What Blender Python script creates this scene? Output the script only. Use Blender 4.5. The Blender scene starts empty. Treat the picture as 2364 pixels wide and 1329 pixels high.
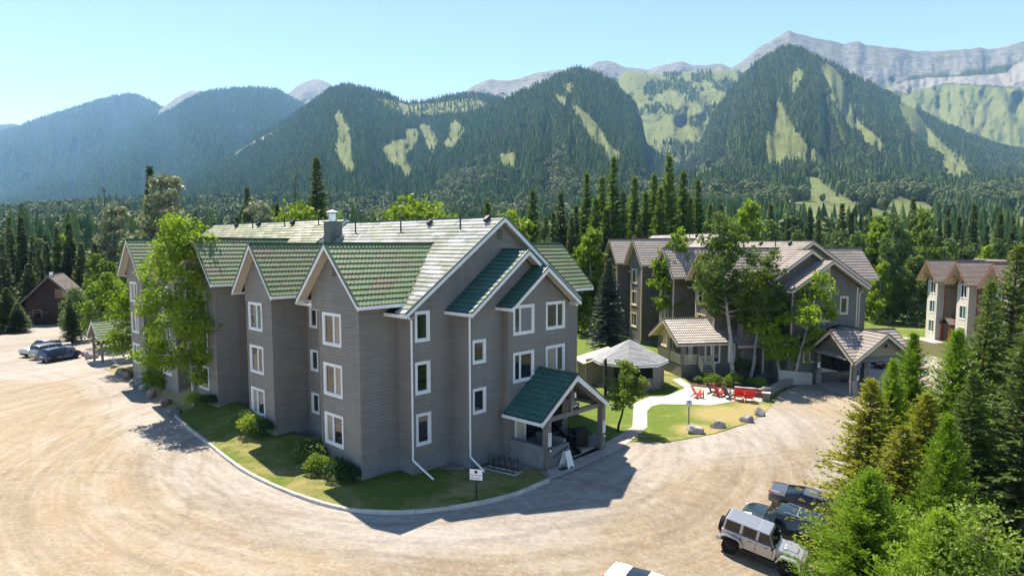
import bpy, math, random
import numpy as np
from mathutils import Vector, Matrix
R = math.radians
# ------------------------------------------------------------------ camera, sky, sun, exposure
SC = bpy.context.scene
COL = SC.collection
CAMZ, FPX, CX, CY, PITCH = 12.2, 1490.0, 1182.0, 694.0, R(5.0)
cam_data = bpy.data.cameras.new('camera')
cam_data.sensor_width = 36.0
cam_data.lens = 36.0 * FPX / 2364.0
cam_data.shift_y = 29.5 / 2364.0
cam_data.clip_start = 0.3
cam_data.clip_end = 30000.0
cam = bpy.data.objects.new('camera', cam_data)
cam.location = (0, 0, CAMZ)
cam.rotation_euler = (R(90) - PITCH, 0, 0)
COL.objects.link(cam)
SC.camera = cam
SUN_H = Vector((-0.295, 0.516, 1.0)).normalized()      # direction towards the sun
SUN_EL = math.asin(SUN_H.z)
SUN_AZ = math.atan2(SUN_H.x, SUN_H.y)
world = bpy.data.worlds.new('World')
SC.world = world
world.use_nodes = True
wn = world.node_tree
bg = wn.nodes['Background']
sky = wn.nodes.new('ShaderNodeTexSky')
sky.sky_type = 'NISHITA'
sky.sun_disc = False
sky.sun_elevation = SUN_EL
sky.sun_rotation = SUN_AZ
sky.altitude = 2800.0
sky.air_density = 1.0
sky.dust_density = 0.05
sky.ozone_density = 3.5
wn.links.new(sky.outputs[0], bg.inputs[0])
bg.inputs[1].default_value = 0.108
sun_data = bpy.data.lights.new('sun', 'SUN')
sun_data.energy = 4.6
sun_data.angle = R(0.53)
sun_data.color = (1.0, 0.955, 0.88)
sun = bpy.data.objects.new('sun', sun_data)
sun.rotation_euler = SUN_H.to_track_quat('Z', 'Y').to_euler()
sun.location = (-30, 50, 90)
COL.objects.link(sun)
SC.view_settings.view_transform = 'Standard'
SC.view_settings.look = 'None'
SC.view_settings.gamma = 1.0
SC.view_settings.use_curve_mapping = False
SC.view_settings.exposure = 1.35
SC.render.engine = 'CYCLES'
SC.cycles.use_denoising = True
SC.cycles.max_bounces = 6
SC.cycles.diffuse_bounces = 3
SC.cycles.glossy_bounces = 2
SC.cycles.transmission_bounces = 3
SC.cycles.transparent_max_bounces = 4
SC.cycles.volume_bounces = 0
SC.cycles.use_adaptive_sampling = True
SC.cycles.adaptive_threshold = 0.015

# ------------------------------------------------------------------ calibration: photograph pixel -> point of the place
CAMP = np.array([0, 0, CAMZ])
FW = np.array([0, math.cos(PITCH), -math.sin(PITCH)])
UPV = np.array([0, math.sin(PITCH), math.cos(PITCH)])
YH = CY - FPX * math.tan(PITCH)
def ray(x, y):
    return np.array([(x - CX) / FPX, 0, 0]) - (y - CY) / FPX * UPV + FW
def G(x, y, z=0.0):
    d = ray(x, y); t = (z - CAMZ) / d[2]
    p = CAMP + t * d
    return Vector((p[0], p[1], p[2]))
def at(x, y, Y):
    d = ray(x, y); p = CAMP + d * (Y / d[1])
    return Vector((p[0], p[1], p[2]))
def topz(y, Y, x=CX):
    return at(x, y, Y).z
def topix(p):
    q = np.asarray(p) - CAMP
    z = q @ FW
    return CX + FPX * q[..., 0] / z, CY - FPX * (q @ UPV) / z
def frame(ox, oy, ang):
    return Matrix.Translation((ox, oy, 0)) @ Matrix.Rotation(ang, 4, 'Z')

# ------------------------------------------------------------------ materials
MATS = {}
def nmat(name):
    m = bpy.data.materials.new(name); m.use_nodes = True
    nt = m.node_tree
    b = nt.nodes['Principled BSDF']
    MATS[name] = m
    return m, nt, b
def N(nt, typ, **kw):
    n = nt.nodes.new(typ)
    for k, v in kw.items():
        if k.startswith('i_'):
            key = k[2:]
            n.inputs[int(key) if key.isdigit() else key].default_value = v
        else:
            setattr(n, k, v)
    return n
def L(nt, a, b): nt.links.new(a, b)
def c4(c): return (c[0], c[1], c[2], 1.0)
def mixc(nt, fac, a, b, mode='MIX'):
    n = nt.nodes.new('ShaderNodeMix'); n.data_type = 'RGBA'; n.blend_type = mode
    for sock, v in ((0, fac), (6, a), (7, b)):
        if hasattr(v, 'is_output') or isinstance(v, bpy.types.NodeSocket): L(nt, v, n.inputs[sock])
        elif isinstance(v, (int, float)): n.inputs[sock].default_value = v
        else: n.inputs[sock].default_value = c4(v)
    return n.outputs[2]
def math_n(nt, op, a, b=None, clamp=False):
    n = nt.nodes.new('ShaderNodeMath'); n.operation = op; n.use_clamp = clamp
    for i, v in enumerate((a, b)):
        if v is None: continue
        if isinstance(v, bpy.types.NodeSocket): L(nt, v, n.inputs[i])
        else: n.inputs[i].default_value = v
    return n.outputs[0]
def noise(nt, scale, detail=4.0, rough=0.55, vec=None, dist=0.0):
    n = N(nt, 'ShaderNodeTexNoise', i_Scale=scale, i_Detail=detail, i_Roughness=rough, i_Distortion=dist)
    if vec is not None: L(nt, vec, n.inputs['Vector'])
    return n.outputs[0]
def ramp(nt, fac, lo, hi):
    n = N(nt, 'ShaderNodeMapRange', i_1=lo, i_2=hi); L(nt, fac, n.inputs[0])
    return n.outputs[0]
def pos(nt): return nt.nodes.new('ShaderNodeNewGeometry').outputs['Position']
def objco(nt): return nt.nodes.new('ShaderNodeTexCoord').outputs['Object']
def bump(nt, b, h, strength=0.3, dist=0.02):
    n = N(nt, 'ShaderNodeBump', i_Strength=strength, i_Distance=dist)
    L(nt, h, n.inputs['Height']); L(nt, n.outputs[0], b.inputs['Normal'])
def simple(name, col, rough=0.6, var=0.12, scale=3.0, spec=0.4, metal=0.0, bmp=0.0, bscale=30.0, coat=0.0):
    m, nt, b = nmat(name)
    p = pos(nt)
    f = noise(nt, scale, 5.0, 0.6, p)
    dark = [c * (1 - var * 1.6) for c in col]; lite = [min(1, c * (1 + var)) for c in col]
    L(nt, mixc(nt, ramp(nt, f, 0.3, 0.7), dark, lite), b.inputs['Base Color'])
    b.inputs['Roughness'].default_value = rough
    b.inputs['Specular IOR Level'].default_value = spec
    b.inputs['Metallic'].default_value = metal
    b.inputs['Coat Weight'].default_value = coat
    if coat: b.inputs['Coat Roughness'].default_value = 0.06
    if bmp: bump(nt, b, noise(nt, bscale, 4.0, 0.6, p), bmp)
    return m
def siding_mat(name, col, dirt=0.25):
    m, nt, b = nmat(name)
    p = pos(nt)
    mp = N(nt, 'ShaderNodeMapping'); mp.inputs['Scale'].default_value = (0.5, 0.5, 5.0)
    L(nt, p, mp.inputs[0])
    f = noise(nt, 1.4, 5.0, 0.6, mp.outputs[0])
    g = noise(nt, 0.35, 3.0, 0.5, p)
    s = noise(nt, 22.0, 3.0, 0.7, p)
    c = mixc(nt, ramp(nt, f, 0.25, 0.75), [v * (1 - dirt) for v in col], [v * 1.12 for v in col])
    c = mixc(nt, math_n(nt, 'MULTIPLY', ramp(nt, g, 0.45, 0.75), 0.35), c, [col[0] * 1.3, col[1] * 1.2, col[2] * 1.05])
    c = mixc(nt, math_n(nt, 'MULTIPLY', s, 0.16), c, [v * 0.6 for v in col])
    mv = N(nt, 'ShaderNodeMapping'); mv.inputs['Scale'].default_value = (2.6, 2.6, 0.16)
    L(nt, p, mv.inputs[0])
    wt = noise(nt, 1.0, 5.0, 0.6, mv.outputs[0])
    c = mixc(nt, math_n(nt, 'MULTIPLY', ramp(nt, wt, 0.52, 0.68), 0.32), c, [v * 0.62 for v in col])
    c = mixc(nt, math_n(nt, 'MULTIPLY', ramp(nt, wt, 0.46, 0.34), 0.22), c, [v * 1.25 for v in col])
    L(nt, c, b.inputs['Base Color'])
    b.inputs['Roughness'].default_value = 0.62
    b.inputs['Specular IOR Level'].default_value = 0.3
    bump(nt, b, s, 0.15, 0.01)
    return m
def roof_mat(name, cols, rough=0.4, spec=0.5, grime=0.3):
    """stone-coated metal tile: every panel weathered to its own tone (object random or the rnd attribute)"""
    m, nt, b = nmat(name)
    p = pos(nt)
    oi = N(nt, 'ShaderNodeObjectInfo'); at_ = N(nt, 'ShaderNodeAttribute', attribute_name='rnd')
    r = math_n(nt, 'FRACT', math_n(nt, 'ADD', oi.outputs['Random'], at_.outputs['Fac']))
    cr = N(nt, 'ShaderNodeValToRGB')
    cr.color_ramp.interpolation = 'LINEAR'
    e = cr.color_ramp.elements
    while len(e) < len(cols): e.new(0.5)
    for i, c in enumerate(cols):
        e[i].position = i / max(1, len(cols) - 1); e[i].color = c4(c)
    L(nt, r, cr.inputs[0])
    f = noise(nt, 5.0, 5.0, 0.65, p)
    g = noise(nt, 0.8, 4.0, 0.6, p)
    dk = mixc(nt, math_n(nt, 'MULTIPLY', ramp(nt, f, 0.42, 0.8), grime), cr.outputs[0], [c * 0.35 for c in cols[0]])
    c2 = mixc(nt, math_n(nt, 'MULTIPLY', ramp(nt, g, 0.45, 0.75), 0.45), dk, cols[-1])
    L(nt, c2, b.inputs['Base Color'])
    rr = math_n(nt, 'ADD', math_n(nt, 'MULTIPLY', r, 0.16), rough - 0.08)
    L(nt, rr, b.inputs['Roughness'])
    b.inputs['Specular IOR Level'].default_value = spec
    bump(nt, b, noise(nt, 60.0, 2.0, 0.6, p), 0.2, 0.006)
    return m
def leaf_mat(name, cols, trans=0.4, var=0.5):
    m, nt, b = nmat(name)
    p = pos(nt)
    oi = N(nt, 'ShaderNodeObjectInfo')
    f = noise(nt, 0.55, 2.0, 0.5, p)
    f2 = noise(nt, 9.0, 1.0, 0.5, p)
    s = math_n(nt, 'ADD', math_n(nt, 'MULTIPLY', f, 0.7), math_n(nt, 'MULTIPLY', f2, 0.5))
    s = math_n(nt, 'ADD', s, math_n(nt, 'MULTIPLY', math_n(nt, 'SUBTRACT', oi.outputs['Random'], 0.5), var))
    c = mixc(nt, ramp(nt, s, 0.3, 0.9), cols[0], cols[1])
    L(nt, c, b.inputs['Base Color'])
    b.inputs['Roughness'].default_value = 0.55
    b.inputs['Specular IOR Level'].default_value = 0.25
    tr = N(nt, 'ShaderNodeBsdfTranslucent')
    L(nt, mixc(nt, 1.0, c, (1.0, 1.0, 0.55), 'MULTIPLY'), tr.inputs[0])
    ms = N(nt, 'ShaderNodeMixShader', i_0=trans)
    L(nt, b.outputs[0], ms.inputs[1]); L(nt, tr.outputs[0], ms.inputs[2])
    out = nt.nodes['Material Output']
    L(nt, ms.outputs[0], out.inputs[0])
    return m
def glass_mat(name, col, rough=0.03, ior=1.9):
    m, nt, b = nmat(name)
    p = pos(nt)
    f = noise(nt, 0.9, 3.0, 0.5, p)
    L(nt, mixc(nt, ramp(nt, f, 0.35, 0.65), [c * 0.6 for c in col], [c * 1.25 for c in col]), b.inputs['Base Color'])
    b.inputs['Roughness'].default_value = rough
    b.inputs['IOR'].default_value = ior
    bump(nt, b, noise(nt, 0.7, 1.0, 0.5, p), 0.05, 0.05)
    return m
def paint(name, col, metal=0.35, rough=0.32):
    m, nt, b = nmat(name)
    p = objco(nt)
    f = noise(nt, 300.0, 1.0, 0.5, p)
    d = noise(nt, 3.0, 4.0, 0.6, p)
    c = mixc(nt, math_n(nt, 'MULTIPLY', f, 0.25), col, [min(1, v * 1.3 + 0.01) for v in col])
    c = mixc(nt, math_n(nt, 'MULTIPLY', ramp(nt, d, 0.5, 0.8), 0.12), c, (0.4, 0.34, 0.27))
    L(nt, c, b.inputs['Base Color'])
    b.inputs['Metallic'].default_value = metal
    b.inputs['Roughness'].default_value = rough
    b.inputs['Coat Weight'].default_value = 0.7
    b.inputs['Coat Roughness'].default_value = 0.05
    return m

siding_mat('siding_grey', (0.222, 0.203, 0.178))
siding_mat('siding_lodge', (0.15, 0.138, 0.113))
siding_mat('siding_tan', (0.36, 0.285, 0.215))
siding_mat('siding_white', (0.58, 0.54, 0.47), 0.1)
siding_mat('siding_shed', (0.27, 0.225, 0.15))
siding_mat('log_brown', (0.055, 0.030, 0.020), 0.4)
simple('foundation', (0.215, 0.215, 0.21), 0.85, 0.15, 1.2, 0.2, bmp=0.2)
simple('white_trim', (0.74, 0.74, 0.73), 0.45, 0.05, 2.0)
simple('cream_trim', (0.62, 0.53, 0.36), 0.55, 0.06, 2.0)
simple('tan_trim', (0.56, 0.49, 0.37), 0.55, 0.06, 2.0)
simple('soffit', (0.50, 0.44, 0.36), 0.7, 0.06, 2.0)
simple('soffit_yellow', (0.55, 0.42, 0.22), 0.7, 0.06, 2.0)
simple('red_trim', (0.32, 0.05, 0.035), 0.6, 0.1, 2.0)
simple('timber_grey', (0.20, 0.175, 0.15), 0.7, 0.15, 4.0, bmp=0.15)
simple('timber_brown', (0.35, 0.17, 0.09), 0.7, 0.15, 4.0, bmp=0.15)
simple('ridge_green', (0.035, 0.085, 0.06), 0.4, 0.2, 2.0)
simple('ridge_brown', (0.14, 0.10, 0.085), 0.5, 0.2, 2.0)
simple('chimney_grey', (0.10, 0.12, 0.11), 0.6, 0.2, 3.0)
simple('galvanised', (0.62, 0.64, 0.66), 0.35, 0.1, 3.0, metal=0.8)
simple('black_metal', (0.012, 0.012, 0.013), 0.45, 0.2, 3.0)
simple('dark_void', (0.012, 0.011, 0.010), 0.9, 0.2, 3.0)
simple('stone_wall', (0.25, 0.22, 0.19), 0.85, 0.35, 5.0, bmp=0.5, bscale=12.0)
simple('rock_grey', (0.34, 0.31, 0.285), 0.85, 0.45, 2.2, bmp=0.7, bscale=7.0)
simple('rock_red', (0.26, 0.17, 0.145), 0.85, 0.45, 2.2, bmp=0.7, bscale=7.0)
simple('rock_slate', (0.15, 0.16, 0.17), 0.8, 0.4, 2.2, bmp=0.7, bscale=7.0)
simple('concrete', (0.42, 0.39, 0.345), 0.8, 0.12, 0.8, 0.25, bmp=0.1)
simple('patio_pale', (0.50, 0.465, 0.40), 0.8, 0.10, 0.7, 0.25, bmp=0.1)
simple('paver_pink', (0.40, 0.335, 0.28), 0.85, 0.15, 2.0, 0.25, bmp=0.3, bscale=20)
simple('kerb_concrete', (0.50, 0.465, 0.41), 0.85, 0.2, 1.5, 0.2, bmp=0.2)
simple('red_plastic', (0.62, 0.022, 0.018), 0.4, 0.08, 4.0)
simple('grey_plastic', (0.055, 0.05, 0.055), 0.5, 0.1, 4.0)
simple('sign_white', (0.82, 0.82, 0.80), 0.45, 0.03, 3.0)
simple('sign_red', (0.55, 0.03, 0.025), 0.5, 0.05, 3.0)
simple('sign_green', (0.015, 0.16, 0.09), 0.5, 0.05, 3.0)
simple('sign_black', (0.015, 0.015, 0.015), 0.5, 0.05, 3.0)
simple('tyre', (0.018, 0.017, 0.017), 0.85, 0.2, 8.0, 0.2)
simple('rim_dark', (0.03, 0.03, 0.032), 0.35, 0.1, 8.0, metal=0.7)
simple('rim_silver', (0.55, 0.55, 0.56), 0.3, 0.1, 8.0, metal=0.8)
simple('plastic_black', (0.02, 0.02, 0.02), 0.6, 0.1, 8.0)
simple('lamp_clear', (0.75, 0.76, 0.78), 0.15, 0.05, 8.0, 0.8)
simple('lamp_red', (0.40, 0.01, 0.01), 0.2, 0.05, 8.0, 0.8)
simple('bark_brown', (0.085, 0.062, 0.045), 0.9, 0.35, 6.0, 0.1, bmp=0.5)
simple('bark_dark', (0.035, 0.028, 0.024), 0.9, 0.3, 6.0, 0.1, bmp=0.5)
simple('bark_aspen', (0.46, 0.43, 0.37), 0.85, 0.45, 7.0, 0.15, bmp=0.3)
simple('bark_silver', (0.42, 0.40, 0.37), 0.9, 0.3, 6.0, 0.1)
simple('mulch', (0.10, 0.07, 0.045), 0.95, 0.4, 6.0, 0.1, bmp=0.5)
simple('curtain', (0.26, 0.225, 0.185), 0.35, 0.1, 2.0, 0.6)
simple('blind', (0.16, 0.165, 0.165), 0.3, 0.15, 9.0, 0.6)
simple('teal_pane', (0.02, 0.14, 0.12), 0.25, 0.1, 2.0, 0.7)  # teal-coloured window pane
glass_mat('glass_dark', (0.018, 0.020, 0.022))
glass_mat('glass_car', (0.012, 0.015, 0.018), 0.02, 1.6)
roof_mat('roof_green', [(0.21, 0.165, 0.11), (0.13, 0.19, 0.08), (0.135, 0.205, 0.085), (0.15, 0.22, 0.10), (0.16, 0.20, 0.095), (0.19, 0.185, 0.11)], 0.55, 0.35, 0.35)
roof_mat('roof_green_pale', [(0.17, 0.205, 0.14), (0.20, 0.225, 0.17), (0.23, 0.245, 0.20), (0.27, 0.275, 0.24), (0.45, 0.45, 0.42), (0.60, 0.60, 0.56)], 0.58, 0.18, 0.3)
roof_mat('roof_green_deep', [(0.035, 0.115, 0.085), (0.03, 0.10, 0.075), (0.045, 0.12, 0.085), (0.04, 0.11, 0.08)], 0.42, 0.5, 0.3)
roof_mat('roof_pink', [(0.235, 0.20, 0.17), (0.275, 0.235, 0.20), (0.31, 0.27, 0.235), (0.255, 0.215, 0.185)], 0.55, 0.35, 0.3)
roof_mat('roof_brown_shingle', [(0.19, 0.15, 0.125), (0.26, 0.21, 0.18), (0.22, 0.175, 0.15)], 0.8, 0.2, 0.5)
roof_mat('roof_grey_shingle', [(0.27, 0.275, 0.28), (0.36, 0.365, 0.37), (0.31, 0.315, 0.32)], 0.7, 0.25, 0.45)
leaf_mat('leaf_aspen', [(0.12, 0.20, 0.018), (0.28, 0.40, 0.035)], 0.5)
leaf_mat('leaf_aspen_grey', [(0.095, 0.15, 0.03), (0.21, 0.29, 0.055)], 0.45)
leaf_mat('leaf_silver', [(0.10, 0.13, 0.06), (0.29, 0.32, 0.22)], 0.3)
leaf_mat('leaf_yellowgreen', [(0.14, 0.22, 0.02), (0.27, 0.37, 0.045)], 0.45)
leaf_mat('leaf_willow', [(0.10, 0.16, 0.05), (0.18, 0.26, 0.09)], 0.4)
leaf_mat('needle_spruce', [(0.042, 0.072, 0.022), (0.12, 0.17, 0.05)], 0.36)
leaf_mat('needle_mid', [(0.065, 0.105, 0.025), (0.17, 0.23, 0.06)], 0.42)
leaf_mat('needle_blue', [(0.035, 0.055, 0.045), (0.10, 0.13, 0.105)], 0.18)
leaf_mat('needle_olive', [(0.13, 0.155, 0.018), (0.34, 0.35, 0.045)], 0.45)
leaf_mat('needle_larch', [(0.14, 0.25, 0.018), (0.32, 0.48, 0.05)], 0.5)
leaf_mat('needle_larch_dark', [(0.08, 0.135, 0.02), (0.19, 0.27, 0.05)], 0.45)
leaf_mat('leaf_bush', [(0.13, 0.21, 0.03), (0.32, 0.40, 0.06)], 0.45)
leaf_mat('leaf_bush_dark', [(0.03, 0.075, 0.02), (0.065, 0.13, 0.03)], 0.3)
leaf_mat('needle_far', [(0.085, 0.145, 0.045), (0.235, 0.31, 0.105)], 0.5, 0.9)
leaf_mat('leaf_far', [(0.10, 0.14, 0.04), (0.23, 0.28, 0.09)], 0.3, 0.9)

def gravel_mat():
    m, nt, b = nmat('gravel')
    p = pos(nt)
    big = noise(nt, 0.05, 4.0, 0.55, p, 0.3)
    mid = noise(nt, 0.33, 6.0, 0.7, p, 0.4)
    fine = noise(nt, 5.0, 8.0, 0.8, p)
    grit = noise(nt, 26.0, 4.0, 0.85, p)
    tan_ = (0.275, 0.208, 0.128); grey = (0.315, 0.282, 0.250); pale = (0.42, 0.38, 0.325); dk = (0.135, 0.112, 0.084); dk2 = (0.185, 0.146, 0.098)
    # sandy, tyre-worn middle of the lot; loose grey gravel along its edges
    at_ = N(nt, 'ShaderNodeAttribute', attribute_name='edge')
    ef = math_n(nt, 'ADD', at_.outputs['Fac'], math_n(nt, 'MULTIPLY', math_n(nt, 'SUBTRACT', math_n(nt, 'ADD', math_n(nt, 'MULTIPLY', big, 0.6), math_n(nt, 'MULTIPLY', mid, 0.4)), 0.5), 1.0))
    c = mixc(nt, ramp(nt, ef, 0.38, 0.62), tan_, grey)
    c = mixc(nt, math_n(nt, 'MULTIPLY', ramp(nt, mid, 0.48, 0.78), 0.45), c, pale)
    # swept tyre tracks
    for (cx, cy, k, w, n0) in ((-16.0, 40.0, 5.2, 0.50, 0.50), (-46.0, 4.0, 4.2, 0.42, 0.47), (4.0, 62.0, 4.4, 0.42, 0.46)):
        d = N(nt, 'ShaderNodeVectorMath', operation='DISTANCE'); L(nt, p, d.inputs[0]); d.inputs[1].default_value = (cx, cy, 0)
        dd = math_n(nt, 'ADD', math_n(nt, 'MULTIPLY', d.outputs['Value'], k), math_n(nt, 'MULTIPLY', mid, 5.0))
        s = math_n(nt, 'SINE', dd)
        cr = N(nt, 'ShaderNodeCombineXYZ'); L(nt, math_n(nt, 'MULTIPLY', d.outputs['Value'], 0.9), cr.inputs[0]); cr.inputs[1].default_value = cx
        n2 = noise(nt, 1.0, 3.0, 0.6, cr.outputs[0])
        n3 = noise(nt, 0.09, 3.0, 0.6, p, 0.5)
        c = mixc(nt, math_n(nt, 'MULTIPLY', ramp(nt, noise(nt, 2.2, 6.0, 0.7, cr.outputs[0]), 0.50, 0.64), math_n(nt, 'MULTIPLY', ramp(nt, n3, 0.40, 0.58), 0.34)), c, dk)
        c = mixc(nt, math_n(nt, 'MULTIPLY', ramp(nt, noise(nt, 1.3, 6.0, 0.7, cr.outputs[0]), 0.47, 0.36), math_n(nt, 'MULTIPLY', ramp(nt, n3, 0.40, 0.58), 0.30)), c, pale)
        f = math_n(nt, 'MULTIPLY', ramp(nt, s, 0.1, 1.0), math_n(nt, 'MULTIPLY', ramp(nt, n2, 0.5, 0.68), math_n(nt, 'MULTIPLY', ramp(nt, n3, n0 - 0.05, n0 + 0.15), w)))
        c = mixc(nt, f, c, dk)
    for (rot, th, w) in ((34, 0.52, 0.34), (-52, 0.54, 0.28)):
        mp = N(nt, 'ShaderNodeMapping'); mp.inputs['Rotation'].default_value = (0, 0, R(rot)); mp.inputs['Scale'].default_value = (0.22, 1.5, 1)
        L(nt, p, mp.inputs[0])
        st = noise(nt, 1.0, 8.0, 0.75, mp.outputs[0], 0.5)
        c = mixc(nt, math_n(nt, 'MULTIPLY', ramp(nt, st, th, th + 0.2), w), c, dk)
    # traffic sweeping round the corner of the block: streaks drawn out along the turn
    sb = N(nt, 'ShaderNodeVectorMath', operation='SUBTRACT'); L(nt, p, sb.inputs[0]); sb.inputs[1].default_value = (-3.0, 43.0, 0)
    sx = N(nt, 'ShaderNodeSeparateXYZ'); L(nt, sb.outputs[0], sx.inputs[0])
    an = math_n(nt, 'ARCTAN2', sx.outputs[1], sx.outputs[0])
    dl = N(nt, 'ShaderNodeVectorMath', operation='LENGTH'); L(nt, sb.outputs[0], dl.inputs[0])
    for (fr, fa, th, w1, w2) in ((1.5, 1.6, 0.51, 0.42, 0.32), (3.6, 2.6, 0.52, 0.32, 0.22), (0.45, 1.1, 0.50, 0.42, 0.30)):
        cv = N(nt, 'ShaderNodeCombineXYZ'); L(nt, math_n(nt, 'ADD', math_n(nt, 'MULTIPLY', dl.outputs['Value'], fr), math_n(nt, 'MULTIPLY', big, 2.0)), cv.inputs[0]); L(nt, math_n(nt, 'MULTIPLY', an, fa * 1.6), cv.inputs[1])
        q = noise(nt, 1.0, 5.0, 0.6, cv.outputs[0])
        c = mixc(nt, math_n(nt, 'MULTIPLY', ramp(nt, q, th, th + 0.14), w1), c, dk2)
        c = mixc(nt, math_n(nt, 'MULTIPLY', ramp(nt, q, th - 0.05, th - 0.17), w2), c, pale)
    mot = noise(nt, 1.1, 10.0, 0.78, p, 0.2)
    c = mixc(nt, math_n(nt, 'MULTIPLY', ramp(nt, mot, 0.50, 0.66), 0.22), c, pale)
    c = mixc(nt, math_n(nt, 'MULTIPLY', ramp(nt, mot, 0.47, 0.34), 0.20), c, dk)
    # single tyre tracks, in pairs
    brk = noise(nt, 0.35, 4.0, 0.7, p)
    for (cx, cy, rad) in ((-5.0, 41.0, 13.6), (-5.0, 41.0, 15.2), (-4.0, 43.0, 18.3), (-4.0, 43.0, 19.9), (-44.0, 12.0, 24.0), (-44.0, 12.0, 25.6), (-60.0, 30.0, 33.0), (-60.0, 30.0, 34.6), (-22.0, 26.0, 7.5), (-22.0, 26.0, 9.0), (14.0, 66.0, 33.5), (14.0, 66.0, 35.1), (30.0, 70.0, 44.0), (30.0, 70.0, 45.6)):
        d = N(nt, 'ShaderNodeVectorMath', operation='DISTANCE'); L(nt, p, d.inputs[0]); d.inputs[1].default_value = (cx, cy, 0)
        e = math_n(nt, 'ABSOLUTE', math_n(nt, 'ADD', math_n(nt, 'SUBTRACT', d.outputs['Value'], rad), math_n(nt, 'MULTIPLY', math_n(nt, 'SUBTRACT', big, 0.5), 3.0)))
        c = mixc(nt, math_n(nt, 'MULTIPLY', ramp(nt, e, 0.26, 0.08), math_n(nt, 'MULTIPLY', ramp(nt, brk, 0.38, 0.6), 0.36)), c, dk)
    c = mixc(nt, math_n(nt, 'MULTIPLY', ramp(nt, fine, 0.50, 0.62), 0.28), c, dk)
    c = mixc(nt, math_n(nt, 'MULTIPLY', ramp(nt, fine, 0.48, 0.38), 0.35), c, pale)
    peb = noise(nt, 2.4, 9.0, 0.85, p)
    c = mixc(nt, math_n(nt, 'MULTIPLY', ramp(nt, peb, 0.52, 0.60), 0.17), c, dk)
    c = mixc(nt, math_n(nt, 'MULTIPLY', ramp(nt, peb, 0.47, 0.40), 0.17), c, pale)
    c = mixc(nt, math_n(nt, 'MULTIPLY', ramp(nt, grit, 0.55, 0.78), 0.5), c, pale)
    c = mixc(nt, math_n(nt, 'MULTIPLY', ramp(nt, grit, 0.45, 0.25), 0.5), c, dk)
    # bare needle-strewn earth beyond the gravel
    ab = N(nt, 'ShaderNodeAttribute', attribute_name='bed')
    bf = math_n(nt, 'ADD', ab.outputs['Fac'], math_n(nt, 'MULTIPLY', math_n(nt, 'SUBTRACT', mid, 0.5), 3.0))
    earth = mixc(nt, ramp(nt, fine, 0.35, 0.65), (0.055, 0.062, 0.022), (0.12, 0.105, 0.05))
    c = mixc(nt, ramp(nt, bf, -0.3, 0.3), c, earth)
    L(nt, c, b.inputs['Base Color'])
    b.inputs['Roughness'].default_value = 0.95
    b.inputs['Specular IOR Level'].default_value = 0.15
    h = math_n(nt, 'ADD', math_n(nt, 'MULTIPLY', grit, 0.5), fine)
    bump(nt, b, h, 0.6, 0.035)
gravel_mat()
def grass_mat(name, green, green2, dry, dryamt, spots=()):
    m, nt, b = nmat(name)
    p = pos(nt)
    big = noise(nt, 0.22, 5.0, 0.65, p, 0.6)
    mid = noise(nt, 1.8, 5.0, 0.7, p)
    fine = noise(nt, 16.0, 5.0, 0.85, p)
    c = mixc(nt, ramp(nt, mid, 0.3, 0.7), green, green2)
    f = ramp(nt, math_n(nt, 'ADD', big, math_n(nt, 'MULTIPLY', mid, 0.25)), 0.78 - dryamt, 0.95 - dryamt)
    for (x, y, r) in spots:
        d = N(nt, 'ShaderNodeVectorMath', operation='DISTANCE'); L(nt, p, d.inputs[0]); d.inputs[1].default_value = (x, y, 0)
        q = math_n(nt, 'ADD', math_n(nt, 'DIVIDE', d.outputs['Value'], r), math_n(nt, 'MULTIPLY', math_n(nt, 'SUBTRACT', mid, 0.5), 1.2))
        f = math_n(nt, 'MAXIMUM', f, ramp(nt, q, 1.15, 0.6))
    c = mixc(nt, f, c, dry)
    c = mixc(nt, math_n(nt, 'MULTIPLY', ramp(nt, fine, 0.47, 0.60), 0.5), c, [v * 0.42 for v in green])
    c = mixc(nt, math_n(nt, 'MULTIPLY', ramp(nt, fine, 0.47, 0.38), 0.35), c, [v * 1.5 for v in green2])
    L(nt, c, b.inputs['Base Color'])
    b.inputs['Roughness'].default_value = 0.9
    b.inputs['Specular IOR Level'].default_value = 0.15
    bump(nt, b, math_n(nt, 'ADD', fine, mid), 0.8, 0.05)
    return m
grass_mat('grass_lawn', (0.085, 0.125, 0.016), (0.125, 0.165, 0.026), (0.29, 0.225, 0.10), 0.20)
grass_mat('grass_lush', (0.085, 0.13, 0.016), (0.135, 0.185, 0.028), (0.33, 0.26, 0.11), 0.12, [(15.5, 45.5, 3.0), (18.3, 47.0, 2.2), (12.3, 41.5, 1.8), (15.2, 61.5, 1.6)])
grass_mat('grass_dry', (0.12, 0.14, 0.026), (0.17, 0.18, 0.04), (0.36, 0.28, 0.14), 0.32)
grass_mat('forest_floor', (0.06, 0.075, 0.025), (0.10, 0.11, 0.04), (0.22, 0.18, 0.10), 0.12)
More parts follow.
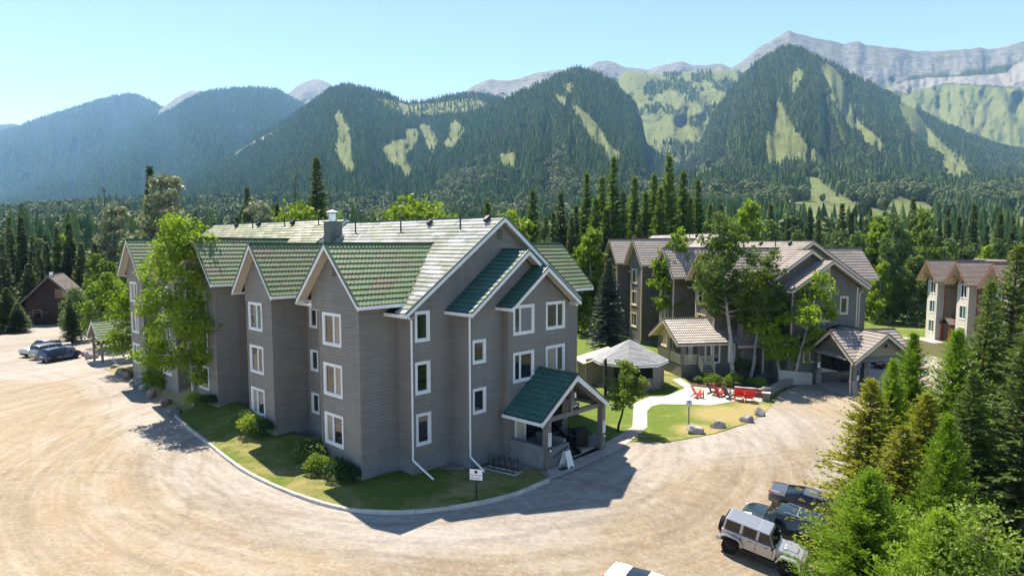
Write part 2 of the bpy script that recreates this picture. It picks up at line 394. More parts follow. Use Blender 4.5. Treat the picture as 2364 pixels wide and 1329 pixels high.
def hill_mat():
    m, nt, b = nmat('hillside')
    p = pos(nt)
    at_ = N(nt, 'ShaderNodeAttribute', attribute_name='cover')
    s = N(nt, 'ShaderNodeSeparateColor'); L(nt, at_.outputs['Color'], s.inputs[0])
    n1 = noise(nt, 0.012, 6.0, 0.65, p, 0.5)
    n2 = noise(nt, 0.09, 5.0, 0.7, p)
    n3 = noise(nt, 0.35, 4.0, 0.7, p)
    mp = N(nt, 'ShaderNodeMapping'); mp.inputs['Scale'].default_value = (1, 1, 3.5); L(nt, p, mp.inputs[0])
    n4 = noise(nt, 0.02, 7.0, 0.72, mp.outputs[0], 1.0)
    forest = mixc(nt, ramp(nt, n2, 0.3, 0.7), (0.022, 0.042, 0.020), (0.055, 0.085, 0.035))
    grass = mixc(nt, ramp(nt, n2, 0.3, 0.7), (0.125, 0.16, 0.055), (0.21, 0.235, 0.095))
    grass = mixc(nt, math_n(nt, 'MULTIPLY', ramp(nt, n3, 0.5, 0.75), 0.6), grass, (0.09, 0.14, 0.04))
    rock = mixc(nt, ramp(nt, n4, 0.35, 0.65), (0.085, 0.09, 0.10), (0.27, 0.28, 0.30))
    rock = mixc(nt, math_n(nt, 'MULTIPLY', ramp(nt, n1, 0.5, 0.68), 0.7), rock, (0.12, 0.16, 0.055))
    scree = mixc(nt, ramp(nt, n2, 0.3, 0.7), (0.21, 0.205, 0.20), (0.33, 0.32, 0.31))
    c = mixc(nt, s.outputs[0], forest, grass)
    c = mixc(nt, s.outputs[1], c, rock)
    c = mixc(nt, s.outputs[2], c, scree)
    L(nt, c, b.inputs['Base Color'])
    b.inputs['Roughness'].default_value = 0.95
    b.inputs['Specular IOR Level'].default_value = 0.1
    bump(nt, b, math_n(nt, 'ADD', n4, math_n(nt, 'MULTIPLY', n3, 0.2)), 1.0, 14.0)
hill_mat()
# ------------------------------------------------------------------ mesh helpers
def link(o, parent=None):
    COL.objects.link(o)
    if parent is not None: o.parent = parent
    return o
def tag(o, label=None, cat=None, group=None, kind=None):
    if label: o['label'] = label
    if cat: o['category'] = cat
    if group: o['group'] = group
    if kind: o['kind'] = kind
    return o
def thing(name, label, cat, loc=(0, 0, 0), rz=0.0, group=None):
    o = bpy.data.objects.new(name, None)
    o.empty_display_size = 0.3
    o.location = loc; o.rotation_euler = (0, 0, rz)
    link(o)
    return tag(o, label, cat, group)
def copy_tree(o, parent=None):
    c = o.copy(); link(c); c.parent = parent
    for ch in list(o.children): copy_tree(ch, c)
    return c
class MB:
    def __init__(s): s.v = []; s.f = []
    def add(s, vs, fs):
        n = len(s.v); s.v += [tuple(p) for p in vs]; s.f += [tuple(i + n for i in f) for f in fs]; return s
    def quad(s, a, b, c, d): return s.add((a, b, c, d), ((0, 1, 2, 3),))
    def hexa(s, p):
        return s.add(p, ((0, 3, 2, 1), (4, 5, 6, 7), (0, 1, 5, 4), (1, 2, 6, 5), (2, 3, 7, 6), (3, 0, 4, 7)))
    def box(s, x0, x1, y0, y1, z0, z1):
        return s.hexa([(x0, y0, z0), (x1, y0, z0), (x1, y1, z0), (x0, y1, z0), (x0, y0, z1), (x1, y0, z1), (x1, y1, z1), (x0, y1, z1)])
    def bar(s, a, b, w, h, up=(0, 0, 1)):
        """box of section w x h whose axis runs from a to b (centred)"""
        a = Vector(a); b = Vector(b); d = (b - a).normalized(); u = Vector(up)
        x = d.cross(u)
        if x.length < 1e-4: x = Vector((1, 0, 0))
        x.normalize(); y = x.cross(d).normalized()
        x = x * w / 2; y = y * h / 2
        return s.hexa([a - x - y, a + x - y, a + x + y, a - x + y, b - x - y, b + x - y, b + x + y, b - x + y])
    def tube(s, a, b, r0, r1=None, n=8, caps=True):
        r1 = r0 if r1 is None else r1
        a = Vector(a); b = Vector(b); d = (b - a).normalized()
        x = d.cross(Vector((0, 0, 1)))
        if x.length < 1e-4: x = Vector((1, 0, 0))
        x.normalize(); y = x.cross(d)
        vs = []
        for p, r in ((a, r0), (b, r1)):
            for i in range(n):
                t = 2 * math.pi * i / n
                vs.append(p + x * (r * math.cos(t)) + y * (r * math.sin(t)))
        fs = [(i, (i + 1) % n, n + (i + 1) % n, n + i) for i in range(n)]
        if caps: fs += [tuple(range(n - 1, -1, -1)), tuple(range(n, 2 * n))]
        return s.add(vs, fs)
    def path(s, pts, r, n=6):
        for a, b in zip(pts[:-1], pts[1:]): s.tube(a, b, r, r, n)
        return s
    def prism(s, pts, off):
        """polygon pts (3D) extruded by the vector off"""
        n = len(pts); off = Vector(off)
        vs = [Vector(p) for p in pts] + [Vector(p) + off for p in pts]
        fs = [tuple(range(n)), tuple(range(2 * n - 1, n - 1, -1))] + [(i, (i + 1) % n, n + (i + 1) % n, n + i) for i in range(n)]
        return s.add(vs, fs)
    def build(s, name, mat, parent=None, smooth=False, fix=True):
        me = bpy.data.meshes.new(name)
        me.from_pydata(s.v, [], s.f)
        if fix:
            import bmesh
            bm = bmesh.new(); bm.from_mesh(me); bmesh.ops.recalc_face_normals(bm, faces=bm.faces); bm.to_mesh(me); bm.free()
        me.materials.append(MATS[mat] if isinstance(mat, str) else mat)
        if smooth: me.polygons.foreach_set('use_smooth', [True] * len(me.polygons))
        me.update()
        return link(bpy.data.objects.new(name, me), parent)
def np_mesh(name, verts, faces, mats, smooth=False, midx=None):
    """verts Nx3, faces MxK (one K)"""
    me = bpy.data.meshes.new(name)
    verts = np.asarray(verts, dtype=np.float32); faces = np.asarray(faces, dtype=np.int32)
    k = faces.shape[1]
    me.vertices.add(len(verts)); me.vertices.foreach_set('co', verts.ravel())
    me.loops.add(faces.size); me.loops.foreach_set('vertex_index', faces.ravel())
    me.polygons.add(len(faces))
    me.polygons.foreach_set('loop_start', np.arange(0, faces.size, k, dtype=np.int32))
    for m in mats: me.materials.append(MATS[m])
    if midx is not None: me.polygons.foreach_set('material_index', np.asarray(midx, dtype=np.int32))
    if smooth: me.polygons.foreach_set('use_smooth', np.ones(len(faces), dtype=bool))
    me.update(calc_edges=True)
    return me

# ------------------------------------------------------------------ walls: lapped siding with real openings
class Face:
    """a vertical wall plane: origin o, unit s along it, unit n outward; P(s, z, n)"""
    def __init__(f, o, s, n): f.o = Vector((o[0], o[1], 0)); f.s = Vector((s[0], s[1], 0)); f.n = Vector((n[0], n[1], 0))
    def P(f, s, z, n=0.0): return f.o + f.s * s + f.n * n + Vector((0, 0, z))
    def box(f, mb, s0, s1, z0, z1, n0, n1):
        return mb.hexa([f.P(s0, z0, n0), f.P(s1, z0, n0), f.P(s1, z0, n1), f.P(s0, z0, n1), f.P(s0, z1, n0), f.P(s1, z1, n0), f.P(s1, z1, n1), f.P(s0, z1, n1)])
def clap(face, s0, s1, z0, z1, mat, parent, holes=(), lo=None, hi=None, course=0.18, name='wall'):
    """siding courses; lo(z)/hi(z) clip a gable; holes = (s0, s1, z0, z1)"""
    mb = MB()
    cuts = set()
    z = z0
    while z < z1 - 1e-6: cuts.add(round(z, 4)); z += course
    cuts.add(round(z1, 4))
    base = sorted(cuts)
    edges = set(base)
    for h in holes:
        for e in (h[2], h[3]):
            if z0 < e < z1: edges.add(round(e, 4))
    edges = sorted(edges)
    for a, b in zip(edges[:-1], edges[1:]):
        if b - a < 1e-4: continue
        k = max(x for x in base if x <= a + 1e-6)
        top = min([x for x in base if x >= b - 1e-6] or [b])
        f0 = (a - k) / max(1e-6, top - k); f1 = (b - k) / max(1e-6, top - k)
        n0 = 0.024 * (1 - f0) + 0.002; n1 = 0.024 * (1 - f1) + 0.002
        la, ha = (lo(a) if lo else s0), (hi(a) if hi else s1)
        lb, hb = (lo(b) if lo else s0), (hi(b) if hi else s1)
        if ha - la < 0.01: continue
        if hb < lb: lb = hb = (lb + hb) / 2
        ivs = [(la, lb, ha, hb)]
        for h in holes:
            if h[2] < (a + b) / 2 < h[3]:
                new = []
                for (p0, p1, q0, q1) in ivs:
                    if h[1] <= min(p0, p1) or h[0] >= max(q0, q1): new.append((p0, p1, q0, q1)); continue
                    if h[0] > p0: new.append((p0, p1, h[0], h[0]))
                    if h[1] < q0: new.append((h[1], h[1], q0, q1))
                ivs = new
        g = min(0.015, (b - a) * 0.4) if abs(f1 - 1) < 1e-3 else 0.0     # shadow gap under the lap above
        for (p0, p1, q0, q1) in ivs:
            u = g / (b - a); pm = p1 + (p0 - p1) * u; qm = q1 + (q0 - q1) * u
            mb.quad(face.P(p0, a, n0), face.P(q0, a, n0), face.P(qm, b - g, n1), face.P(pm, b - g, n1))
            if g:
                mb.quad(face.P(pm, b - g, n1), face.P(qm, b - g, n1), face.P(qm, b - g, -0.016), face.P(pm, b - g, -0.016))
                mb.quad(face.P(pm, b - g, -0.016), face.P(qm, b - g, -0.016), face.P(q1, b, -0.016), face.P(p1, b, -0.016))
            if f0 < 1e-3: mb.quad(face.P(p0, a, -0.03), face.P(q0, a, -0.03), face.P(q0, a, n0), face.P(p0, a, n0))
    return mb.build(name, mat, parent, fix=False)
def window(face, s0, s1, z0, z1, parent, split=None, panes=('glass_dark',), trim='white_trim', tw=0.12, sill=False, label=None):
    """casing, sash, and one pane per light set back in the opening"""
    mb = MB()
    for (a, b, c, d) in ((s0 - tw, s1 + tw, z1, z1 + tw), (s0 - tw, s1 + tw, z0 - tw, z0), (s0 - tw, s0, z0, z1), (s1, s1 + tw, z0, z1)):
        face.box(mb, a, b, c, d, -0.02, 0.052)
    if sill: face.box(mb, s0 - tw - 0.04, s1 + tw + 0.04, z0 - tw - 0.05, z0 - tw, -0.02, 0.10)
    f = 0.055
    cols = [s0] + ([split] if split else []) + [s1]
    for (a, b) in zip(cols[:-1], cols[1:]):
        for (p, q, c, d) in ((a, b, z1 - f, z1), (a, b, z0, z0 + f), (a, a + f, z0 + f, z1 - f), (b - f, b, z0 + f, z1 - f)):
            face.box(mb, p, q, c, d, -0.09, -0.005 if a == s0 else 0.012)
    w = mb.build('window', trim, parent)
    if label: w['label'] = label
    for i, (a, b) in enumerate(zip(cols[:-1], cols[1:])):
        m = MB(); face.box(m, a + f, b - f, z0 + f, z1 - f, -0.085, -0.045)
        m.build('pane', panes[min(i, len(panes) - 1)], w)
    return (s0, s1, z0, z1)

# ------------------------------------------------------------------ roofs: rows of pressed tile panels
def panel_mesh(mb, rnd, O, es, et, n, sb0, sb1, st0, st1, t0, t1, lo0, hi0, lo1, hi1, wave=0.22, amp=0.027, lip=0.05):
    """one panel from s=sb0..sb1; clipped to [lo,hi] at its lower and upper edge"""
    k = max(2, int(round((sb1 - sb0) / wave * 4)))
    idx = len(mb.v)
    for i in range(k + 1):
        s = sb0 + (sb1 - sb0) * i / k
        a = amp * math.cos(2 * math.pi * s / wave)
        sl = min(max(s, lo0), hi0); su = min(max(s, lo1), hi1)
        mb.v.append(tuple(O + es * sl + et * t0 + n * (a + 0.004)))
        mb.v.append(tuple(O + es * sl + et * (t0 - 0.012) + n * (a + lip)))
        mb.v.append(tuple(O + es * su + et * (t1 + 0.02) + n * (a * 0.8 + 0.002)))
    for i in range(k):
        j = idx + 3 * i
        mb.f.append((j, j + 3, j + 4, j + 1)); mb.f.append((j + 1, j + 4, j + 5, j + 2))
        rnd.append(0); rnd.append(0)
class Roof:
    """collects panels; the first `limit` become parts named roof_panel, the rest one part of kind stuff"""
    def __init__(r, parent, mat, limit=0, seed=1, wave=0.22, amp=0.027, pw=1.32, row=0.37, name='roof_panel', rest='roof_panel_field'):
        r.parent, r.mat, r.limit, r.n = parent, mat, limit, 0
        r.rng = random.Random(seed); r.rest = MB(); r.rrnd = []
        r.wave, r.amp, r.pw, r.row, r.name, r.restname = wave, amp, pw, row, name, rest
    def slope(r, O, es, et, T, rows_iv, singles=True, mat=None):
        """O eave origin; es along the eave, et up the slope; rows_iv(t) -> list of (lo, hi) at height t"""
        O = Vector(O); es = Vector(es).normalized(); et = Vector(et).normalized()
        n = es.cross(et).normalized()
        if n.z < 0: n = -n
        k = max(1, int(round(T / r.row))); h = T / k
        for i in range(k):
            t0, t1 = i * h, (i + 1) * h
            A, B = rows_iv(t0 + 1e-4), rows_iv(t1 - 1e-4)
            for (lo0, hi0), (lo1, hi1) in zip(A, B):
                if hi0 - lo0 < 0.02 and hi1 - lo1 < 0.02: continue
                lo, hi = min(lo0, lo1), max(hi0, hi1)
                off = (i % 3) * r.pw / 3
                s = math.floor((lo - off) / r.pw) * r.pw + off
                while s < hi - 0.01:
                    a, b = max(s, lo), min(s + r.pw - 0.012, hi)
                    s += r.pw
                    if b - a < 0.03: continue
                    if singles and r.n < r.limit:
                        mb = MB(); panel_mesh(mb, [], O, es, et, n, a, b, a, b, t0, t1, lo0, hi0, lo1, hi1, r.wave, r.amp)
                        mb.build(r.name, mat or r.mat, r.parent, smooth=False, fix=False); r.n += 1
                    else:
                        q = []
                        panel_mesh(r.rest, q, O, es, et, n, a, b, a, b, t0, t1, lo0, hi0, lo1, hi1, r.wave, r.amp)
                        r.rrnd += [r.rng.random()] * len(q)
    def finish(r):
        if r.rest.f:
            o = r.rest.build(r.restname, r.mat, r.parent, fix=False)
            at_ = o.data.attributes.new('rnd', 'FLOAT', 'FACE'); at_.data.foreach_set('value', r.rrnd)
            tag(o, kind='stuff')
def sheet(parent, mat, pts, name='roof_deck', th=0.06):
    """solid roof deck under the panels: quad pts with thickness downwards"""
    mb = MB(); p = [Vector(q) for q in pts]
    n = (p[1] - p[0]).cross(p[2] - p[0]).normalized()
    if n.z < 0: n = -n
    mb.prism([q - n * 0.045 for q in p], n * -th)
    return mb.build(name, mat, parent)

def gable_pair(roof, parent, deckmat, ridge_a, ridge_b, perp, half, rise, valley=None, hl=None, hr=None, singles=(True, True), capmat='ridge_green', mats=(None, None)):
    """a gable roof: ridge from ridge_a to ridge_b (3D), slopes falling along +-perp by `half` with `rise`.
    valley(z) = length along the ridge direction that the slope reaches at height z (None: full)"""
    ra, rb = Vector(ridge_a), Vector(ridge_b); d = rb - ra; Lr = d.length; d.normalize(); perp = Vector(perp).normalized()
    for k, sgn in enumerate((-1, 1)):
        hw = (hl, hr)[k] or half
        rs = rise * hw / half
        T = math.hypot(hw, rs)
        O = ra + perp * (sgn * hw) - Vector((0, 0, rs))
        et = (-perp * (sgn * hw) + Vector((0, 0, rs))) / T
        zt = lambda t: O.z + t * rs / T
        f = (lambda t: [(0.0, Lr)]) if valley is None else (lambda t: [(0.0, min(max(valley(zt(t)), 0.0), 60.0))])
        roof.slope(O, d, et, T, f, singles[k], mats[k])
        l0, l1 = f(0.0)[0][1], f(T)[0][1]
        sheet(parent, deckmat, (O, O + d * l0, O + d * l1 + et * T, O + et * T))
    c = MB(); c.bar(ra + Vector((0, 0, 0.03)) - d * 0.02, rb + Vector((0, 0, 0.03)), 0.2, 0.07)
    c.build('ridge_cap', capmat, parent)
def rake(parent, apex, perp, half, rise, out, mat='white_trim', edge='ridge_green', depth=0.24, hl=None, hr=None, soff=None, inward=0.0):
    """barge boards along both edges of a gable end, with the metal edge strip over them and the soffit behind"""
    apex = Vector(apex); perp = Vector(perp).normalized(); out = Vector(out).normalized()
    for k, sgn in enumerate((-1, 1)):
        hw = (hl, hr)[k] or half; rs = rise * hw / half
        foot = apex + perp * (sgn * hw) - Vector((0, 0, rs))
        d = (foot - apex).normalized(); nrm = out.cross(d).normalized()
        if nrm.z < 0: nrm = -nrm
        mb = MB()
        a0, f0 = apex - nrm * 0.0, foot
        mb.prism([apex, foot, foot - Vector((0, 0, depth * 1.1)), apex - Vector((0, 0, depth * 1.25))], out * 0.04)
        mb.build('barge_board', mat, parent)
        e = MB(); e.prism([apex + nrm * 0.055, foot + nrm * 0.055, foot - nrm * 0.035, apex - nrm * 0.035], out * 0.06)
        e.build('roof_edge', edge, parent)
        if soff:
            sm = MB(); q = out * -inward
            sm.prism([apex - Vector((0, 0, 0.13)), foot - Vector((0, 0, 0.13)), foot - Vector((0, 0, 0.17)), apex - Vector((0, 0, 0.17))], q)
            sm.build('soffit', soff, parent)
def gutter(parent, a, b, mat='white_trim'):
    mb = MB(); mb.bar(a, b, 0.13, 0.17)
    return mb.build('gutter', mat, parent)
def downspout(parent, pts, mat='white_trim', r=0.045):
    mb = MB()
    for a, b in zip(pts[:-1], pts[1:]): mb.bar(a, b, 2 * r, 2 * r * 0.8, (0.3, 0.9, 0.2))
    return mb.build('downspout', mat, parent)
# ------------------------------------------------------------------ the two three-storey chalet blocks share this plan
STOREYS = ((1.50, 3.02), (4.20, 5.74), (6.93, 8.46))
def chalet(name, label, M, c):
    root = thing(name, label, 'building')
    root.matrix_world = M @ Matrix.Translation((0, 0, c['dz']))
    W, F, T, S, E, RM = c['wall'], c['found'], c['trim'], c['soffit'], c['edge'], c['roof']
    sl = c['slope']; ra, rz = c['ridge']; al, ar = c['eaves']; zl = rz - sl * (ra - al); zr_ = rz - sl * (ar - ra)
    a0, a1 = al + 0.7, ar - 0.7                       # main side walls
    bf, bs, be = c['b']                               # gable wall, step, far end
    up = c['step']
    roof = Roof(root, RM, c['limit'], 3, rest='roof_panel_field')
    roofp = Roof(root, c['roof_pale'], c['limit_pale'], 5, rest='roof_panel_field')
    roofd = Roof(root, c['roof_deep'], c['limit_deep'], 7, rest='roof_panel_field')
    X, Y = Vector((1, 0, 0)), Vector((0, 1, 0))
    # ---- bays with their gabled dormers, left side
    secs = [(bf - 0.45, bs, 0.0), (bs, be, up)]
    holes_l = []
    panes = c['panes']
    for i, (bc, half, b0, b1, zd, sec) in enumerate(c['bays']):
        dz = secs[sec][2]
        ez = 9.2 + dz; rise = zd - ez; ds = rise / half
        front = Face((0, 0), (0, 1), (-1, 0)); right = Face((0, b0), (1, 0), (0, -1)); left = Face((0, b1), (1, 0), (0, 1))
        hs = []
        for k, (z0, z1) in enumerate(STOREYS):
            w0, w1 = b1 - 2.05, b1 - 0.45
            pn = panes[(i * 3 + k) % len(panes)]
            hs.append(window(front, w0, w1, z0 + dz, z1 + dz, root, w0 + (0.58 if k == 0 else 0.42) * 1.6, pn, c['wtrim'], sill=c['sills']))
        clap(front, b0, b1, 0.95, 8.66 + dz, W, root, hs)
        clap(right, 0, a0, 0.95, ez - 0.05, W, root)
        clap(left, 0, a0, 0.95, ez - 0.05, W, root)
        fb = MB(); fb.box(-0.012, a0 + 0.2, b0 - 0.012, b1 + 0.012, -0.6, 0.95); fb.build('foundation', F, root)
        cb = MB(); cb.box(-0.035, 0.09, b0 - 0.035, b0 + 0.09, 0.95, ez); cb.box(-0.035, 0.09, b1 - 0.09, b1 + 0.035, 0.95, ez); cb.build('corner_board', c['corner'], root)
        # gable wall over the bay
        gw = Face((-0.045, 0), (0, 1), (-1, 0))
        g0, g1 = max(b0 - 0.05, bc - half + 0.7), bc + half - 0.62
        vt = (bc - 0.18, bc + 0.18, zd - 1.75, zd - 1.15)
        clap(gw, g0, g1, 8.66 + dz, zd - 0.2, c['gable'], root, [vt],
             lambda z: max(g0, bc - (zd - 0.2 - z) / ds), lambda z: min(g1, bc + (zd - 0.2 - z) / ds))
        v = MB()
        for q in range(5): gw.box(v, vt[0], vt[1], vt[2] + q * 0.12, vt[2] + q * 0.12 + 0.07, -0.06, 0.02)
        v.build('gable_vent', c['vent'], root)
        sb = MB(); sb.box(-0.045, a0, b1, g1, 8.60 + dz, 8.66 + dz); sb.build('soffit', S, root)
        # dormer roof: valley where it meets the main slope
        val = lambda z, dz=dz: al + (z - zl - dz) / sl + 0.6
        gable_pair(roof, root, 'dark_void', (-0.6, bc, zd), (val(zd) - 0.6, bc, zd), (0, 1, 0), half, rise, val, capmat=E)
        rake(root, (-0.6, bc, zd), (0, 1, 0), half, rise, (-1, 0, 0), T, E, soff=S, inward=0.55)
        for sg in (-1, 1):
            yb = bc + sg * (half + 0.02)
            gutter(root, (-0.6, yb, ez - 0.12), (val(ez) - 0.62, yb, ez - 0.12), T)
    # ---- left main wall between the bays, with narrow recess windows
    lw = Face((a0, 0), (0, 1), (-1, 0))
    hs = []
    for (b, dz) in c['recess']:
        for (z0, z1) in STOREYS:
            hs.append(window(lw, b, b + 0.72, z0 + 0.2 + dz, z1 - 0.2 + dz, root, None, ('glass_dark',), c['wtrim'], 0.1))
    clap(lw, bf, bs, 0.95, zl, W, root, hs); clap(lw, bs, be, 0.95, zl + up, W, root, hs)
    fb = MB(); fb.box(a0 - 0.012, a1 + 0.012, bf - 0.012, be, -0.6, 0.95); fb.build('foundation', F, root)
    rw = Face((a1, 0), (0, 1), (1, 0)); clap(rw, bf, bs, 0.95, zr_, W, root); clap(rw, bs, be, 0.95, zr_ + up, W, root)
    bk = Face((0, be), (1, 0), (0, 1))
    clap(bk, a0, a1, 0.95, rz + up - 0.2, W, root, (), lambda z: max(a0, ra - (rz + up - 0.2 - z) / sl), lambda z: min(a1, ra + (rz + up - 0.2 - z) / sl))
    # ---- main roof, two sections
    for k, (p, q, dz) in enumerate(secs):
        for side in (0, 1):
            dn = [d for d in c['bays'] if d[5] == k] if side == 0 else [d for d in c['rbays'] if d[5] == k]
            ea = al if side == 0 else ar; hw = abs(ra - ea); rs = sl * hw; TT = math.hypot(hw, rs)
            ez = rz - rs + dz
            O = Vector((ea, 0, ez)); et = Vector(((ra - ea) / TT, 0, rs / TT))
            def ivs(t, dn=dn, p=p, q=q, ez=ez, rs=rs, TT=TT, dz=dz):
                z = ez + t * rs / TT; out = []; s = p
                for (bc, half, b0, b1, zd, sec) in sorted(dn):
                    w = min(half, max(0.0, (zd - z) / ((zd - 9.2 - dz) / half)))
                    out.append((s, max(s, bc - w))); s = max(s, bc + w)
                out.append((s, max(s, q)))
                return out
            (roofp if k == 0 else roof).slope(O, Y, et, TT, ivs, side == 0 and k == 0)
            sheet(root, 'dark_void', (O + Y * p, O + Y * q, O + Y * q + et * TT, O + Y * p + et * TT))
            gutter(root, (ea + (-0.03 if side == 0 else 0.03), p, ez - 0.13), (ea + (-0.03 if side == 0 else 0.03), q, ez - 0.13), T)
            sf = MB(); x0, x1 = (ea, a0) if side == 0 else (a1, ea); sf.box(x0, x1, p + 0.05, q, ez - 0.24, ez - 0.20); sf.build('soffit', S, root)
        cp = MB(); cp.bar((ra, p - 0.02, rz + dz + 0.03), (ra, q, rz + dz + 0.03), 0.2, 0.07); cp.build('ridge_cap', E, root)
        rake(root, (ra, p, rz + dz), (1, 0, 0), ra - al, sl * (ra - al), (0, -1, 0), T, E, hl=ra - al, hr=ar - ra, soff=S if k == 0 else None, inward=0.55)
    gw2 = Face((0, bs + 0.02), (1, 0), (0, -1))
    clap(gw2, a0, a1, zl, rz + up - 0.1, W, root, (), lambda z: max(al, ra - (rz + up - 0.1 - z) / sl), lambda z: min(ar, ra + (rz + up - 0.1 - z) / sl))
    rake(root, (ra, be, rz + up), (1, 0, 0), ra - al, sl * (ra - al), (0, 1, 0), T, E, hl=ra - al, hr=ar - ra)
    # ---- right-hand bays
    for (bc, half, b0, b1, zd, sec) in c['rbays']:
        dz = secs[sec][2]; xo = c['rx']; ez = 9.2 + dz; rise = zd - ez
        val = lambda z, dz=dz: (xo + 0.6) - (ar - (z - zr_ - dz) / sl)
        gable_pair(roof, root, 'dark_void', (xo + 0.6, bc, zd), (xo + 0.6 - val(zd), bc, zd), (0, 1, 0), half, rise, val, capmat=E)
        rake(root, (xo + 0.6, bc, zd), (0, 1, 0), half, rise, (1, 0, 0), T, E, soff=S, inward=0.55)
        for sg in (-1, 1): gutter(root, (xo + 0.6, bc + sg * (half + 0.02), ez - 0.12), (xo + 0.6 - val(ez), bc + sg * (half + 0.02), ez - 0.12), T)
        fr = Face((0, b0), (1, 0), (0, -1)); clap(fr, a1, xo, 0.95, ez, W, root)
        out = Face((xo, 0), (0, 1), (1, 0))
        hs = [window(out, b0 + 0.9, b0 + 2.5, z0 + dz, z1 + dz, root, b0 + 1.7, ('glass_dark',), c['wtrim']) for (z0, z1) in STOREYS]
        clap(out, b0, b1, 0.95, ez - 0.4, W, root, hs); bkf = Face((0, b1), (1, 0), (0, 1)); clap(bkf, a1, xo, 0.95, ez, W, root)
        go = Face((xo + 0.03, 0), (0, 1), (1, 0)); ds = rise / half
        clap(go, b0, b1, ez - 0.5, zd - 0.2, c['gable'], root, (), lambda z: max(b0, bc - (zd - 0.2 - z) / ds), lambda z: min(b1, bc + (zd - 0.2 - z) / ds))
        fb = MB(); fb.box(a1, xo + 0.012, b0 - 0.012, b1 + 0.012, -0.6, 0.95); fb.build('foundation', F, root)
    # ---- the stepped gable front
    s1 = Face((0, bf), (1, 0), (0, -1))
    hs = [window(s1, p, q, z0, z1, root, sp, pn, c['wtrim'], tw) for (p, q, z0, z1, sp, pn, tw) in c['win1']]
    vt = (ra - 0.22, ra + 0.22, rz - 1.35, rz - 0.75)
    clap(s1, a0, a1, 0.95, rz - 0.22, W, root, hs + [vt], lambda z: max(a0, al + (z + 0.22 - zl) / sl), lambda z: min(a1, ar - (z + 0.22 - zr_) / sl))
    v = MB()
    for q in range(5): s1.box(v, vt[0], vt[1], vt[2] + q * 0.12, vt[2] + q * 0.12 + 0.07, -0.06, 0.02)
    v.build('gable_vent', c['vent'], root)
    prev = bf
    for gi, g in enumerate(c['gables']):
        ga, gz_, gl, gr, gb, gs, w0, w1, zb, gwin = g
        fc = Face((0, gb), (1, 0), (0, -1))
        hs = [window(fc, p, q, z0, z1, root, sp, pn, c['wtrim'], tw) for (p, q, z0, z1, sp, pn, tw) in gwin]
        el, er = gz_ - gs * (ga - gl), gz_ - gs * (gr - ga)
        clap(fc, w0, w1, zb, gz_ - 0.2, W, root, hs + c.get('voids', {}).get(gi, []), lambda z: max(w0, gl + (z + 0.22 - el) / gs), lambda z: min(w1, gr - (z + 0.22 - er) / gs))
        clap(Face((w0, 0), (0, 1), (-1, 0)), gb, prev, zb, el - 0.02, W, root)
        clap(Face((w1, 0), (0, 1), (1, 0)), gb, prev, zb, er - 0.02, W, root)
        if zb < 2: fb = MB(); fb.box(w0 - 0.012, w1 + 0.012, gb - 0.012, prev, -0.6, zb); fb.build('foundation', F, root)
        cb = MB(); cb.box(w0 - 0.035, w0 + 0.09, gb - 0.035, gb + 0.09, zb, el); cb.box(w1 - 0.09, w1 + 0.035, gb - 0.035, gb + 0.09, zb, er); cb.build('corner_board', c['corner'], root)
        half = ga - gl; rise = gs * half
        gable_pair(roofd, root, 'dark_void', (ga, gb - 0.72, gz_), (ga, prev, gz_), (1, 0, 0), half, rise, hl=half, hr=gr - ga, capmat=E)
        rake(root, (ga, gb - 0.72, gz_), (1, 0, 0), half, rise, (0, -1, 0), T, E, hl=half, hr=gr - ga, soff=S, inward=0.65)
        gutter(root, (gl - 0.03, gb - 0.72, el - 0.13), (gl - 0.03, prev - 0.02, el - 0.13), T)
        gutter(root, (gr + 0.03, gb - 0.72, er - 0.13), (gr + 0.03, prev - 0.02, er - 0.13), T)
        prev = gb
    for pts in c['spouts']: downspout(root, pts, T)
    # ---- roof furniture
    def zroof(a, b): return rz + (up if b > bs else 0) - sl * abs(a - ra)
    for (a, b, h) in c['pipes']:
        z = zroof(a, b); m = MB(); m.tube((a, b, z - 0.1), (a, b, z + h), 0.05, 0.05, 8); m.tube((a, b, z - 0.02), (a - 0.25, b, z - 0.12), 0.07, 0.03, 6)
        m.build('vent_pipe', 'black_metal', root)
    for (a, b) in c['hoods']:
        z = zroof(a, b); m = MB(); m.prism([(a - 0.15, b - 0.12, z), (a - 0.15, b + 0.12, z), (a + 0.15, b + 0.12, z + 0.22), (a + 0.15, b - 0.12, z + 0.22)], (-0.12, 0, 0.2)); m.build('roof_vent', 'black_metal', root)
    if c.get('chimney'):
        a, b = c['chimney']; z = zroof(a, b)
        m = MB(); m.box(a - 0.5, a + 0.5, b - 0.42, b + 0.42, z - 0.9, z + 1.25); m.box(a - 0.55, a + 0.55, b - 0.47, b + 0.47, z + 1.25, z + 1.31)
        ch = m.build('chimney', 'chimney_grey', root)
        m = MB(); m.tube((a, b, z + 1.31), (a, b, z + 1.85), 0.27, 0.27, 12); m.tube((a, b, z + 1.45), (a, b, z + 1.5), 0.3, 0.3, 12); m.build('flue', 'galvanised', ch)
        m = MB(); m.tube((a, b, z + 1.97), (a, b, z + 2.12), 0.5, 0.10, 12)
        for q in range(4): m.tube((a + 0.2 * math.cos(q * 1.57), b + 0.2 * math.sin(q * 1.57), z + 1.8), (a + 0.2 * math.cos(q * 1.57), b + 0.2 * math.sin(q * 1.57), z + 2.0), 0.02, 0.02, 5)
        m.build('flue_cap', 'galvanised', ch)
    roof.finish(); roofp.finish(); roofd.finish()
    return root

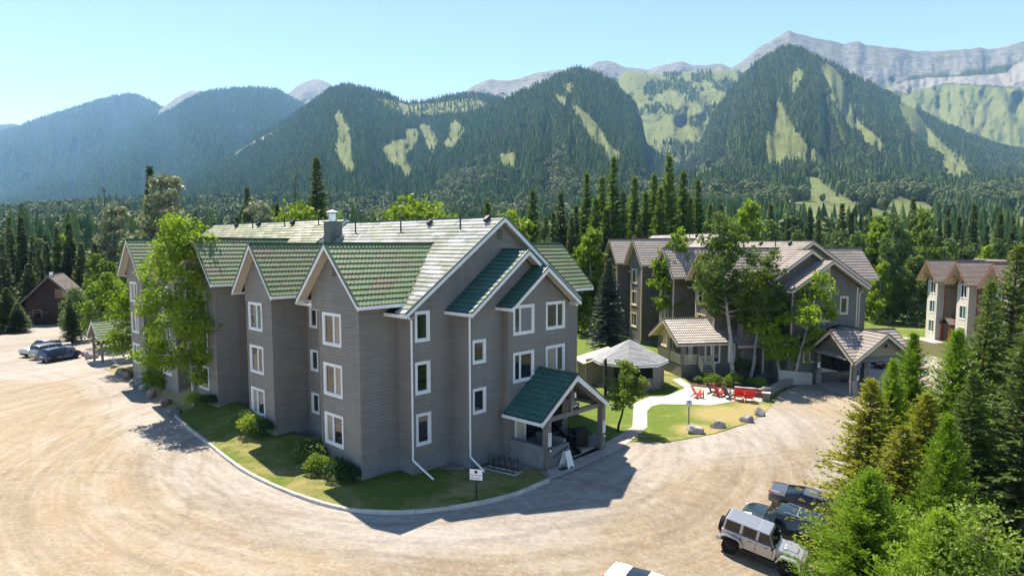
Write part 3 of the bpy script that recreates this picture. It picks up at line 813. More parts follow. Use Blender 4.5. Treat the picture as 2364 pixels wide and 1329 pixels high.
A1 = R(46.35)
MA = frame(-7.72, 32.29, A1)
def A(a, b, z=0.0): return MA @ Vector((a, b, z))
D = ('glass_dark',)
cA = dict(dz=0, wall='siding_grey', found='foundation', trim='white_trim', wtrim='white_trim', soffit='soffit', edge='ridge_green', gable='siding_grey',
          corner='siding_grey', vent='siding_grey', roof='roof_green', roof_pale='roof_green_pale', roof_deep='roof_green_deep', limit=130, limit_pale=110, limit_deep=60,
          ridge=(8.77, 13.78), eaves=(1.6, 15.92), slope=0.7085, b=(-1.29, 14.9, 39.0), step=0.33, sills=False,
          bays=[(2.12, 3.03, 0.0, 3.78, 12.25, 0), (10.82, 2.67, 9.4, 12.8, 12.25, 0), (19.7, 2.85, 17.86, 21.5, 12.62, 1), (27.2, 2.85, 25.5, 29.0, 12.62, 1), (34.67, 2.9, 33.0, 36.6, 12.62, 1)],
          rbays=[(2.5, 3.0, 0.4, 4.4, 12.25, 0), (11.0, 2.8, 9.4, 12.6, 12.25, 0), (24.0, 2.8, 22.3, 25.8, 12.62, 1)], rx=18.35,
          recess=[(8.2, 0.0), (16.6, 0.3)],
          panes=[('glass_dark', 'curtain'), ('curtain', 'glass_dark'), ('curtain', 'glass_dark'), ('glass_dark', 'curtain'), ('glass_dark', 'glass_dark'), ('teal_pane', 'glass_dark'), ('glass_dark', 'glass_dark')],
          win1=[(2.64, 3.36, 7.24, 8.6, None, D, 0.13), (2.62, 3.36, 4.46, 5.94, None, D, 0.13), (2.64, 3.38, 1.70, 3.18, None, D, 0.13), (13.3, 13.75, 7.0, 8.5, None, D, 0.1), (13.3, 13.75, 4.3, 5.8, None, D, 0.1)],
          gables=[(9.02, 11.9, 4.6, 13.45, -2.68, 0.735, 5.05, 13.0, 0.95,
                   [(5.40, 6.15, 5.88, 6.95, None, D, 0.12), (5.40, 6.15, 3.12, 4.3, None, D, 0.12)]),
                  (10.1, 10.95, 7.08, 13.13, -3.2, 0.715, 7.57, 12.73, 0.95,
                   [(8.03, 9.52, 7.23, 8.66, 8.5, ('glass_dark', 'blind'), 0.13), (10.83, 12.33, 7.27, 8.68, 11.75, D, 0.13),
                    (8.03, 9.52, 4.52, 6.0, 8.5, D, 0.13), (10.83, 12.33, 4.55, 6.05, 11.75, ('curtain', 'glass_dark'), 0.13)])],
          voids={1: [(8.9, 12.3, 0.95, 2.7)]},
          spouts=[[(1.75, -1.8, 8.5), (2.2, -1.42, 8.3), (2.2, -1.42, 0.95), (2.6, -2.6, 0.12)],
                  [(4.75, -3.1, 8.45), (4.97, -2.82, 8.25), (4.97, -2.82, 0.8), (5.2, -3.7, 0.12)],
                  [(2.2, 6.6, 8.6), (2.2, 4.2, 8.3), (2.2, 4.2, 1.0), (0.2, 5.6, 0.35)],
                  [(13.1, -2.8, 8.5), (13.1, -2.6, 8.2), (13.1, -2.6, 0.5)]],
          pipes=[(7.6, 11.9, 0.75), (7.6, 6.6, 0.75), (7.7, 0.9, 1.0), (8.2, 18.0, 0.85), (8.2, 23.5, 0.85), (8.2, 29.5, 0.85)],
          hoods=[(8.2, 4.3), (8.3, -0.8), (8.3, 15.8), (8.3, 22.2), (8.3, 28.4), (8.3, 33.0)], chimney=(7.0, 13.9))
main_b = chalet('apartment_building', 'grey sided three storey apartment block with green tiled gables and white window frames', MA, cA)

def text_mesh(s, size, mat, parent, M, name='lettering'):
    cu = bpy.data.curves.new(name, 'FONT'); cu.body = s; cu.size = size; cu.extrude = 0.002; cu.resolution_u = 2
    o = bpy.data.objects.new(name, cu); COL.objects.link(o)
    me = o.to_mesh().copy(); COL.objects.unlink(o); bpy.data.objects.remove(o)
    me.materials.clear(); me.materials.append(MATS[mat])
    q = link(bpy.data.objects.new(name, me), parent); q.matrix_local = M
    return q
# ---- entrance porch of the grey block: built as a part of it
def entrance_porch(root):
    ra, z, half, rise, b0, b1 = 10.12, 5.0, 3.02, 2.12, -6.05, -3.2
    fl = MB(); fl.box(8.2, 13.3, -5.75, -3.22, -0.3, 0.03)
    fl.box(11.4, 12.9, -5.3, -3.22, 0.03, 0.10)
    p = fl.build('entrance_porch', 'concrete', root)
    rf = Roof(p, 'roof_green_deep', 46, 11)
    gable_pair(rf, p, 'dark_void', (ra, b0, z), (ra, b1, z), (1, 0, 0), half, rise, capmat='ridge_green')
    rf.finish()
    rake(p, (ra, b0, z), (1, 0, 0), half, rise, (0, -1, 0), 'white_trim', 'ridge_green', 0.3, soff='timber_grey', inward=2.7)
    for sg in (-1, 1):
        x = ra + sg * (half + 0.03); gutter(p, (x, b0, z - rise - 0.15), (x, b1, z - rise - 0.15))
    for x in (8.05, 13.05):
        m = MB(); m.box(x - 0.17, x + 0.17, -5.78, -5.44, -0.2, 2.95); m.build('post', 'timber_grey', p)
    m = MB()
    m.bar((7.6, -5.61, 2.72), (12.75, -5.61, 2.72), 0.2, 0.26); m.bar((ra, -5.61, 2.8), (ra, -5.61, 4.75), 0.2, 0.2, (0, 1, 0))
    for sg in (-1, 1):
        m.bar((ra + sg * 0.05, -5.61, 4.72), (ra + sg * 2.8, -5.61, 2.80), 0.2, 0.26)
        m.bar((ra + sg * 2.5, -3.3, 2.85), (ra + sg * 2.5, -5.5, 2.85), 0.18, 0.22)
    m.bar((8.2, -4.3, 3.0), (12.0, -4.3, 3.0), 0.16, 0.22)
    m.build('truss', 'timber_grey', p)
    # low walls of the sunken entry
    m = MB(); m.box(7.62, 7.86, -5.62, -3.22, -0.2, 1.32); m.build('parapet', 'foundation', p)
    m = MB(); m.box(8.24, 9.85, -5.74, -5.5, -0.2, 1.12); m.build('parapet', 'foundation', p)
    m = MB(); m.box(9.62, 9.86, -5.48, -3.4, -0.2, 1.3); m.build('parapet', 'foundation', p)
    m = MB(); m.box(12.75, 12.95, -5.4, -3.3, 0.0, 0.9); m.build('parapet', 'foundation', p)
    m = MB(); m.path([(8.35, -5.82, 0.62), (9.6, -5.82, 0.95)], 0.025); m.path([(9.6, -5.82, 0.95), (9.6, -5.74, 0.95)], 0.02); m.build('wall_handrail', 'black_metal', p)
    # stair up to the door
    for k in range(8):
        m = MB(); m.box(9.95, 11.25, -5.35 + k * 0.26, -5.35 + k * 0.26 + 0.3, 0.05 + 0.17 * k, 0.10 + 0.17 * k); m.build('tread', 'black_metal', p)
    for x in (9.92, 11.28):
        m = MB()
        a, b = Vector((x, -5.42, 0.05)), Vector((x, -3.3, 1.45))
        m.bar(a, b, 0.05, 0.22)
        for h in (0.35, 0.62, 0.9): m.tube(a + Vector((0, 0, h)), b + Vector((0, 0, h)), 0.022, 0.022, 6)
        for t in (0.0, 0.33, 0.66, 1.0):
            q = a.lerp(b, t); m.tube(q, q + Vector((0, 0, 0.92)), 0.025, 0.025, 6)
        m.build('railing', 'black_metal', p)
    m = MB(); m.box(8.9, 12.3, -3.17, -1.9, 0.95, 2.7); m.build('entry_shade_fill', 'dark_void', p)  # near-black box fills the opening, its colour standing for the shade inside
    m = MB(); m.box(8.15, 8.82, -3.26, -3.205, 0.3, 2.55); dr = m.build('door', 'tan_trim', p)
    m = MB()
    for x in (8.08, 8.86): m.box(x - 0.05, x + 0.05, -3.3, -3.21, 0.3, 2.6)
    m.build('door_frame', 'white_trim', p)
    m = MB(); m.tube((ra + 0.02, -5.72, 3.9), (ra + 0.02, -5.86, 3.9), 0.05, 0.05); m.tube((ra + 0.02, -5.86, 3.95), (ra + 0.02, -5.86, 3.65), 0.07, 0.10, 10); m.build('lantern', 'galvanised', p)
    # house-number boards down the posts
    for (x, zt) in ((8.05, 2.05), (13.05, 1.75)):
        m = MB(); m.box(x - 0.10, x + 0.14, -5.815, -5.785, zt - 0.75, zt); sgn = m.build('number_board', 'sign_white', p)
        for k, ch in enumerate('8511'):
            text_mesh(ch, 0.2, 'sign_black', sgn, Matrix.Translation((x - 0.045, -5.82, zt - 0.19 - k * 0.175)) @ Matrix.Rotation(R(90), 4, 'X'))
    m = MB(); m.box(7.98, 8.2, -5.83, -5.785, 0.95, 1.2); nb = m.build('notice_board', 'black_metal', p)
    m = MB(); m.box(8.01, 8.17, -5.84, -5.831, 0.98, 1.13); m.build('notice', 'sign_white', nb)
    m = MB(); m.box(12.98, 13.2, -5.82, -5.785, 0.55, 0.95); nb = m.build('notice_board', 'sign_green', p)
    m = MB(); m.box(13.01, 13.17, -5.83, -5.821, 0.75, 0.85); m.build('notice', 'sign_white', nb)
    return p
entrance_porch(main_b)
# ------------------------------------------------------------------ ground, lot, lawns, kerb, paths
def structure(o): return tag(o, kind='structure')
def poly_sheet(name, pts, z, mat, dens=1.5):
    """flat polygon sheet, filled and lightly subdivided"""
    import bmesh
    bm = bmesh.new()
    vs = [bm.verts.new((p[0], p[1], z)) for p in pts]
    f = bm.faces.new(vs)
    bmesh.ops.triangulate(bm, faces=[f])
    me = bpy.data.meshes.new(name); bm.to_mesh(me); bm.free()
    for p in me.polygons:
        if p.normal.z < 0: p.flip()
    me.materials.append(MATS[mat])
    return structure(link(bpy.data.objects.new(name, me)))
LX0, LX1, LY0, LY1 = -120.0, 60.0, -15.0, 112.0
m = MB()
for (x0, x1, y0, y1) in ((-2600, 2600, LY1, 1600), (-2600, LX0, -60, LY1), (LX1, 2600, -60, LY1)):
    m.quad((x0, y0, 0), (x1, y0, 0), (x1, y1, 0), (x0, y1, 0))
structure(m.build('ground', 'forest_floor'))
def gh(x, y):
    """ground height: the lot falls gently towards the parking stalls at the right"""
    s = (x - 5.0) * 0.6 - (y - 35.0) * 0.8 - 2.6
    f = np.where(s > -8, np.log1p(np.exp(np.clip(s, -30, 30))), 0.0)
    return -3.2 * np.tanh(0.27 * f / 3.2)
def Gs(px, py):
    p = G(px, py)
    for _ in range(25):
        z = float(gh(p.x, p.y)); p = G(px, py, p.z + 0.6 * (z - p.z))
    return p
def seg_dist(P, pts):
    d = np.full(len(P), 1e9)
    for a, b in zip(pts[:-1], pts[1:]):
        a = np.array(a[:2]); b = np.array(b[:2]); ab = b - a
        t = np.clip(((P - a) @ ab) / max(1e-9, ab @ ab), 0, 1)
        d = np.minimum(d, np.linalg.norm(P - a - t[:, None] * ab, axis=1))
    return d
def in_poly(x, y, poly):
    x = np.asarray(x, float); y = np.asarray(y, float); r = np.zeros(x.shape, bool)
    n = len(poly)
    for i in range(n):
        x0, y0 = poly[i][0], poly[i][1]; x1, y1 = poly[(i + 1) % n][0], poly[(i + 1) % n][1]
        c = ((y0 > y) != (y1 > y)) & (x < (x1 - x0) * (y - y0) / ((y1 - y0) or 1e-9) + x0)
        r ^= c
    return r
KERB_PX = [(392, 946), (430, 985), (480, 1024), (520, 1056), (560, 1086), (620, 1117), (700, 1150), (760, 1168), (820, 1180), (890, 1185), (960, 1183), (1050, 1173), (1130, 1158), (1200, 1138), (1268, 1110)]
KERB = [G(*p) for p in KERB_PX]
BOULDER_EDGE = [G(*p) for p in ((392, 946), (345, 915), (310, 890), (285, 872), (258, 858), (232, 848))]
BED = [(10.2, 12), (12.2, 19.5), (14.6, 25), (18.5, 31), (23, 38), (30, 45.5), (40, 51), (90, 58), (90, -10), (9, -10)]
def gravel_lot():
    xs = np.arange(LX0, LX1 + 0.5, 1.0); ys = np.arange(LY0, LY1 + 0.5, 1.0)
    gx, gy = np.meshgrid(xs, ys)
    P = np.stack([gx.ravel(), gy.ravel()], 1)
    d = np.minimum(seg_dist(P, list(reversed(BOULDER_EDGE)) + KERB + [G(1480, 1022), G(1560, 1015), G(1650, 1000), G(1760, 960)]), seg_dist(P, BED[1:8]))
    edge = np.clip(1.0 - d / 7.5, 0, 1)
    edge = np.maximum(edge, np.clip((P[:, 1] - 52) / 10, 0, 0.9))
    poly = [(-140, -15), (60, -15), (60, 52), (46, 70), (34, 66), (20, 60), (0, 50), (-20, 60), (-40, 72), (-45, 78), (-52, 84), (-58, 92), (-68, 118), (-84, 118), (-140, 78)]
    def signed(poly):
        dd = seg_dist(P, poly + poly[:1]); return np.where(in_poly(P[:, 0], P[:, 1], poly), dd, -dd)
    bed = np.maximum(-signed(poly), signed(BED))
    V = np.concatenate([P, gh(P[:, 0], P[:, 1])[:, None]], 1)
    nx = len(xs); ny = len(ys)
    i, j = np.meshgrid(np.arange(nx - 1), np.arange(ny - 1))
    a = (j * nx + i).ravel(); F = np.stack([a, a + 1, a + nx + 1, a + nx], 1)
    me = np_mesh('gravel_lot', V, F, ['gravel'], smooth=True)
    at_ = me.attributes.new('edge', 'FLOAT', 'POINT'); at_.data.foreach_set('value', edge.astype(np.float32))
    at_ = me.attributes.new('bed', 'FLOAT', 'POINT'); at_.data.foreach_set('value', np.clip(bed, -3, 3).astype(np.float32))
    structure(link(bpy.data.objects.new('gravel_lot', me)))
gravel_lot()
# front lawn of the grey block: rises from the kerb towards the left bays
inner = [(1.2, 21.0, 1.05), (1.2, 18.5, 0.98), (1.2, 15.5, 0.85), (1.2, 12.6, 0.68), (1.2, 9.6, 0.52), (1.2, 6.5, 0.36), (1.2, 3.5, 0.16), (1.2, 1.2, 0.10), (1.6, 0.0, 0.10), (2.4, -0.4, 0.10), (3.2, -0.8, 0.10), (4.6, -1.1, 0.10), (6.0, -2.2, 0.10), (7.2, -3.0, 0.10), (8.1, -4.4, 0.10)]
def ruled(name, outer, inn, mat, n=6, z0=0.10):
    mb = MB(); k = len(outer)
    for i in range(k):
        o = outer[i]; q = A(*inn[i][:2]); zi = inn[i][2]
        for j in range(n + 1):
            t = j / n; e = t * t * (3 - 2 * t)
            mb.v.append((o.x + (q.x - o.x) * t, o.y + (q.y - o.y) * t, z0 + (zi - z0) * e + 0.02 * math.sin(i * 2.1 + j)*(0 < j < n)))
    for i in range(k - 1):
        for j in range(n):
            a = i * (n + 1) + j; mb.f.append((a, a + n + 1, a + n + 2, a + 1))
    return structure(mb.build(name, mat, smooth=True))
ruled('lawn', KERB, inner, 'grass_lawn')
ruled('lawn', BOULDER_EDGE, [(1.2, 21.0, 1.05), (1.2, 25.0, 1.1), (1.2, 29.0, 1.0), (1.2, 33.0, 0.9), (1.2, 37.0, 0.7), (1.2, 41.0, 0.5)], 'grass_dry', z0=0.03)
mb = MB()
def kerb_mesh(pts, w=0.16, h=0.14):
    mb = MB(); P = [Vector((p.x, p.y, 0)) for p in pts]; rows = []
    for i, p in enumerate(P):
        t = (P[min(i + 1, len(P) - 1)] - P[max(i - 1, 0)]).normalized(); n = Vector((t.y, -t.x, 0))
        for (o, z) in ((w / 2, -0.1), (w / 2, h - 0.02), (w / 2 - 0.02, h), (-w / 2 + 0.02, h), (-w / 2, h - 0.02), (-w / 2, -0.1)):
            mb.v.append(tuple(p + n * o + Vector((0, 0, z))))
    for i in range(len(P) - 1):
        for j in range(5):
            a = i * 6 + j; mb.f.append((a, a + 1, a + 7, a + 6))
    mb.f.append((0, 1, 2, 3, 4, 5)); k = (len(P) - 1) * 6; mb.f.append(tuple(range(k, k + 6)))
    return mb
def smooth_pts(pts, n=4):
    out = []
    for i in range(len(pts) - 1):
        p0, p1, p2, p3 = pts[max(i - 1, 0)], pts[i], pts[i + 1], pts[min(i + 2, len(pts) - 1)]
        for k in range(n):
            t = k / n
            out.append(0.5 * ((2 * p1) + (p2 - p0) * t + (2 * p0 - 5 * p1 + 4 * p2 - p3) * t * t + (3 * p1 - p0 - 3 * p2 + p3) * t ** 3))
    out.append(pts[-1]); return out
kb = structure(kerb_mesh(smooth_pts(KERB), 0.13, 0.10).build('kerb', 'foundation'))
kp = smooth_pts(KERB, 6)
for i in range(0, len(kp) - 1, 5):
    q = [Vector(p) for p in kp[i:i + 6]]
    if len(q) < 2: break
    q[-1] = q[-1] + (q[-2] - q[-1]).normalized() * 0.025
    kerb_mesh(q, 0.17, 0.135 + 0.012 * ((i * 7) % 3)).build('kerb_segment', 'kerb_concrete', kb)
def gp(pts, z=0.0): return [G(x, y, z) for x, y in pts]
# lawn between the two blocks
poly_sheet('lawn', gp([(1290, 1060), (1440, 1022), (1480, 1018), (1520, 1022), (1560, 1017), (1650, 1000), (1720, 978), (1762, 957), (1783, 932), (1800, 908), (1850, 884), (1905, 862), (1960, 812), (2100, 785), (2230, 760), (2230, 705), (1800, 690), (1340, 670), (1300, 700)]), 0.016, 'grass_lush')
poly_sheet('sidewalk', gp([(1262, 1086), (1385, 1030), (1462, 984), (1494, 986), (1428, 1041), (1295, 1099), (1270, 1108)]), 0.03, 'paver_pink')
poly_sheet('footpath', gp([(1462, 946), (1494, 949), (1494, 988), (1460, 986)]), 0.036, 'concrete')
poly_sheet('patio', gp([(1463, 946), (1463, 933), (1480, 924), (1501, 916), (1533, 916), (1563, 905), (1582, 896), (1552, 877), (1569, 874), (1600, 893), (1640, 897), (1700, 900), (1763, 907), (1760, 927), (1697, 926), (1640, 936), (1594, 934), (1526, 933), (1505, 938), (1494, 949)]), 0.042, 'patio_pale')
poly_sheet('driveway', gp([(1895, 893), (1990, 930), (2130, 850), (2060, 815), (1930, 840), (1880, 870)]), 0.028, 'paver_pink')
poly_sheet('yard', [(-92, 101), (-66, 108), (-70, 96), (-76, 88), (-110, 80), (-120, 96)], 0.012, 'grass_dry')
poly_sheet('planting_bed', gp([(1575, 868), (1600, 891), (1640, 896), (1765, 905), (1790, 895), (1850, 874), (1890, 858), (1880, 840), (1700, 850)]), 0.05, 'mulch')
poly_sheet('gravel_strip', [A(*p) for p in ((3.6, -1.25), (5.1, -1.25), (5.1, -2.75), (4.5, -2.6))], 0.125, 'stone_wall')
poly_sheet('gravel_strip', [A(*p) for p in ((6.3, -2.65), (7.55, -3.2), (7.55, -5.5), (7.0, -5.0), (6.6, -3.6))], 0.125, 'stone_wall')
# ------------------------------------------------------------------ mountains: each a real slope between a foot line and its ridge
_rs = np.random.RandomState(7)
_LAT = _rs.rand(256, 256)
def vnoise(x, y):
    xi = np.floor(x).astype(int); yi = np.floor(y).astype(int); fx = x - xi; fy = y - yi
    fx = fx * fx * (3 - 2 * fx); fy = fy * fy * (3 - 2 * fy)
    g = lambda a, b: _LAT[a % 256, b % 256]
    return (g(xi, yi) * (1 - fx) + g(xi + 1, yi) * fx) * (1 - fy) + (g(xi, yi + 1) * (1 - fx) + g(xi + 1, yi + 1) * fx) * fy
def fbm(x, y, o=5, g=0.5):
    s = 0; a = 1.0; t = 0
    for k in range(o):
        s = s + a * vnoise(x * 2 ** k + 17.3 * k, y * 2 ** k + 9.1 * k); t += a; a *= g
    return s / t
def interp(x, pts):
    p = np.array(pts, float); return np.interp(x, p[:, 0], p[:, 1])
GRASS, ROCK, SCREE, OPEN = 0, 1, 2, 3
def hill(name, ridge, Dr, Df, yf, q=0.85, amp=0.06, seed=0, step=6.0, rows=64, cover=(), rock_above=None, spur=0.017, jag=2.0, back=True, dens=0.02, tree=(17, 5.0), minsc=0.6, mixdec=None, treeline=None, drop=20, rels=2.2, x0=None, x1=None):
    """ridge: photograph pixels of the skyline; Dr/Df distance of ridge and foot in metres; yf foot line (pixels)
    cover: list of (kind, polygon) clearings; returns surface points for the forest"""
    xa = ridge[0][0] if x0 is None else x0; xb = ridge[-1][0] if x1 is None else x1
    xs = np.arange(xa, xb + step, step)
    yr = interp(xs, ridge) + (fbm(xs * 0.05 + seed, xs * 0 + seed, 4) - 0.5) * jag * 2
    yfoot = interp(xs, yf) if isinstance(yf, (list, tuple)) else np.full(xs.shape, float(yf))
    dr = interp(xs, Dr) if isinstance(Dr, (list, tuple)) else np.full(xs.shape, float(Dr))
    s = np.linspace(0, 1, rows)
    S, X = np.meshgrid(s, xs, indexing='ij')
    yy = yfoot + (np.minimum(yr, yfoot - 2) - yfoot) * S ** q
    Yd = Df + (dr - Df) * S
    rel = fbm(X * spur + seed * 3.1 + 0.35 * S, S * rels + seed, 5, 0.55) - 0.5
    rel = np.abs(rel) * 2 - 0.35
    Yd = Yd * (1 + amp * rel * np.sin(np.pi * np.clip(S * 0.94 + 0.06, 0, 1)) * 2.0)
    dirx = (X - CX) / FPX
    up = -(yy - CY) / FPX
    dy = FW[1] + up * UPV[1]; dz = FW[2] + up * UPV[2]
    V = np.stack([dirx / dy * Yd, Yd, CAMZ + dz / dy * Yd], -1)
    cov = np.zeros(V.shape[:2] + (4,), np.float32); cov[..., 3] = 1
    op = np.zeros(V.shape[:2], bool)
    for kind, poly in cover:
        k = in_poly(X, yy, poly) | in_poly(X, yy - 6, poly) | in_poly(X, yy - 12, poly) | in_poly(X + 6, yy - 5, poly) | in_poly(X - 6, yy - 5, poly) if kind == GRASS else in_poly(X, yy, poly)
        if kind in (GRASS, OPEN): cov[..., 0][k] = 1
        elif kind == ROCK: cov[..., 1][k] = 1
        else: cov[..., 2][k] = 1
        op |= k & (kind != OPEN)
    if rock_above is not None:
        ra = interp(X, rock_above) + (fbm(X * 0.03, yy * 0.03 + seed, 4) - 0.5) * 30
        cov[..., 1] = np.clip((ra - yy) / 8, 0, 1) * (1 - cov[..., 2])
    if back:
        b1 = V[-1].copy(); b1[:, 1] += 0.10 * dr; b1[:, 2] -= 0.06 * dr
        b2 = V[-1].copy(); b2[:, 1] += 0.35 * dr; b2[:, 2] = -5
        VV = np.concatenate([V, b1[None], b2[None]], 0); CC = np.concatenate([cov, cov[-1:], cov[-1:]], 0)
    else: VV, CC = V, cov
    nr, nc = VV.shape[:2]
    i, j = np.meshgrid(np.arange(nr - 1), np.arange(nc - 1), indexing='ij')
    a = (i * nc + j).ravel(); F = np.stack([a, a + 1, a + nc + 1, a + nc], 1)
    me = np_mesh(name, VV.reshape(-1, 3), F, ['hillside'], smooth=True)
    ca = me.color_attributes.new('cover', 'FLOAT_COLOR', 'POINT'); ca.data.foreach_set('color', CC.reshape(-1, 4).ravel().astype(np.float32))
    structure(link(bpy.data.objects.new(name, me)))
    # ---- scatter
    rs = np.random.RandomState(seed + 100)
    P00, P01, P10 = V[:-1, :-1], V[:-1, 1:], V[1:, :-1]
    area = np.linalg.norm(np.cross(P01 - P00, P10 - P00), axis=-1)
    dd = dens(X[:-1, :-1], yy[:-1, :-1]) if callable(dens) else dens
    lam = area * dd
    if treeline is not None:
        tl = interp(X[:-1, :-1], treeline); lam = lam * np.clip(1 - (tl - yy[:-1, :-1]) / 18, 0.0, 1)
    cnt = rs.poisson(lam)
    ii, jj = np.nonzero(cnt); rep = cnt[ii, jj]; ii = np.repeat(ii, rep); jj = np.repeat(jj, rep)
    u = rs.rand(len(ii), 1); w = rs.rand(len(ii), 1)
    p = (V[ii, jj] * (1 - u) + V[ii + 1, jj] * u) * (1 - w) + (V[ii, jj + 1] * (1 - u) + V[ii + 1, jj + 1] * u) * w
    px, py = topix(p)
    keep = np.ones(len(p), bool)
    jx = px + rs.randn(len(p)) * 1.2; jy = py + rs.randn(len(p)) * 1.0
    for kind, poly in cover:
        k = in_poly(jx, jy, poly)
        if kind == GRASS: k = k | in_poly(jx + 7, jy - 6, poly) | in_poly(jx - 7, jy - 6, poly) | in_poly(jx, jy - drop * 0.33, poly) | in_poly(jx, jy - drop * 0.66, poly) | in_poly(jx, jy - drop, poly)
        keep &= ~(k & (rs.rand(len(p)) < (0.82 if kind == OPEN else 0.985)))
    if rock_above is not None: keep &= py > interp(px, rock_above) - 4 + rs.randn(len(p)) * 3
    p = p[keep]; px = px[keep]; py = py[keep]
    sc = tree[0] * (minsc + (1.35 - minsc) * rs.rand(len(p)) ** 1.3)
    patch = fbm(p[:, 0] * 0.012 + seed, p[:, 1] * 0.012, 3)
    dec = (patch > mixdec(px, py)) if mixdec is not None else np.zeros(len(p), bool)
    return p, sc, dec

def tree_nodes(kind):
    ng = bpy.data.node_groups.new('forest_' + kind, 'GeometryNodeTree')
    ng.interface.new_socket('Geometry', in_out='INPUT', socket_type='NodeSocketGeometry')
    ng.interface.new_socket('Geometry', in_out='OUTPUT', socket_type='NodeSocketGeometry')
    gi = ng.nodes.new('NodeGroupInput'); go = ng.nodes.new('NodeGroupOutput')
    join = ng.nodes.new('GeometryNodeJoinGeometry')
    if kind.startswith('conifer'):
        tiers = [(0.03, 0.165, 0.24), (0.14, 0.150, 0.24), (0.26, 0.130, 0.23), (0.38, 0.112, 0.22), (0.50, 0.092, 0.21), (0.62, 0.070, 0.20), (0.74, 0.050, 0.26)] if kind == 'conifer' else [(0.04, 0.14, 0.6), (0.42, 0.09, 0.58)]
        for (z, r, h) in tiers:
            c = ng.nodes.new('GeometryNodeMeshCone'); c.fill_type = 'NONE'
            c.inputs['Vertices'].default_value = 13 if kind == 'conifer' else 6
            c.inputs['Radius Top'].default_value = 0.004; c.inputs['Radius Bottom'].default_value = r; c.inputs['Depth'].default_value = h
            t = ng.nodes.new('GeometryNodeTransform'); t.inputs['Translation'].default_value = (0, 0, z); t.inputs['Rotation'].default_value = (0, 0, z * 9)
            ng.links.new(c.outputs[0], t.inputs[0]); ng.links.new(t.outputs[0], join.inputs[0])
        amp, mat, nsc = (0.085, 'needle_far', 26.0) if kind == 'conifer' else (0.055, 'needle_far', 11.0)
    else:
        for k, (x, y, z, r, rz) in enumerate(((0, 0, 0.45, 0.26, 0.36), (0.1, 0.06, 0.62, 0.19, 0.28), (-0.1, 0.03, 0.58, 0.18, 0.26), (0.02, -0.1, 0.70, 0.17, 0.27))):
            c = ng.nodes.new('GeometryNodeMeshIcoSphere'); c.inputs['Radius'].default_value = 1.0; c.inputs['Subdivisions'].default_value = 4
            t = ng.nodes.new('GeometryNodeTransform'); t.inputs['Translation'].default_value = (x, y, z); t.inputs['Scale'].default_value = (r, r, rz)
            ng.links.new(c.outputs[0], t.inputs[0]); ng.links.new(t.outputs[0], join.inputs[0])
        amp, mat, nsc = 0.20, 'leaf_far', 15.0
    sp = ng.nodes.new('GeometryNodeSetPosition')
    nz = ng.nodes.new('ShaderNodeTexNoise'); nz.inputs['Scale'].default_value = nsc; nz.inputs['Detail'].default_value = 2.0
    sub = ng.nodes.new('ShaderNodeVectorMath'); sub.operation = 'SUBTRACT'; sub.inputs[1].default_value = (0.5, 0.5, 0.5)
    mul = ng.nodes.new('ShaderNodeVectorMath'); mul.operation = 'SCALE'; mul.inputs['Scale'].default_value = amp * 2
    ng.links.new(nz.outputs['Color'], sub.inputs[0]); ng.links.new(sub.outputs[0], mul.inputs[0])
    ng.links.new(join.outputs[0], sp.inputs['Geometry']); ng.links.new(mul.outputs[0], sp.inputs['Offset'])
    sm = ng.nodes.new('GeometryNodeSetMaterial'); sm.inputs['Material'].default_value = MATS[mat]
    ng.links.new(sp.outputs[0], sm.inputs[0])
    iop = ng.nodes.new('GeometryNodeInstanceOnPoints')
    na = ng.nodes.new('GeometryNodeInputNamedAttribute'); na.data_type = 'FLOAT_VECTOR'; na.inputs['Name'].default_value = 'sc'
    nr = ng.nodes.new('GeometryNodeInputNamedAttribute'); nr.data_type = 'FLOAT_VECTOR'; nr.inputs['Name'].default_value = 'rot'
    ng.links.new(gi.outputs[0], iop.inputs['Points']); ng.links.new(sm.outputs[0], iop.inputs['Instance'])
    ng.links.new(na.outputs[0], iop.inputs['Scale']); ng.links.new(nr.outputs[0], iop.inputs['Rotation'])
    ng.links.new(iop.outputs[0], go.inputs[0])
    return ng
NG = {k: tree_nodes(k) for k in ('conifer', 'conifer_far', 'leafy')}
def forest(name, label, pts, sc, kind, seed=0, sink=0.3):
    if not len(pts): return
    rs = np.random.RandomState(seed)
    me = bpy.data.meshes.new(name)
    p = np.array(pts, np.float32); p[:, 2] -= sink
    me.vertices.add(len(p)); me.vertices.foreach_set('co', p.ravel())
    w = 0.8 + 0.55 * rs.rand(len(p))
    S = np.stack([sc * w, sc * w, sc], 1).astype(np.float32)
    a = me.attributes.new('sc', 'FLOAT_VECTOR', 'POINT'); a.data.foreach_set('vector', S.ravel())
    r = np.zeros((len(p), 3), np.float32); r[:, 2] = rs.rand(len(p)) * 6.28; r[:, 0] = rs.randn(len(p)) * 0.03; r[:, 1] = rs.randn(len(p)) * 0.03
    a = me.attributes.new('rot', 'FLOAT_VECTOR', 'POINT'); a.data.foreach_set('vector', r.ravel())
    o = link(bpy.data.objects.new(name, me))
    md = o.modifiers.new('trees', 'NODES'); md.node_group = NG[kind]
    return tag(o, label, 'forest', kind='stuff')
FAR = []
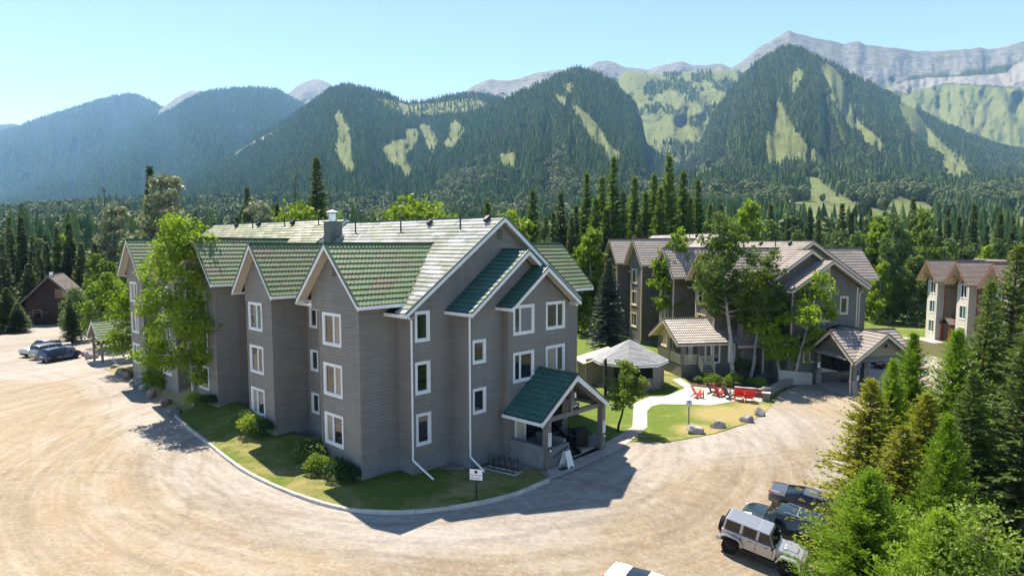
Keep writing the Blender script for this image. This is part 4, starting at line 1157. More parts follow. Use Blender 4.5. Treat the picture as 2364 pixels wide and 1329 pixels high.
# far left hills
FAR.append(('conifer_far', hill('mountain', [(-260, 300), (-60, 296), (0, 289), (25, 286), (48, 292), (120, 330), (200, 380)], 9500, 6500, 420, seed=1, amp=0.04, rows=26, dens=0.0018, tree=(30, 8))))
FAR.append(('conifer_far', hill('mountain', [(-300, 380), (-120, 345), (0, 305), (50, 292), (85, 275), (169, 250), (250, 225), (288, 217), (321, 221), (355, 236), (376, 248), (430, 290), (520, 350), (620, 400)], 7200, 4400, 452, seed=2, rels=1.1, amp=0.17, rows=56, dens=0.0042, tree=(28, 8))))
hill('mountain', [(340, 275), (376, 248), (406, 225), (440, 209), (464, 208), (490, 225), (540, 270)], 7000, 5600, 330, seed=3, amp=0.05, rows=24, dens=0.0, rock_above=[(300, 330), (600, 330)])
SC1 = [(536, 366), (541, 350), (575, 333), (600, 318), (646, 297), (628, 312), (600, 327), (585, 338), (560, 350), (548, 362)]
FAR.append(('conifer_far', hill('mountain', [(-420, 560), (-200, 500), (0, 434), (112, 387), (203, 346), (304, 299), (399, 252), (450, 221), (491, 208), (575, 203), (636, 206), (660, 218), (704, 245), (780, 300), (900, 370), (1000, 420)], 5400, 2000, [(-400, 560), (-100, 520), (300, 500), (1000, 480)], seed=4, rels=1.1, amp=0.17, rows=90, dens=0.0065, tree=(25, 7))))
hill('mountain', [(600, 290), (663, 219), (687, 196), (724, 182), (744, 186), (771, 199), (840, 260), (900, 330)], 6600, 5000, 340, seed=5, amp=0.06, rows=36, dens=0.0, rock_above=[(500, 300), (1000, 300)])
# the rocky skyline behind
hill('mountain', [(1000, 300), (1050, 240), (1078, 210), (1100, 195), (1130, 183), (1180, 186), (1215, 177), (1250, 165), (1290, 161), (1330, 158), (1352, 158), (1380, 143), (1400, 140), (1420, 146), (1440, 154), (1500, 160), (1540, 147), (1575, 142), (1600, 150), (1630, 152), (1662, 145), (1690, 158), (1760, 200), (1820, 260)], 4400, 3200, 300, seed=6, amp=0.08, rows=60, step=4, dens=0.0, rock_above=[(900, 300), (2000, 300)], jag=3)
RR = [(1600, 260), (1690, 156), (1720, 138), (1745, 113), (1770, 100), (1790, 86), (1810, 77), (1822, 70), (1850, 80), (1900, 90), (1950, 100), (1981, 94), (2000, 103), (2060, 110), (2110, 117), (2150, 118), (2200, 116), (2250, 111), (2300, 112), (2330, 104), (2364, 96), (2450, 70), (2560, 90), (2700, 140)]
rr_cover = [(SCREE, [(2050, 205), (2090, 187), (2140, 180), (2210, 178), (2290, 172), (2330, 168), (2340, 150), (2364, 140), (2500, 130), (2500, 215), (2364, 205), (2330, 200), (2260, 196), (2190, 192), (2130, 205), (2090, 215)]),
            (SCREE, [(2325, 165), (2350, 150), (2370, 160), (2345, 190), (2375, 205), (2330, 200)])]
rs_p = hill('mountain', RR, 3900, 2400, 380, seed=8, amp=0.05, rows=84, step=4, cover=rr_cover + [(GRASS, [(2030, 215), (2100, 205), (2200, 195), (2364, 205), (2700, 210), (2700, 420), (2100, 420)]), (GRASS, [(1905, 150), (2010, 150), (2080, 200), (1950, 200)])],
            rock_above=[(1500, 330), (1900, 260), (2040, 200), (2100, 182), (2200, 176), (2364, 140), (2700, 130)], jag=3, dens=lambda x, y: 0.0016 * ((y > 225) & (fbm(x * 0.02, y * 0.03, 3) > 0.52)), tree=(16, 5))
FAR.append(('conifer_far', rs_p))
# bowl between the two forested pyramids
BOWL_G = [(GRASS, [(1425, 150), (1700, 150), (1720, 380), (1440, 380)])]
FAR.append(('conifer_far', hill('mountain', [(1380, 230), (1420, 185), (1450, 165), (1520, 172), (1600, 165), (1660, 162), (1700, 160), (1760, 190), (1800, 250)], 3500, 2000, [(1380, 400), (1800, 400)], seed=9, amp=0.06, rows=70, step=5, cover=BOWL_G[:1] and [(OPEN, [(1425, 150), (1700, 150), (1720, 380), (1440, 380)])],
            dens=lambda x, y: np.where(fbm(x * 0.022 + 3, y * 0.035, 4) > 0.56, 0.05, 0.0006), tree=(17, 5))))
# forested ridge left of the middle
L5c = [(GRASS, [(783, 252), (788, 270), (801, 293), (806, 323), (806, 353), (814, 391), (800, 385), (788, 369), (781, 350), (780, 326), (787, 313), (785, 282), (775, 268)]),
       (GRASS, [(889, 337), (910, 323), (944, 320), (939, 296), (963, 299), (955, 333), (933, 343), (933, 370), (945, 385), (948, 403), (940, 400), (920, 372), (903, 364), (892, 352)]),
       (GRASS, [(966, 286), (984, 286), (998, 306), (1007, 337), (991, 340), (984, 303)]), (GRASS, [(1047, 274), (1056, 283), (1075, 293), (1049, 325), (1020, 333), (1042, 310)]),
       (SCREE, SC1), (OPEN, [(860, 225), (940, 240), (1000, 238), (1100, 225), (1140, 250), (1060, 268), (960, 270), (900, 258)]), (OPEN, [(925, 235), (945, 245), (945, 275), (928, 272)])]
FAR.append(('conifer', hill('mountain', [(330, 455), (480, 385), (538, 358), (600, 312), (650, 288), (704, 248), (740, 222), (765, 206), (800, 197), (850, 207), (890, 216), (935, 238), (985, 234), (1045, 222), (1090, 216), (1140, 225), (1240, 240), (1340, 270), (1440, 330), (1540, 400)], 2900, 900, [(330, 520), (800, 500), (1600, 480)], seed=10, rels=1.1, amp=0.17, rows=96, step=5, cover=L5c, dens=0.017, tree=(16.5, 6), jag=1)))
# middle pyramid
L7c = [(GRASS, [(1309, 228), (1343, 252), (1370, 276), (1384, 299), (1398, 326), (1433, 353), (1420, 362), (1404, 370), (1403, 340), (1377, 323), (1353, 293), (1341, 262)]), (GRASS, [(1305, 191), (1321, 193), (1316, 204), (1308, 202)]), (GRASS, [(1276, 215), (1300, 222), (1312, 232), (1300, 231)]),
       (GRASS, [(1147, 355), (1187, 353), (1189, 381), (1164, 370)]), (OPEN, [(1095, 323), (1120, 320), (1118, 338), (1096, 336)])]
FAR.append(('conifer', hill('mountain', [(640, 480), (760, 450), (860, 420), (940, 392), (1000, 335), (1060, 290), (1095, 264), (1200, 215), (1262, 188), (1300, 170), (1335, 158), (1375, 166), (1420, 196), (1465, 236), (1482, 290), (1492, 338), (1560, 380), (1640, 420)], 2250, 620, [(640, 560), (1000, 535), (1640, 520)], seed=11, rels=1.1, amp=0.17, rows=96, step=5, cover=L7c, dens=0.019, tree=(15.5, 6), jag=1,
            mixdec=lambda x, y: np.where(y > 400, 0.56, 0.75))))
FTc = [(GRASS, [(1860, 405), (1890, 412), (1930, 446), (1991, 472), (2036, 486), (2073, 452), (2101, 460), (2152, 474), (2146, 521), (2160, 540), (2100, 545), (1971, 515), (1889, 505), (1832, 498), (1832, 464), (1880, 462), (1878, 440)]),
       (GRASS, [(2330, 488), (2420, 500), (2420, 515), (2330, 512)])]
# right pyramid
L9c = [(GRASS, [(1899, 141), (1918, 154), (1940, 189), (1946, 223), (1957, 256), (1988, 294), (1971, 282), (1946, 250), (1930, 219), (1926, 191), (1909, 162)]), (GRASS, [(2020, 318), (2035, 334), (2024, 343)]),
       (GRASS, [(2081, 222), (2098, 244), (2134, 293), (2161, 321), (2163, 334), (2142, 315), (2110, 289), (2088, 248)]),
       (GRASS, [(1796, 226), (1805, 260), (1824, 293), (1849, 325), (1885, 350), (1902, 367), (1849, 354), (1808, 347), (1793, 370), (1779, 362), (1777, 330), (1787, 285), (1788, 245)]),
       (GRASS, [(1840, 157), (1851, 162), (1843, 187), (1828, 203), (1826, 181)]),
       (GRASS, [(2181, 338), (2212, 356), (2231, 387), (2231, 423), (2236, 434), (2199, 437), (2167, 452), (2150, 421), (2173, 403), (2181, 362)]), (GRASS, [(1590, 410), (1625, 386), (1655, 388), (1640, 398), (1620, 402), (1610, 425), (1595, 428)])]
L9c += [(GRASS, [(x + dx, y + dy) for x, y in L9c[i][1]]) for i in (0, 2, 3) for dx, dy in ((8, 4), (-6, 4))]
L9c += [(GRASS, [(1985, 285), (2006, 300), (2040, 332), (2022, 345), (1995, 315)]), (GRASS, [(2155, 318), (2176, 330), (2190, 345), (2178, 350), (2160, 338)])]
FAR.append(('conifer', hill('mountain', [(1380, 460), (1480, 400), (1540, 372), (1610, 346), (1640, 280), (1660, 243), (1700, 192), (1740, 152), (1780, 125), (1815, 106), (1850, 116), (1900, 138), (2000, 190), (2100, 246), (2200, 298), (2260, 322), (2300, 336), (2330, 345), (2400, 352), (2520, 372), (2700, 420)], 2350, 640, [(1380, 530), (2700, 520)], seed=12, rels=1.1, amp=0.17, rows=100, step=5, cover=L9c + FTc[:1] + [(GRASS, [(x, y + 16) for x, y in FTc[0][1]])], dens=0.019, tree=(15.5, 6), jag=1,
            mixdec=lambda x, y: np.where(y > 340, 0.58, 0.78))))
# forested valley floor rising to the slopes, with the yellow-green meadow
def ft_dens(x, y): return np.where(y > 600, 0.016, 0.015)
FAR.append(('conifer', hill('valley_floor', [(-700, 505), (-200, 500), (0, 490), (200, 478), (420, 470), (640, 468), (860, 462), (1100, 455), (1300, 448), (1500, 430), (1620, 408), (1760, 402), (1900, 405), (2060, 408), (2200, 420), (2364, 425), (2600, 430), (3000, 440)], 1000, 165, 668, q=0.55, seed=13, amp=0.02, rows=80, step=9, cover=FTc, dens=ft_dens, tree=(16, 5), jag=2, drop=58,
            mixdec=lambda x, y: np.where(x < 900, np.where(y > 452, 0.44, 0.6), 0.53))))
con = {'conifer': ([], []), 'conifer_far': ([], []), 'leafy': ([], [])}
nseed = 0
for k, (p, s, d) in FAR:
    nseed += 1
    forest('conifer_forest', ['dark conifer forest covering a distant mountain slope', 'dark conifers massed on the valley floor'][nseed == len(FAR)], p[~d], s[~d], k, nseed)
    if d.any(): forest('leafy_forest', 'pale leafy woodland massed between the conifers below the mountains', p[d], s[d] * 0.82, 'leafy', nseed + 50)
# ------------------------------------------------------------------ the air: one even, pale haze round everything
def build_haze(density=0.85e-4, col=(0.27, 0.56, 1.0), aniso=0.0):
    m = bpy.data.materials.new('haze_air'); m.use_nodes = True; nt = m.node_tree
    nt.nodes.remove(nt.nodes['Principled BSDF'])
    v = nt.nodes.new('ShaderNodeVolumePrincipled')
    v.inputs['Color'].default_value = c4(col); v.inputs['Density'].default_value = density; v.inputs['Anisotropy'].default_value = aniso; v.inputs['Absorption Color'].default_value = (1, 1, 1, 1)
    nt.links.new(v.outputs[0], nt.nodes['Material Output'].inputs['Volume'])
    MATS['haze_air'] = m
    mb = MB(); mb.box(-11000, 11000, -400, 13500, -9, 1850)
    o = mb.build('haze', 'haze_air')
    return tag(o, 'pale blue haze hanging in the air before the mountains', 'haze', kind='stuff')
build_haze()
# ------------------------------------------------------------------ the brown-roofed lodge
AB = R(10.5)
MBF = frame(18.98, 60.03, AB)
def B(a, b, z=0.0): return MBF @ Vector((a, b, z))
cB = dict(dz=-0.42, wall='siding_lodge', found='foundation', trim='tan_trim', wtrim='cream_trim', soffit='soffit_yellow', edge='ridge_brown', gable='siding_lodge',
          corner='cream_trim', vent='cream_trim', roof='roof_pink', roof_pale='roof_pink', roof_deep='roof_pink', limit=0, limit_pale=0, limit_deep=0,
          ridge=(8.77, 12.9), eaves=(1.6, 15.0), slope=0.66, b=(-1.29, 14.9, 36.0), step=1.0, sills=True,
          bays=[(2.12, 2.9, 0.2, 3.9, 12.25, 0), (10.82, 2.7, 9.2, 12.6, 12.25, 0), (19.9, 2.85, 18.2, 21.7, 13.3, 1), (28.6, 2.85, 27.0, 30.4, 13.3, 1)],
          rbays=[(4.5, 2.9, 2.6, 6.4, 12.2, 0)], rx=18.0, recess=[(7.6, 0.0), (16.4, 1.0), (25.3, 1.0)],
          panes=[('teal_pane', 'glass_dark'), ('glass_dark', 'glass_dark'), ('teal_pane', 'glass_dark'), ('curtain', 'glass_dark'), ('glass_dark', 'curtain')],
          win1=[(12.6, 13.4, 6.8, 8.3, None, D, 0.12), (12.6, 13.4, 3.9, 5.4, None, D, 0.12)],
          gables=[(7.5, 12.1, 2.9, 12.3, -2.7, 0.68, 3.4, 11.7, 0.95, []),
                  (8.56, 11.2, 4.6, 12.2, -4.2, 0.66, 5.1, 11.6, 0.95,
                   [(8.0, 8.85, 7.65, 8.75, 8.42, D, 0.11), (9.95, 10.55, 6.45, 7.85, None, D, 0.12), (8.0, 8.85, 5.8, 6.4, None, D, 0.12), (8.25, 8.6, 9.3, 10.45, None, ('curtain',), 0.1), (5.9, 6.7, 7.65, 8.75, 6.3, D, 0.11)])],
          spouts=[[(11.9, -4.6, 8.5), (11.75, -4.3, 8.2), (11.75, -4.3, 1.0)]],
          pipes=[(7.9, 3.0, 0.7), (7.9, 9.0, 0.7), (7.9, 18.5, 0.8), (7.9, 22.0, 0.8), (7.9, 25.0, 0.8)], hoods=[(8.2, 1.0), (8.2, 6.0), (8.2, 17.0), (8.2, 20.5)])
lodge = chalet('lodge_building', 'dark olive lodge with pinkish brown tiled roofs and cream window frames', MBF, cB)
ZB = 0.42
def lounge_wing(root):
    fl = MB(); fl.box(-3.7, 5.4, -1.0, 4.4, -0.3 + ZB, 1.12 + ZB)
    p = fl.build('lounge_wing', 'siding_lodge', root)
    rf = Roof(p, 'roof_pink', 0, 21)
    zr = 5.15 + ZB
    gable_pair(rf, p, 'dark_void', (-4.4, 1.7, zr), (5.6, 1.7, zr), (0, 1, 0), 3.3, 1.88, capmat='ridge_brown')
    rf.slope((1.2, -2.15, 3.02 + ZB), (1, 0, 0), (0, 0.58, 0.33), 0.62, lambda t: [(0, 4.4)])
    rf.finish()
    rake(p, (-4.4, 1.7, zr), (0, 1, 0), 3.3, 1.88, (-1, 0, 0), 'tan_trim', 'ridge_brown', 0.26, soff='soffit_yellow', inward=2.6)
    m = MB(); m.prism([(-3.75, -0.9, 3.35 + ZB), (-3.75, 4.3, 3.35 + ZB), (-3.75, 1.7, zr - 0.35)], (0.08, 0, 0)); m.build('gable_panel', 'soffit_yellow', p)
    gutter(p, (-4.4, -1.63, 3.1 + ZB), (1.2, -1.63, 3.1 + ZB), 'tan_trim'); gutter(p, (1.2, -2.18, 2.9 + ZB), (5.6, -2.18, 2.9 + ZB), 'tan_trim')
    for (x, y) in ((-3.6, -0.9), (-3.6, 1.7), (-3.6, 4.3), (-2.0, -0.9)):
        m = MB(); m.box(x - 0.11, x + 0.11, y - 0.11, y + 0.11, 1.12 + ZB, 3.3 + ZB); m.build('post', 'timber_grey', p)
    fw = Face((0, -1.0), (1, 0), (0, -1))
    hs = [window(fw, q0, q1, 1.35 + ZB, 2.95 + ZB, root, None, D, 'white_trim', 0.09) for (q0, q1) in ((-1.35, -0.8), (-0.55, 0.0), (0.95, 1.5), (3.9, 4.5))]
    clap(fw, -2.0, 5.4, 1.12 + ZB, 3.3 + ZB, 'siding_lodge', p, hs)
    lw = Face((-2.0, 0), (0, 1), (-1, 0)); clap(lw, -1.0, 4.4, 1.12 + ZB, 3.6 + ZB, 'siding_lodge', p)
    m = MB(); m.box(-2.06, -2.0, 0.2, 1.1, 1.15 + ZB, 3.1 + ZB); m.build('door', 'white_trim', p)
    m = MB(); m.box(-2.06, -2.0, 1.5, 2.4, 1.15 + ZB, 3.1 + ZB); m.build('door', 'tan_trim', p)
    # railings, every baluster its own stick
    def rail(x0, y0, x1, y1, z0, z1=None, hh=0.95):
        z1 = z0 if z1 is None else z1
        n = max(2, int(math.hypot(x1 - x0, y1 - y0) / 0.17))
        m = MB(); m.bar((x0, y0, z0 + hh), (x1, y1, z1 + hh), 0.09, 0.06); m.bar((x0, y0, z0 + 0.12), (x1, y1, z1 + 0.12), 0.06, 0.06)
        r = m.build('railing', 'cream_trim', p)
        for k in range(n):
            t = (k + 0.5) / n; x = x0 + (x1 - x0) * t; y = y0 + (y1 - y0) * t; z = z0 + (z1 - z0) * t
            b = MB(); b.box(x - 0.045, x + 0.045, y - 0.02, y + 0.02, z + 0.12, z + hh); b.build('baluster', 'cream_trim', r) if False else r_add(r, b)
    rail(-3.65, 4.2, -3.65, -0.95, 1.12 + ZB); rail(-3.6, -0.97, -2.2, -0.97, 1.12 + ZB)
    rail(-2.1, -1.1, -2.1, -2.0, 1.12 + ZB, 0.35 + ZB); rail(-0.9, -1.1, -0.9, -2.0, 1.12 + ZB, 0.35 + ZB); rail(-2.1, -1.15, -0.9, -1.15, 1.0 + ZB)
    for k in range(5):
        m = MB(); m.box(-2.05, -0.95, -1.3 - 0.2 * k, -1.05 - 0.2 * k, 0.9 - 0.2 * k + ZB, 0.95 - 0.2 * k + ZB); m.build('tread', 'cream_trim', p)
    m = MB(); m.box(2.0, 3.3, -1.5, -0.6, -0.2 + ZB, 5.2 + ZB); m.box(1.94, 3.36, -1.56, -0.54, 5.2 + ZB, 5.35 + ZB); m.build('stone_chimney', 'stone_wall', p)
    m = MB(); m.box(2.0, 5.2, 0.2, 0.9, 4.7 + ZB, 6.0 + ZB); m.build('roof_link', 'siding_lodge', p)
def r_add(r, mb):
    """hang one baluster on its railing"""
    mb.build('baluster', 'cream_trim', None).parent = r
def carport(root):
    fl = MB(); fl.box(5.2, 11.4, -5.0, -4.2, -0.3 + ZB, 0.9 + ZB)
    p = fl.build('carport', 'siding_lodge', root)
    rf = Roof(p, 'roof_pink', 0, 22)
    zr, ze, h = 5.05 + ZB, 2.85 + ZB, 2.95
    ca, cb = 9.35, -7.75
    gable_pair(rf, p, 'dark_void', (ca, -10.7, zr), (ca, -4.2, zr), (1, 0, 0), h, zr - ze, capmat='ridge_brown')
    gable_pair(rf, p, 'dark_void', (ca - 3.05, cb, zr - 0.02), (ca + 3.05, cb, zr - 0.02), (0, 1, 0), h, zr - ze, capmat='ridge_brown')
    # lean-to roof over the entry hall
    T = math.hypot(5.0, 1.55)
    rf.slope((4.1, -5.2, 3.6 + ZB), (0, 1, 0), (5.0 / T, 0, 1.55 / T), T, lambda t: [(0, 3.2)])
    rf.finish()
    sheet(p, 'dark_void', ((4.1, -5.2, 3.6 + ZB), (4.1, -2.0, 3.6 + ZB), (9.1, -2.0, 5.15 + ZB), (9.1, -5.2, 5.15 + ZB)))
    gutter(p, (4.05, -5.2, 3.48 + ZB), (4.05, -2.0, 3.48 + ZB), 'tan_trim')
    rake(p, (ca, -10.7, zr), (1, 0, 0), h, zr - ze, (0, -1, 0), 'tan_trim', 'ridge_brown', 0.26)
    rake(p, (ca - 3.05, cb, zr), (0, 1, 0), h, zr - ze, (-1, 0, 0), 'tan_trim', 'ridge_brown', 0.26)
    rake(p, (ca + 3.05, cb, zr), (0, 1, 0), h, zr - ze, (1, 0, 0), 'tan_trim', 'ridge_brown', 0.26)
    for (o, s, n, c_, lo) in (((0, -10.25), (1, 0), (0, -1), ca, 0), ((ca - 2.6, 0), (0, 1), (-1, 0), cb, 0)):
        f = Face(o, s, n); sl = (zr - ze) / h
        clap(f, c_ - 2.5, c_ + 2.5, ze + 0.1, zr - 0.25, 'siding_shed' if o[0] == 0 else 'siding_lodge', p, (), lambda z: c_ - min(2.5, (zr - 0.2 - z) / sl), lambda z: c_ + min(2.5, (zr - 0.2 - z) / sl))
    for (x, y) in ((7.0, -5.4), (6.95, -9.95), (11.7, -9.95), (11.7, -5.4)):
        m = MB(); m.box(x - 0.24, x + 0.24, y - 0.24, y + 0.24, -0.2 + ZB, 1.25 + ZB); pier = m.build('stone_pier', 'stone_wall', p)
        m = MB(); m.box(x - 0.17, x + 0.17, y - 0.17, y + 0.17, 1.25 + ZB, 2.95 + ZB); m.build('post', 'siding_lodge', p)
    for (x, y) in ((7.0, -5.4), (11.7, -9.95)):
        m = MB(); m.box(x - 0.12, x + 0.12, y - 0.20, y - 0.172, 1.45 + ZB, 1.9 + ZB); nb = m.build('number_board', 'sign_white', p)
        m = MB(); m.box(x - 0.04, x + 0.04, y - 0.206, y - 0.2, 1.68 + ZB, 1.82 + ZB); m.build('emblem', 'sign_black', nb)
    m = MB(); m.bar((6.95, -10.0, 2.98 + ZB), (11.7, -10.0, 2.98 + ZB), 0.2, 0.25); m.bar((6.98, -10.0, 2.98 + ZB), (6.98, -5.3, 2.98 + ZB), 0.2, 0.25); m.bar((11.7, -10.0, 2.98 + ZB), (11.7, -5.3, 2.98 + ZB), 0.2, 0.25); m.build('beam', 'timber_grey', p)
    downspout(p, [(6.4, -10.5, 2.8 + ZB), (6.65, -10.0, 2.6 + ZB), (6.65, -10.0, 0.1 + ZB)], 'tan_trim')
    # entry hall wall, window and ramp walls
    fw = Face((0, -5.0), (1, 0), (0, -1))
    hw = window(fw, 5.9, 7.1, 1.9 + ZB, 2.9 + ZB, root, 6.5, ('blind',), 'cream_trim', 0.1)
    clap(fw, 4.3, 7.6, 0.0 + ZB, 3.6 + ZB, 'siding_lodge', p, [hw]); clap(Face((4.3, 0), (0, 1), (-1, 0)), -5.0, -2.0, 0.0 + ZB, 3.6 + ZB, 'siding_lodge', p)
    m = MB(); m.box(7.6, 11.4, -4.4, -4.3, 0.0 + ZB, 3.4 + ZB); m.build('entry_shade_fill', 'dark_void', p)  # flat near-black sheet, painted in place of the entry's shade
    m = MB(); m.prism([(3.2, -5.6, 0), (6.4, -5.6, 0), (6.4, -5.6, 1.0 + ZB), (3.2, -5.6, 1.35 + ZB)], (0, 0.2, 0)); m.build('ramp_wall', 'concrete', p)
    m = MB(); m.prism([(7.5, -5.0, 0), (9.3, -5.0, 0), (9.3, -5.0, 0.95 + ZB), (7.5, -5.0, 1.35 + ZB)], (0, 0.2, 0)); m.build('ramp_wall', 'concrete', p)
    for k in range(6):
        m = MB(); m.box(9.4, 11.2, -5.6 + k * 0.26, -5.3 + k * 0.26, 0.1 + 0.16 * k + ZB, 0.15 + 0.16 * k + ZB); m.build('tread', 'black_metal', p)
    m = MB(); m.path([(9.35, -5.6, 0.9 + ZB), (9.35, -4.4, 2.0 + ZB)], 0.025); m.path([(9.35, -5.6, 0.55 + ZB), (9.35, -4.4, 1.65 + ZB)], 0.02); m.build('railing', 'black_metal', p)
    m = MB(); m.tube((ca, -10.33, 4.1 + ZB), (ca, -10.55, 4.15 + ZB), 0.03); m.tube((ca, -10.55, 4.2 + ZB), (ca, -10.55, 3.95 + ZB), 0.06, 0.16, 10); m.build('lantern', 'black_metal', p)
lounge_wing(lodge)
carport(lodge)

# ------------------------------------------------------------------ right-hand condo with shingle dormers
AC = R(-10.0)
oc = G(2158, 784)
MC = frame(oc.x, oc.y, AC)
def condo():
    root = thing('condo_building', 'tan and white condo block with brown shingle dormers behind the larches', 'building'); root.matrix_world = MC
    rf = Roof(root, 'roof_brown_shingle', 0, 31, wave=0.33, amp=0.004, pw=0.99, row=0.2, rest='shingle_field')
    bays = [(1.3, 0.0, 2.7), (-6.4, -7.7, -5.0), (-14.1, -15.4, -12.7), (-21.8, -23.1, -20.4)]
    zd, ez, half = 10.15, 7.5, 2.75
    for i, (bc, b0, b1) in enumerate(bays):
        fr = Face((0, 0), (0, 1), (-1, 0))
        hs = [window(fr, b0 + 0.5, b0 + 1.9, z0, z0 + 1.5, root, b0 + 1.2, ('teal_pane' if k == 1 else 'glass_dark', 'glass_dark'), 'white_trim', 0.08) for k, z0 in enumerate((0.9, 3.45, 5.95))]
        clap(fr, b0, b1, 0.0, ez, 'siding_white', root, hs)
        clap(Face((0, b0), (1, 0), (0, -1)), 0.9, 2.4, 0.0, ez, 'siding_tan', root)
        clap(Face((0, b0), (1, 0), (0, -1)), 0.0, 0.8, 0.0, ez, 'siding_white', root)
        clap(Face((0, b1), (1, 0), (0, 1)), 0.0, 2.4, 0.0, ez, 'siding_tan', root)
        m = MB(); m.box(0.8, 0.9, b0 - 0.04, b0 + 0.04, 0.0, ez); m.build('corner_board', 'red_trim', root)
        m = MB(); m.box(0.9, 2.4, b0 - 0.03, b0 + 0.01, 6.6, 6.72); m.build('band_board', 'ridge_brown', root)
        g = Face((0.3, 0), (0, 1), (-1, 0)); ds = (zd - ez) / half
        clap(g, b0 - 0.6, b1 + 0.6, ez - 0.3, zd - 0.25, 'siding_white', root, (), lambda z: max(b0 - 0.6, bc - (zd - 0.25 - z) / ds), lambda z: min(b1 + 0.6, bc + (zd - 0.25 - z) / ds))
        gable_pair(rf, root, 'dark_void', (-0.9, bc, zd), (6.2, bc, zd), (0, 1, 0), half, zd - ez, None, capmat='ridge_brown')
        rake(root, (-0.9, bc, zd), (0, 1, 0), half, zd - ez, (-1, 0, 0), 'timber_brown', 'ridge_brown', 0.22, soff='soffit', inward=1.2)
        for sg in (-1, 1):
            m = MB(); m.bar((-0.85, bc + sg * 1.0, 8.55), (0.3, bc + sg * 1.0, 7.6), 0.14, 0.14); m.bar((-0.85, bc + sg * 1.0, 7.9), (0.3, bc + sg * 1.0, 7.9), 0.14, 0.14); m.build('bracket', 'timber_brown', root)
    clap(Face((2.4, 0), (0, 1), (-1, 0)), -25, 4, 0.0, ez, 'siding_tan', root)
    m = MB(); m.box(2.42, 11, -25, 4, -0.2, ez); m.build('wall_block', 'siding_tan', root)
    for (x0, x1, s) in ((1.6, 6.2, 1), (11.6, 6.2, -1)):
        T = math.hypot(x1 - x0, 3.0)
        rf.slope((x0, -25.5, 7.3), (0, 1, 0), ((x1 - x0) / T, 0, 3.0 / T), T, lambda t: [(0, 30.0)])
        sheet(root, 'dark_void', ((x0, -25.5, 7.3), (x0, 4.5, 7.3), (x1, 4.5, 10.3), (x1, -25.5, 10.3)))
    for y in (-9, -6.5, -3.5):
        m = MB(); m.box(6.0, 6.6, y - 0.3, y + 0.3, 9.8, 11.0); m.build('chimney', 'ridge_brown', root)
    # small entry roof between the far bays
    gable_pair(rf, root, 'dark_void', (0.4, -1.3, 3.0), (2.4, -1.3, 3.0), (0, 1, 0), 1.3, 0.75, capmat='ridge_brown')
    for y in (-2.4, -0.3):
        m = MB(); m.box(0.5, 0.65, y - 0.08, y + 0.08, 0.0, 2.4); m.build('porch_post', 'red_trim', root)
    rf.finish()
    return root
condo()
poly_sheet('footpath', [MC @ Vector(p) for p in ((-4.0, 1.5, 0), (-0.2, 2.0, 0), (0.0, -2.6, 0), (-1.6, -3.4, 0), (-2.0, -0.5, 0), (-4.2, 0.3, 0))], 0.03, 'concrete')

# ------------------------------------------------------------------ dark log cabin by the road
def cabin():
    o = G(62, 750); ang = R(24)
    root = thing('log_cabin', 'dark brown log cabin with a tan roof beside the road', 'cabin', (o.x, o.y, 0), ang)
    w, d, ze, zr = 6.4, 9.0, 2.7, 7.4
    f = Face((0, 0), (1, 0), (0, -1)); sl = (zr - ze) / (w / 2 + 1.2)
    hs = [window(f, 3.9, 5.4, 4.1, 5.2, root, 4.65, ('glass_dark', 'curtain'), 'timber_brown', 0.12)]
    hs.append(window(f, 0.9, 1.9, 1.0, 2.2, root, None, D, 'timber_brown', 0.1))
    clap(f, 0, w, 0, zr - 0.2, 'log_brown', root, hs, lambda z: max(0, w / 2 - (zr - 0.2 - z) / sl), lambda z: min(w, w / 2 + (zr - 0.2 - z) / sl), 0.24)
    clap(Face((0, 0), (0, 1), (-1, 0)), 0, d, 0, ze + 1.0, 'log_brown', root, (), None, None, 0.24); clap(Face((w, 0), (0, 1), (1, 0)), 0, d, 0, ze + 1.0, 'log_brown', root, (), None, None, 0.24)
    rf = Roof(root, 'roof_pink', 0, 41); gable_pair(rf, root, 'dark_void', (w / 2, -0.9, zr), (w / 2, d + 0.6, zr), (1, 0, 0), w / 2 + 1.2, zr - ze, capmat='ridge_brown'); rf.finish()
    rake(root, (w / 2, -0.9, zr), (1, 0, 0), w / 2 + 1.2, zr - ze, (0, -1, 0), 'timber_grey', 'ridge_brown', 0.2)
    m = MB(); m.box(0.6, 3.0, -1.3, -0.1, 1.0, 1.12); bal = m.build('balcony', 'log_brown', root)
    m = MB(); m.bar((0.6, -1.28, 1.95), (3.0, -1.28, 1.95), 0.08, 0.08); m.build('balcony_rail', 'timber_grey', bal)
    m = MB(); m.box(w / 2 - 0.1, w / 2 + 0.35, 0.6, 1.1, zr - 0.6, zr + 0.5); m.build('chimney', 'galvanised', root)
cabin()

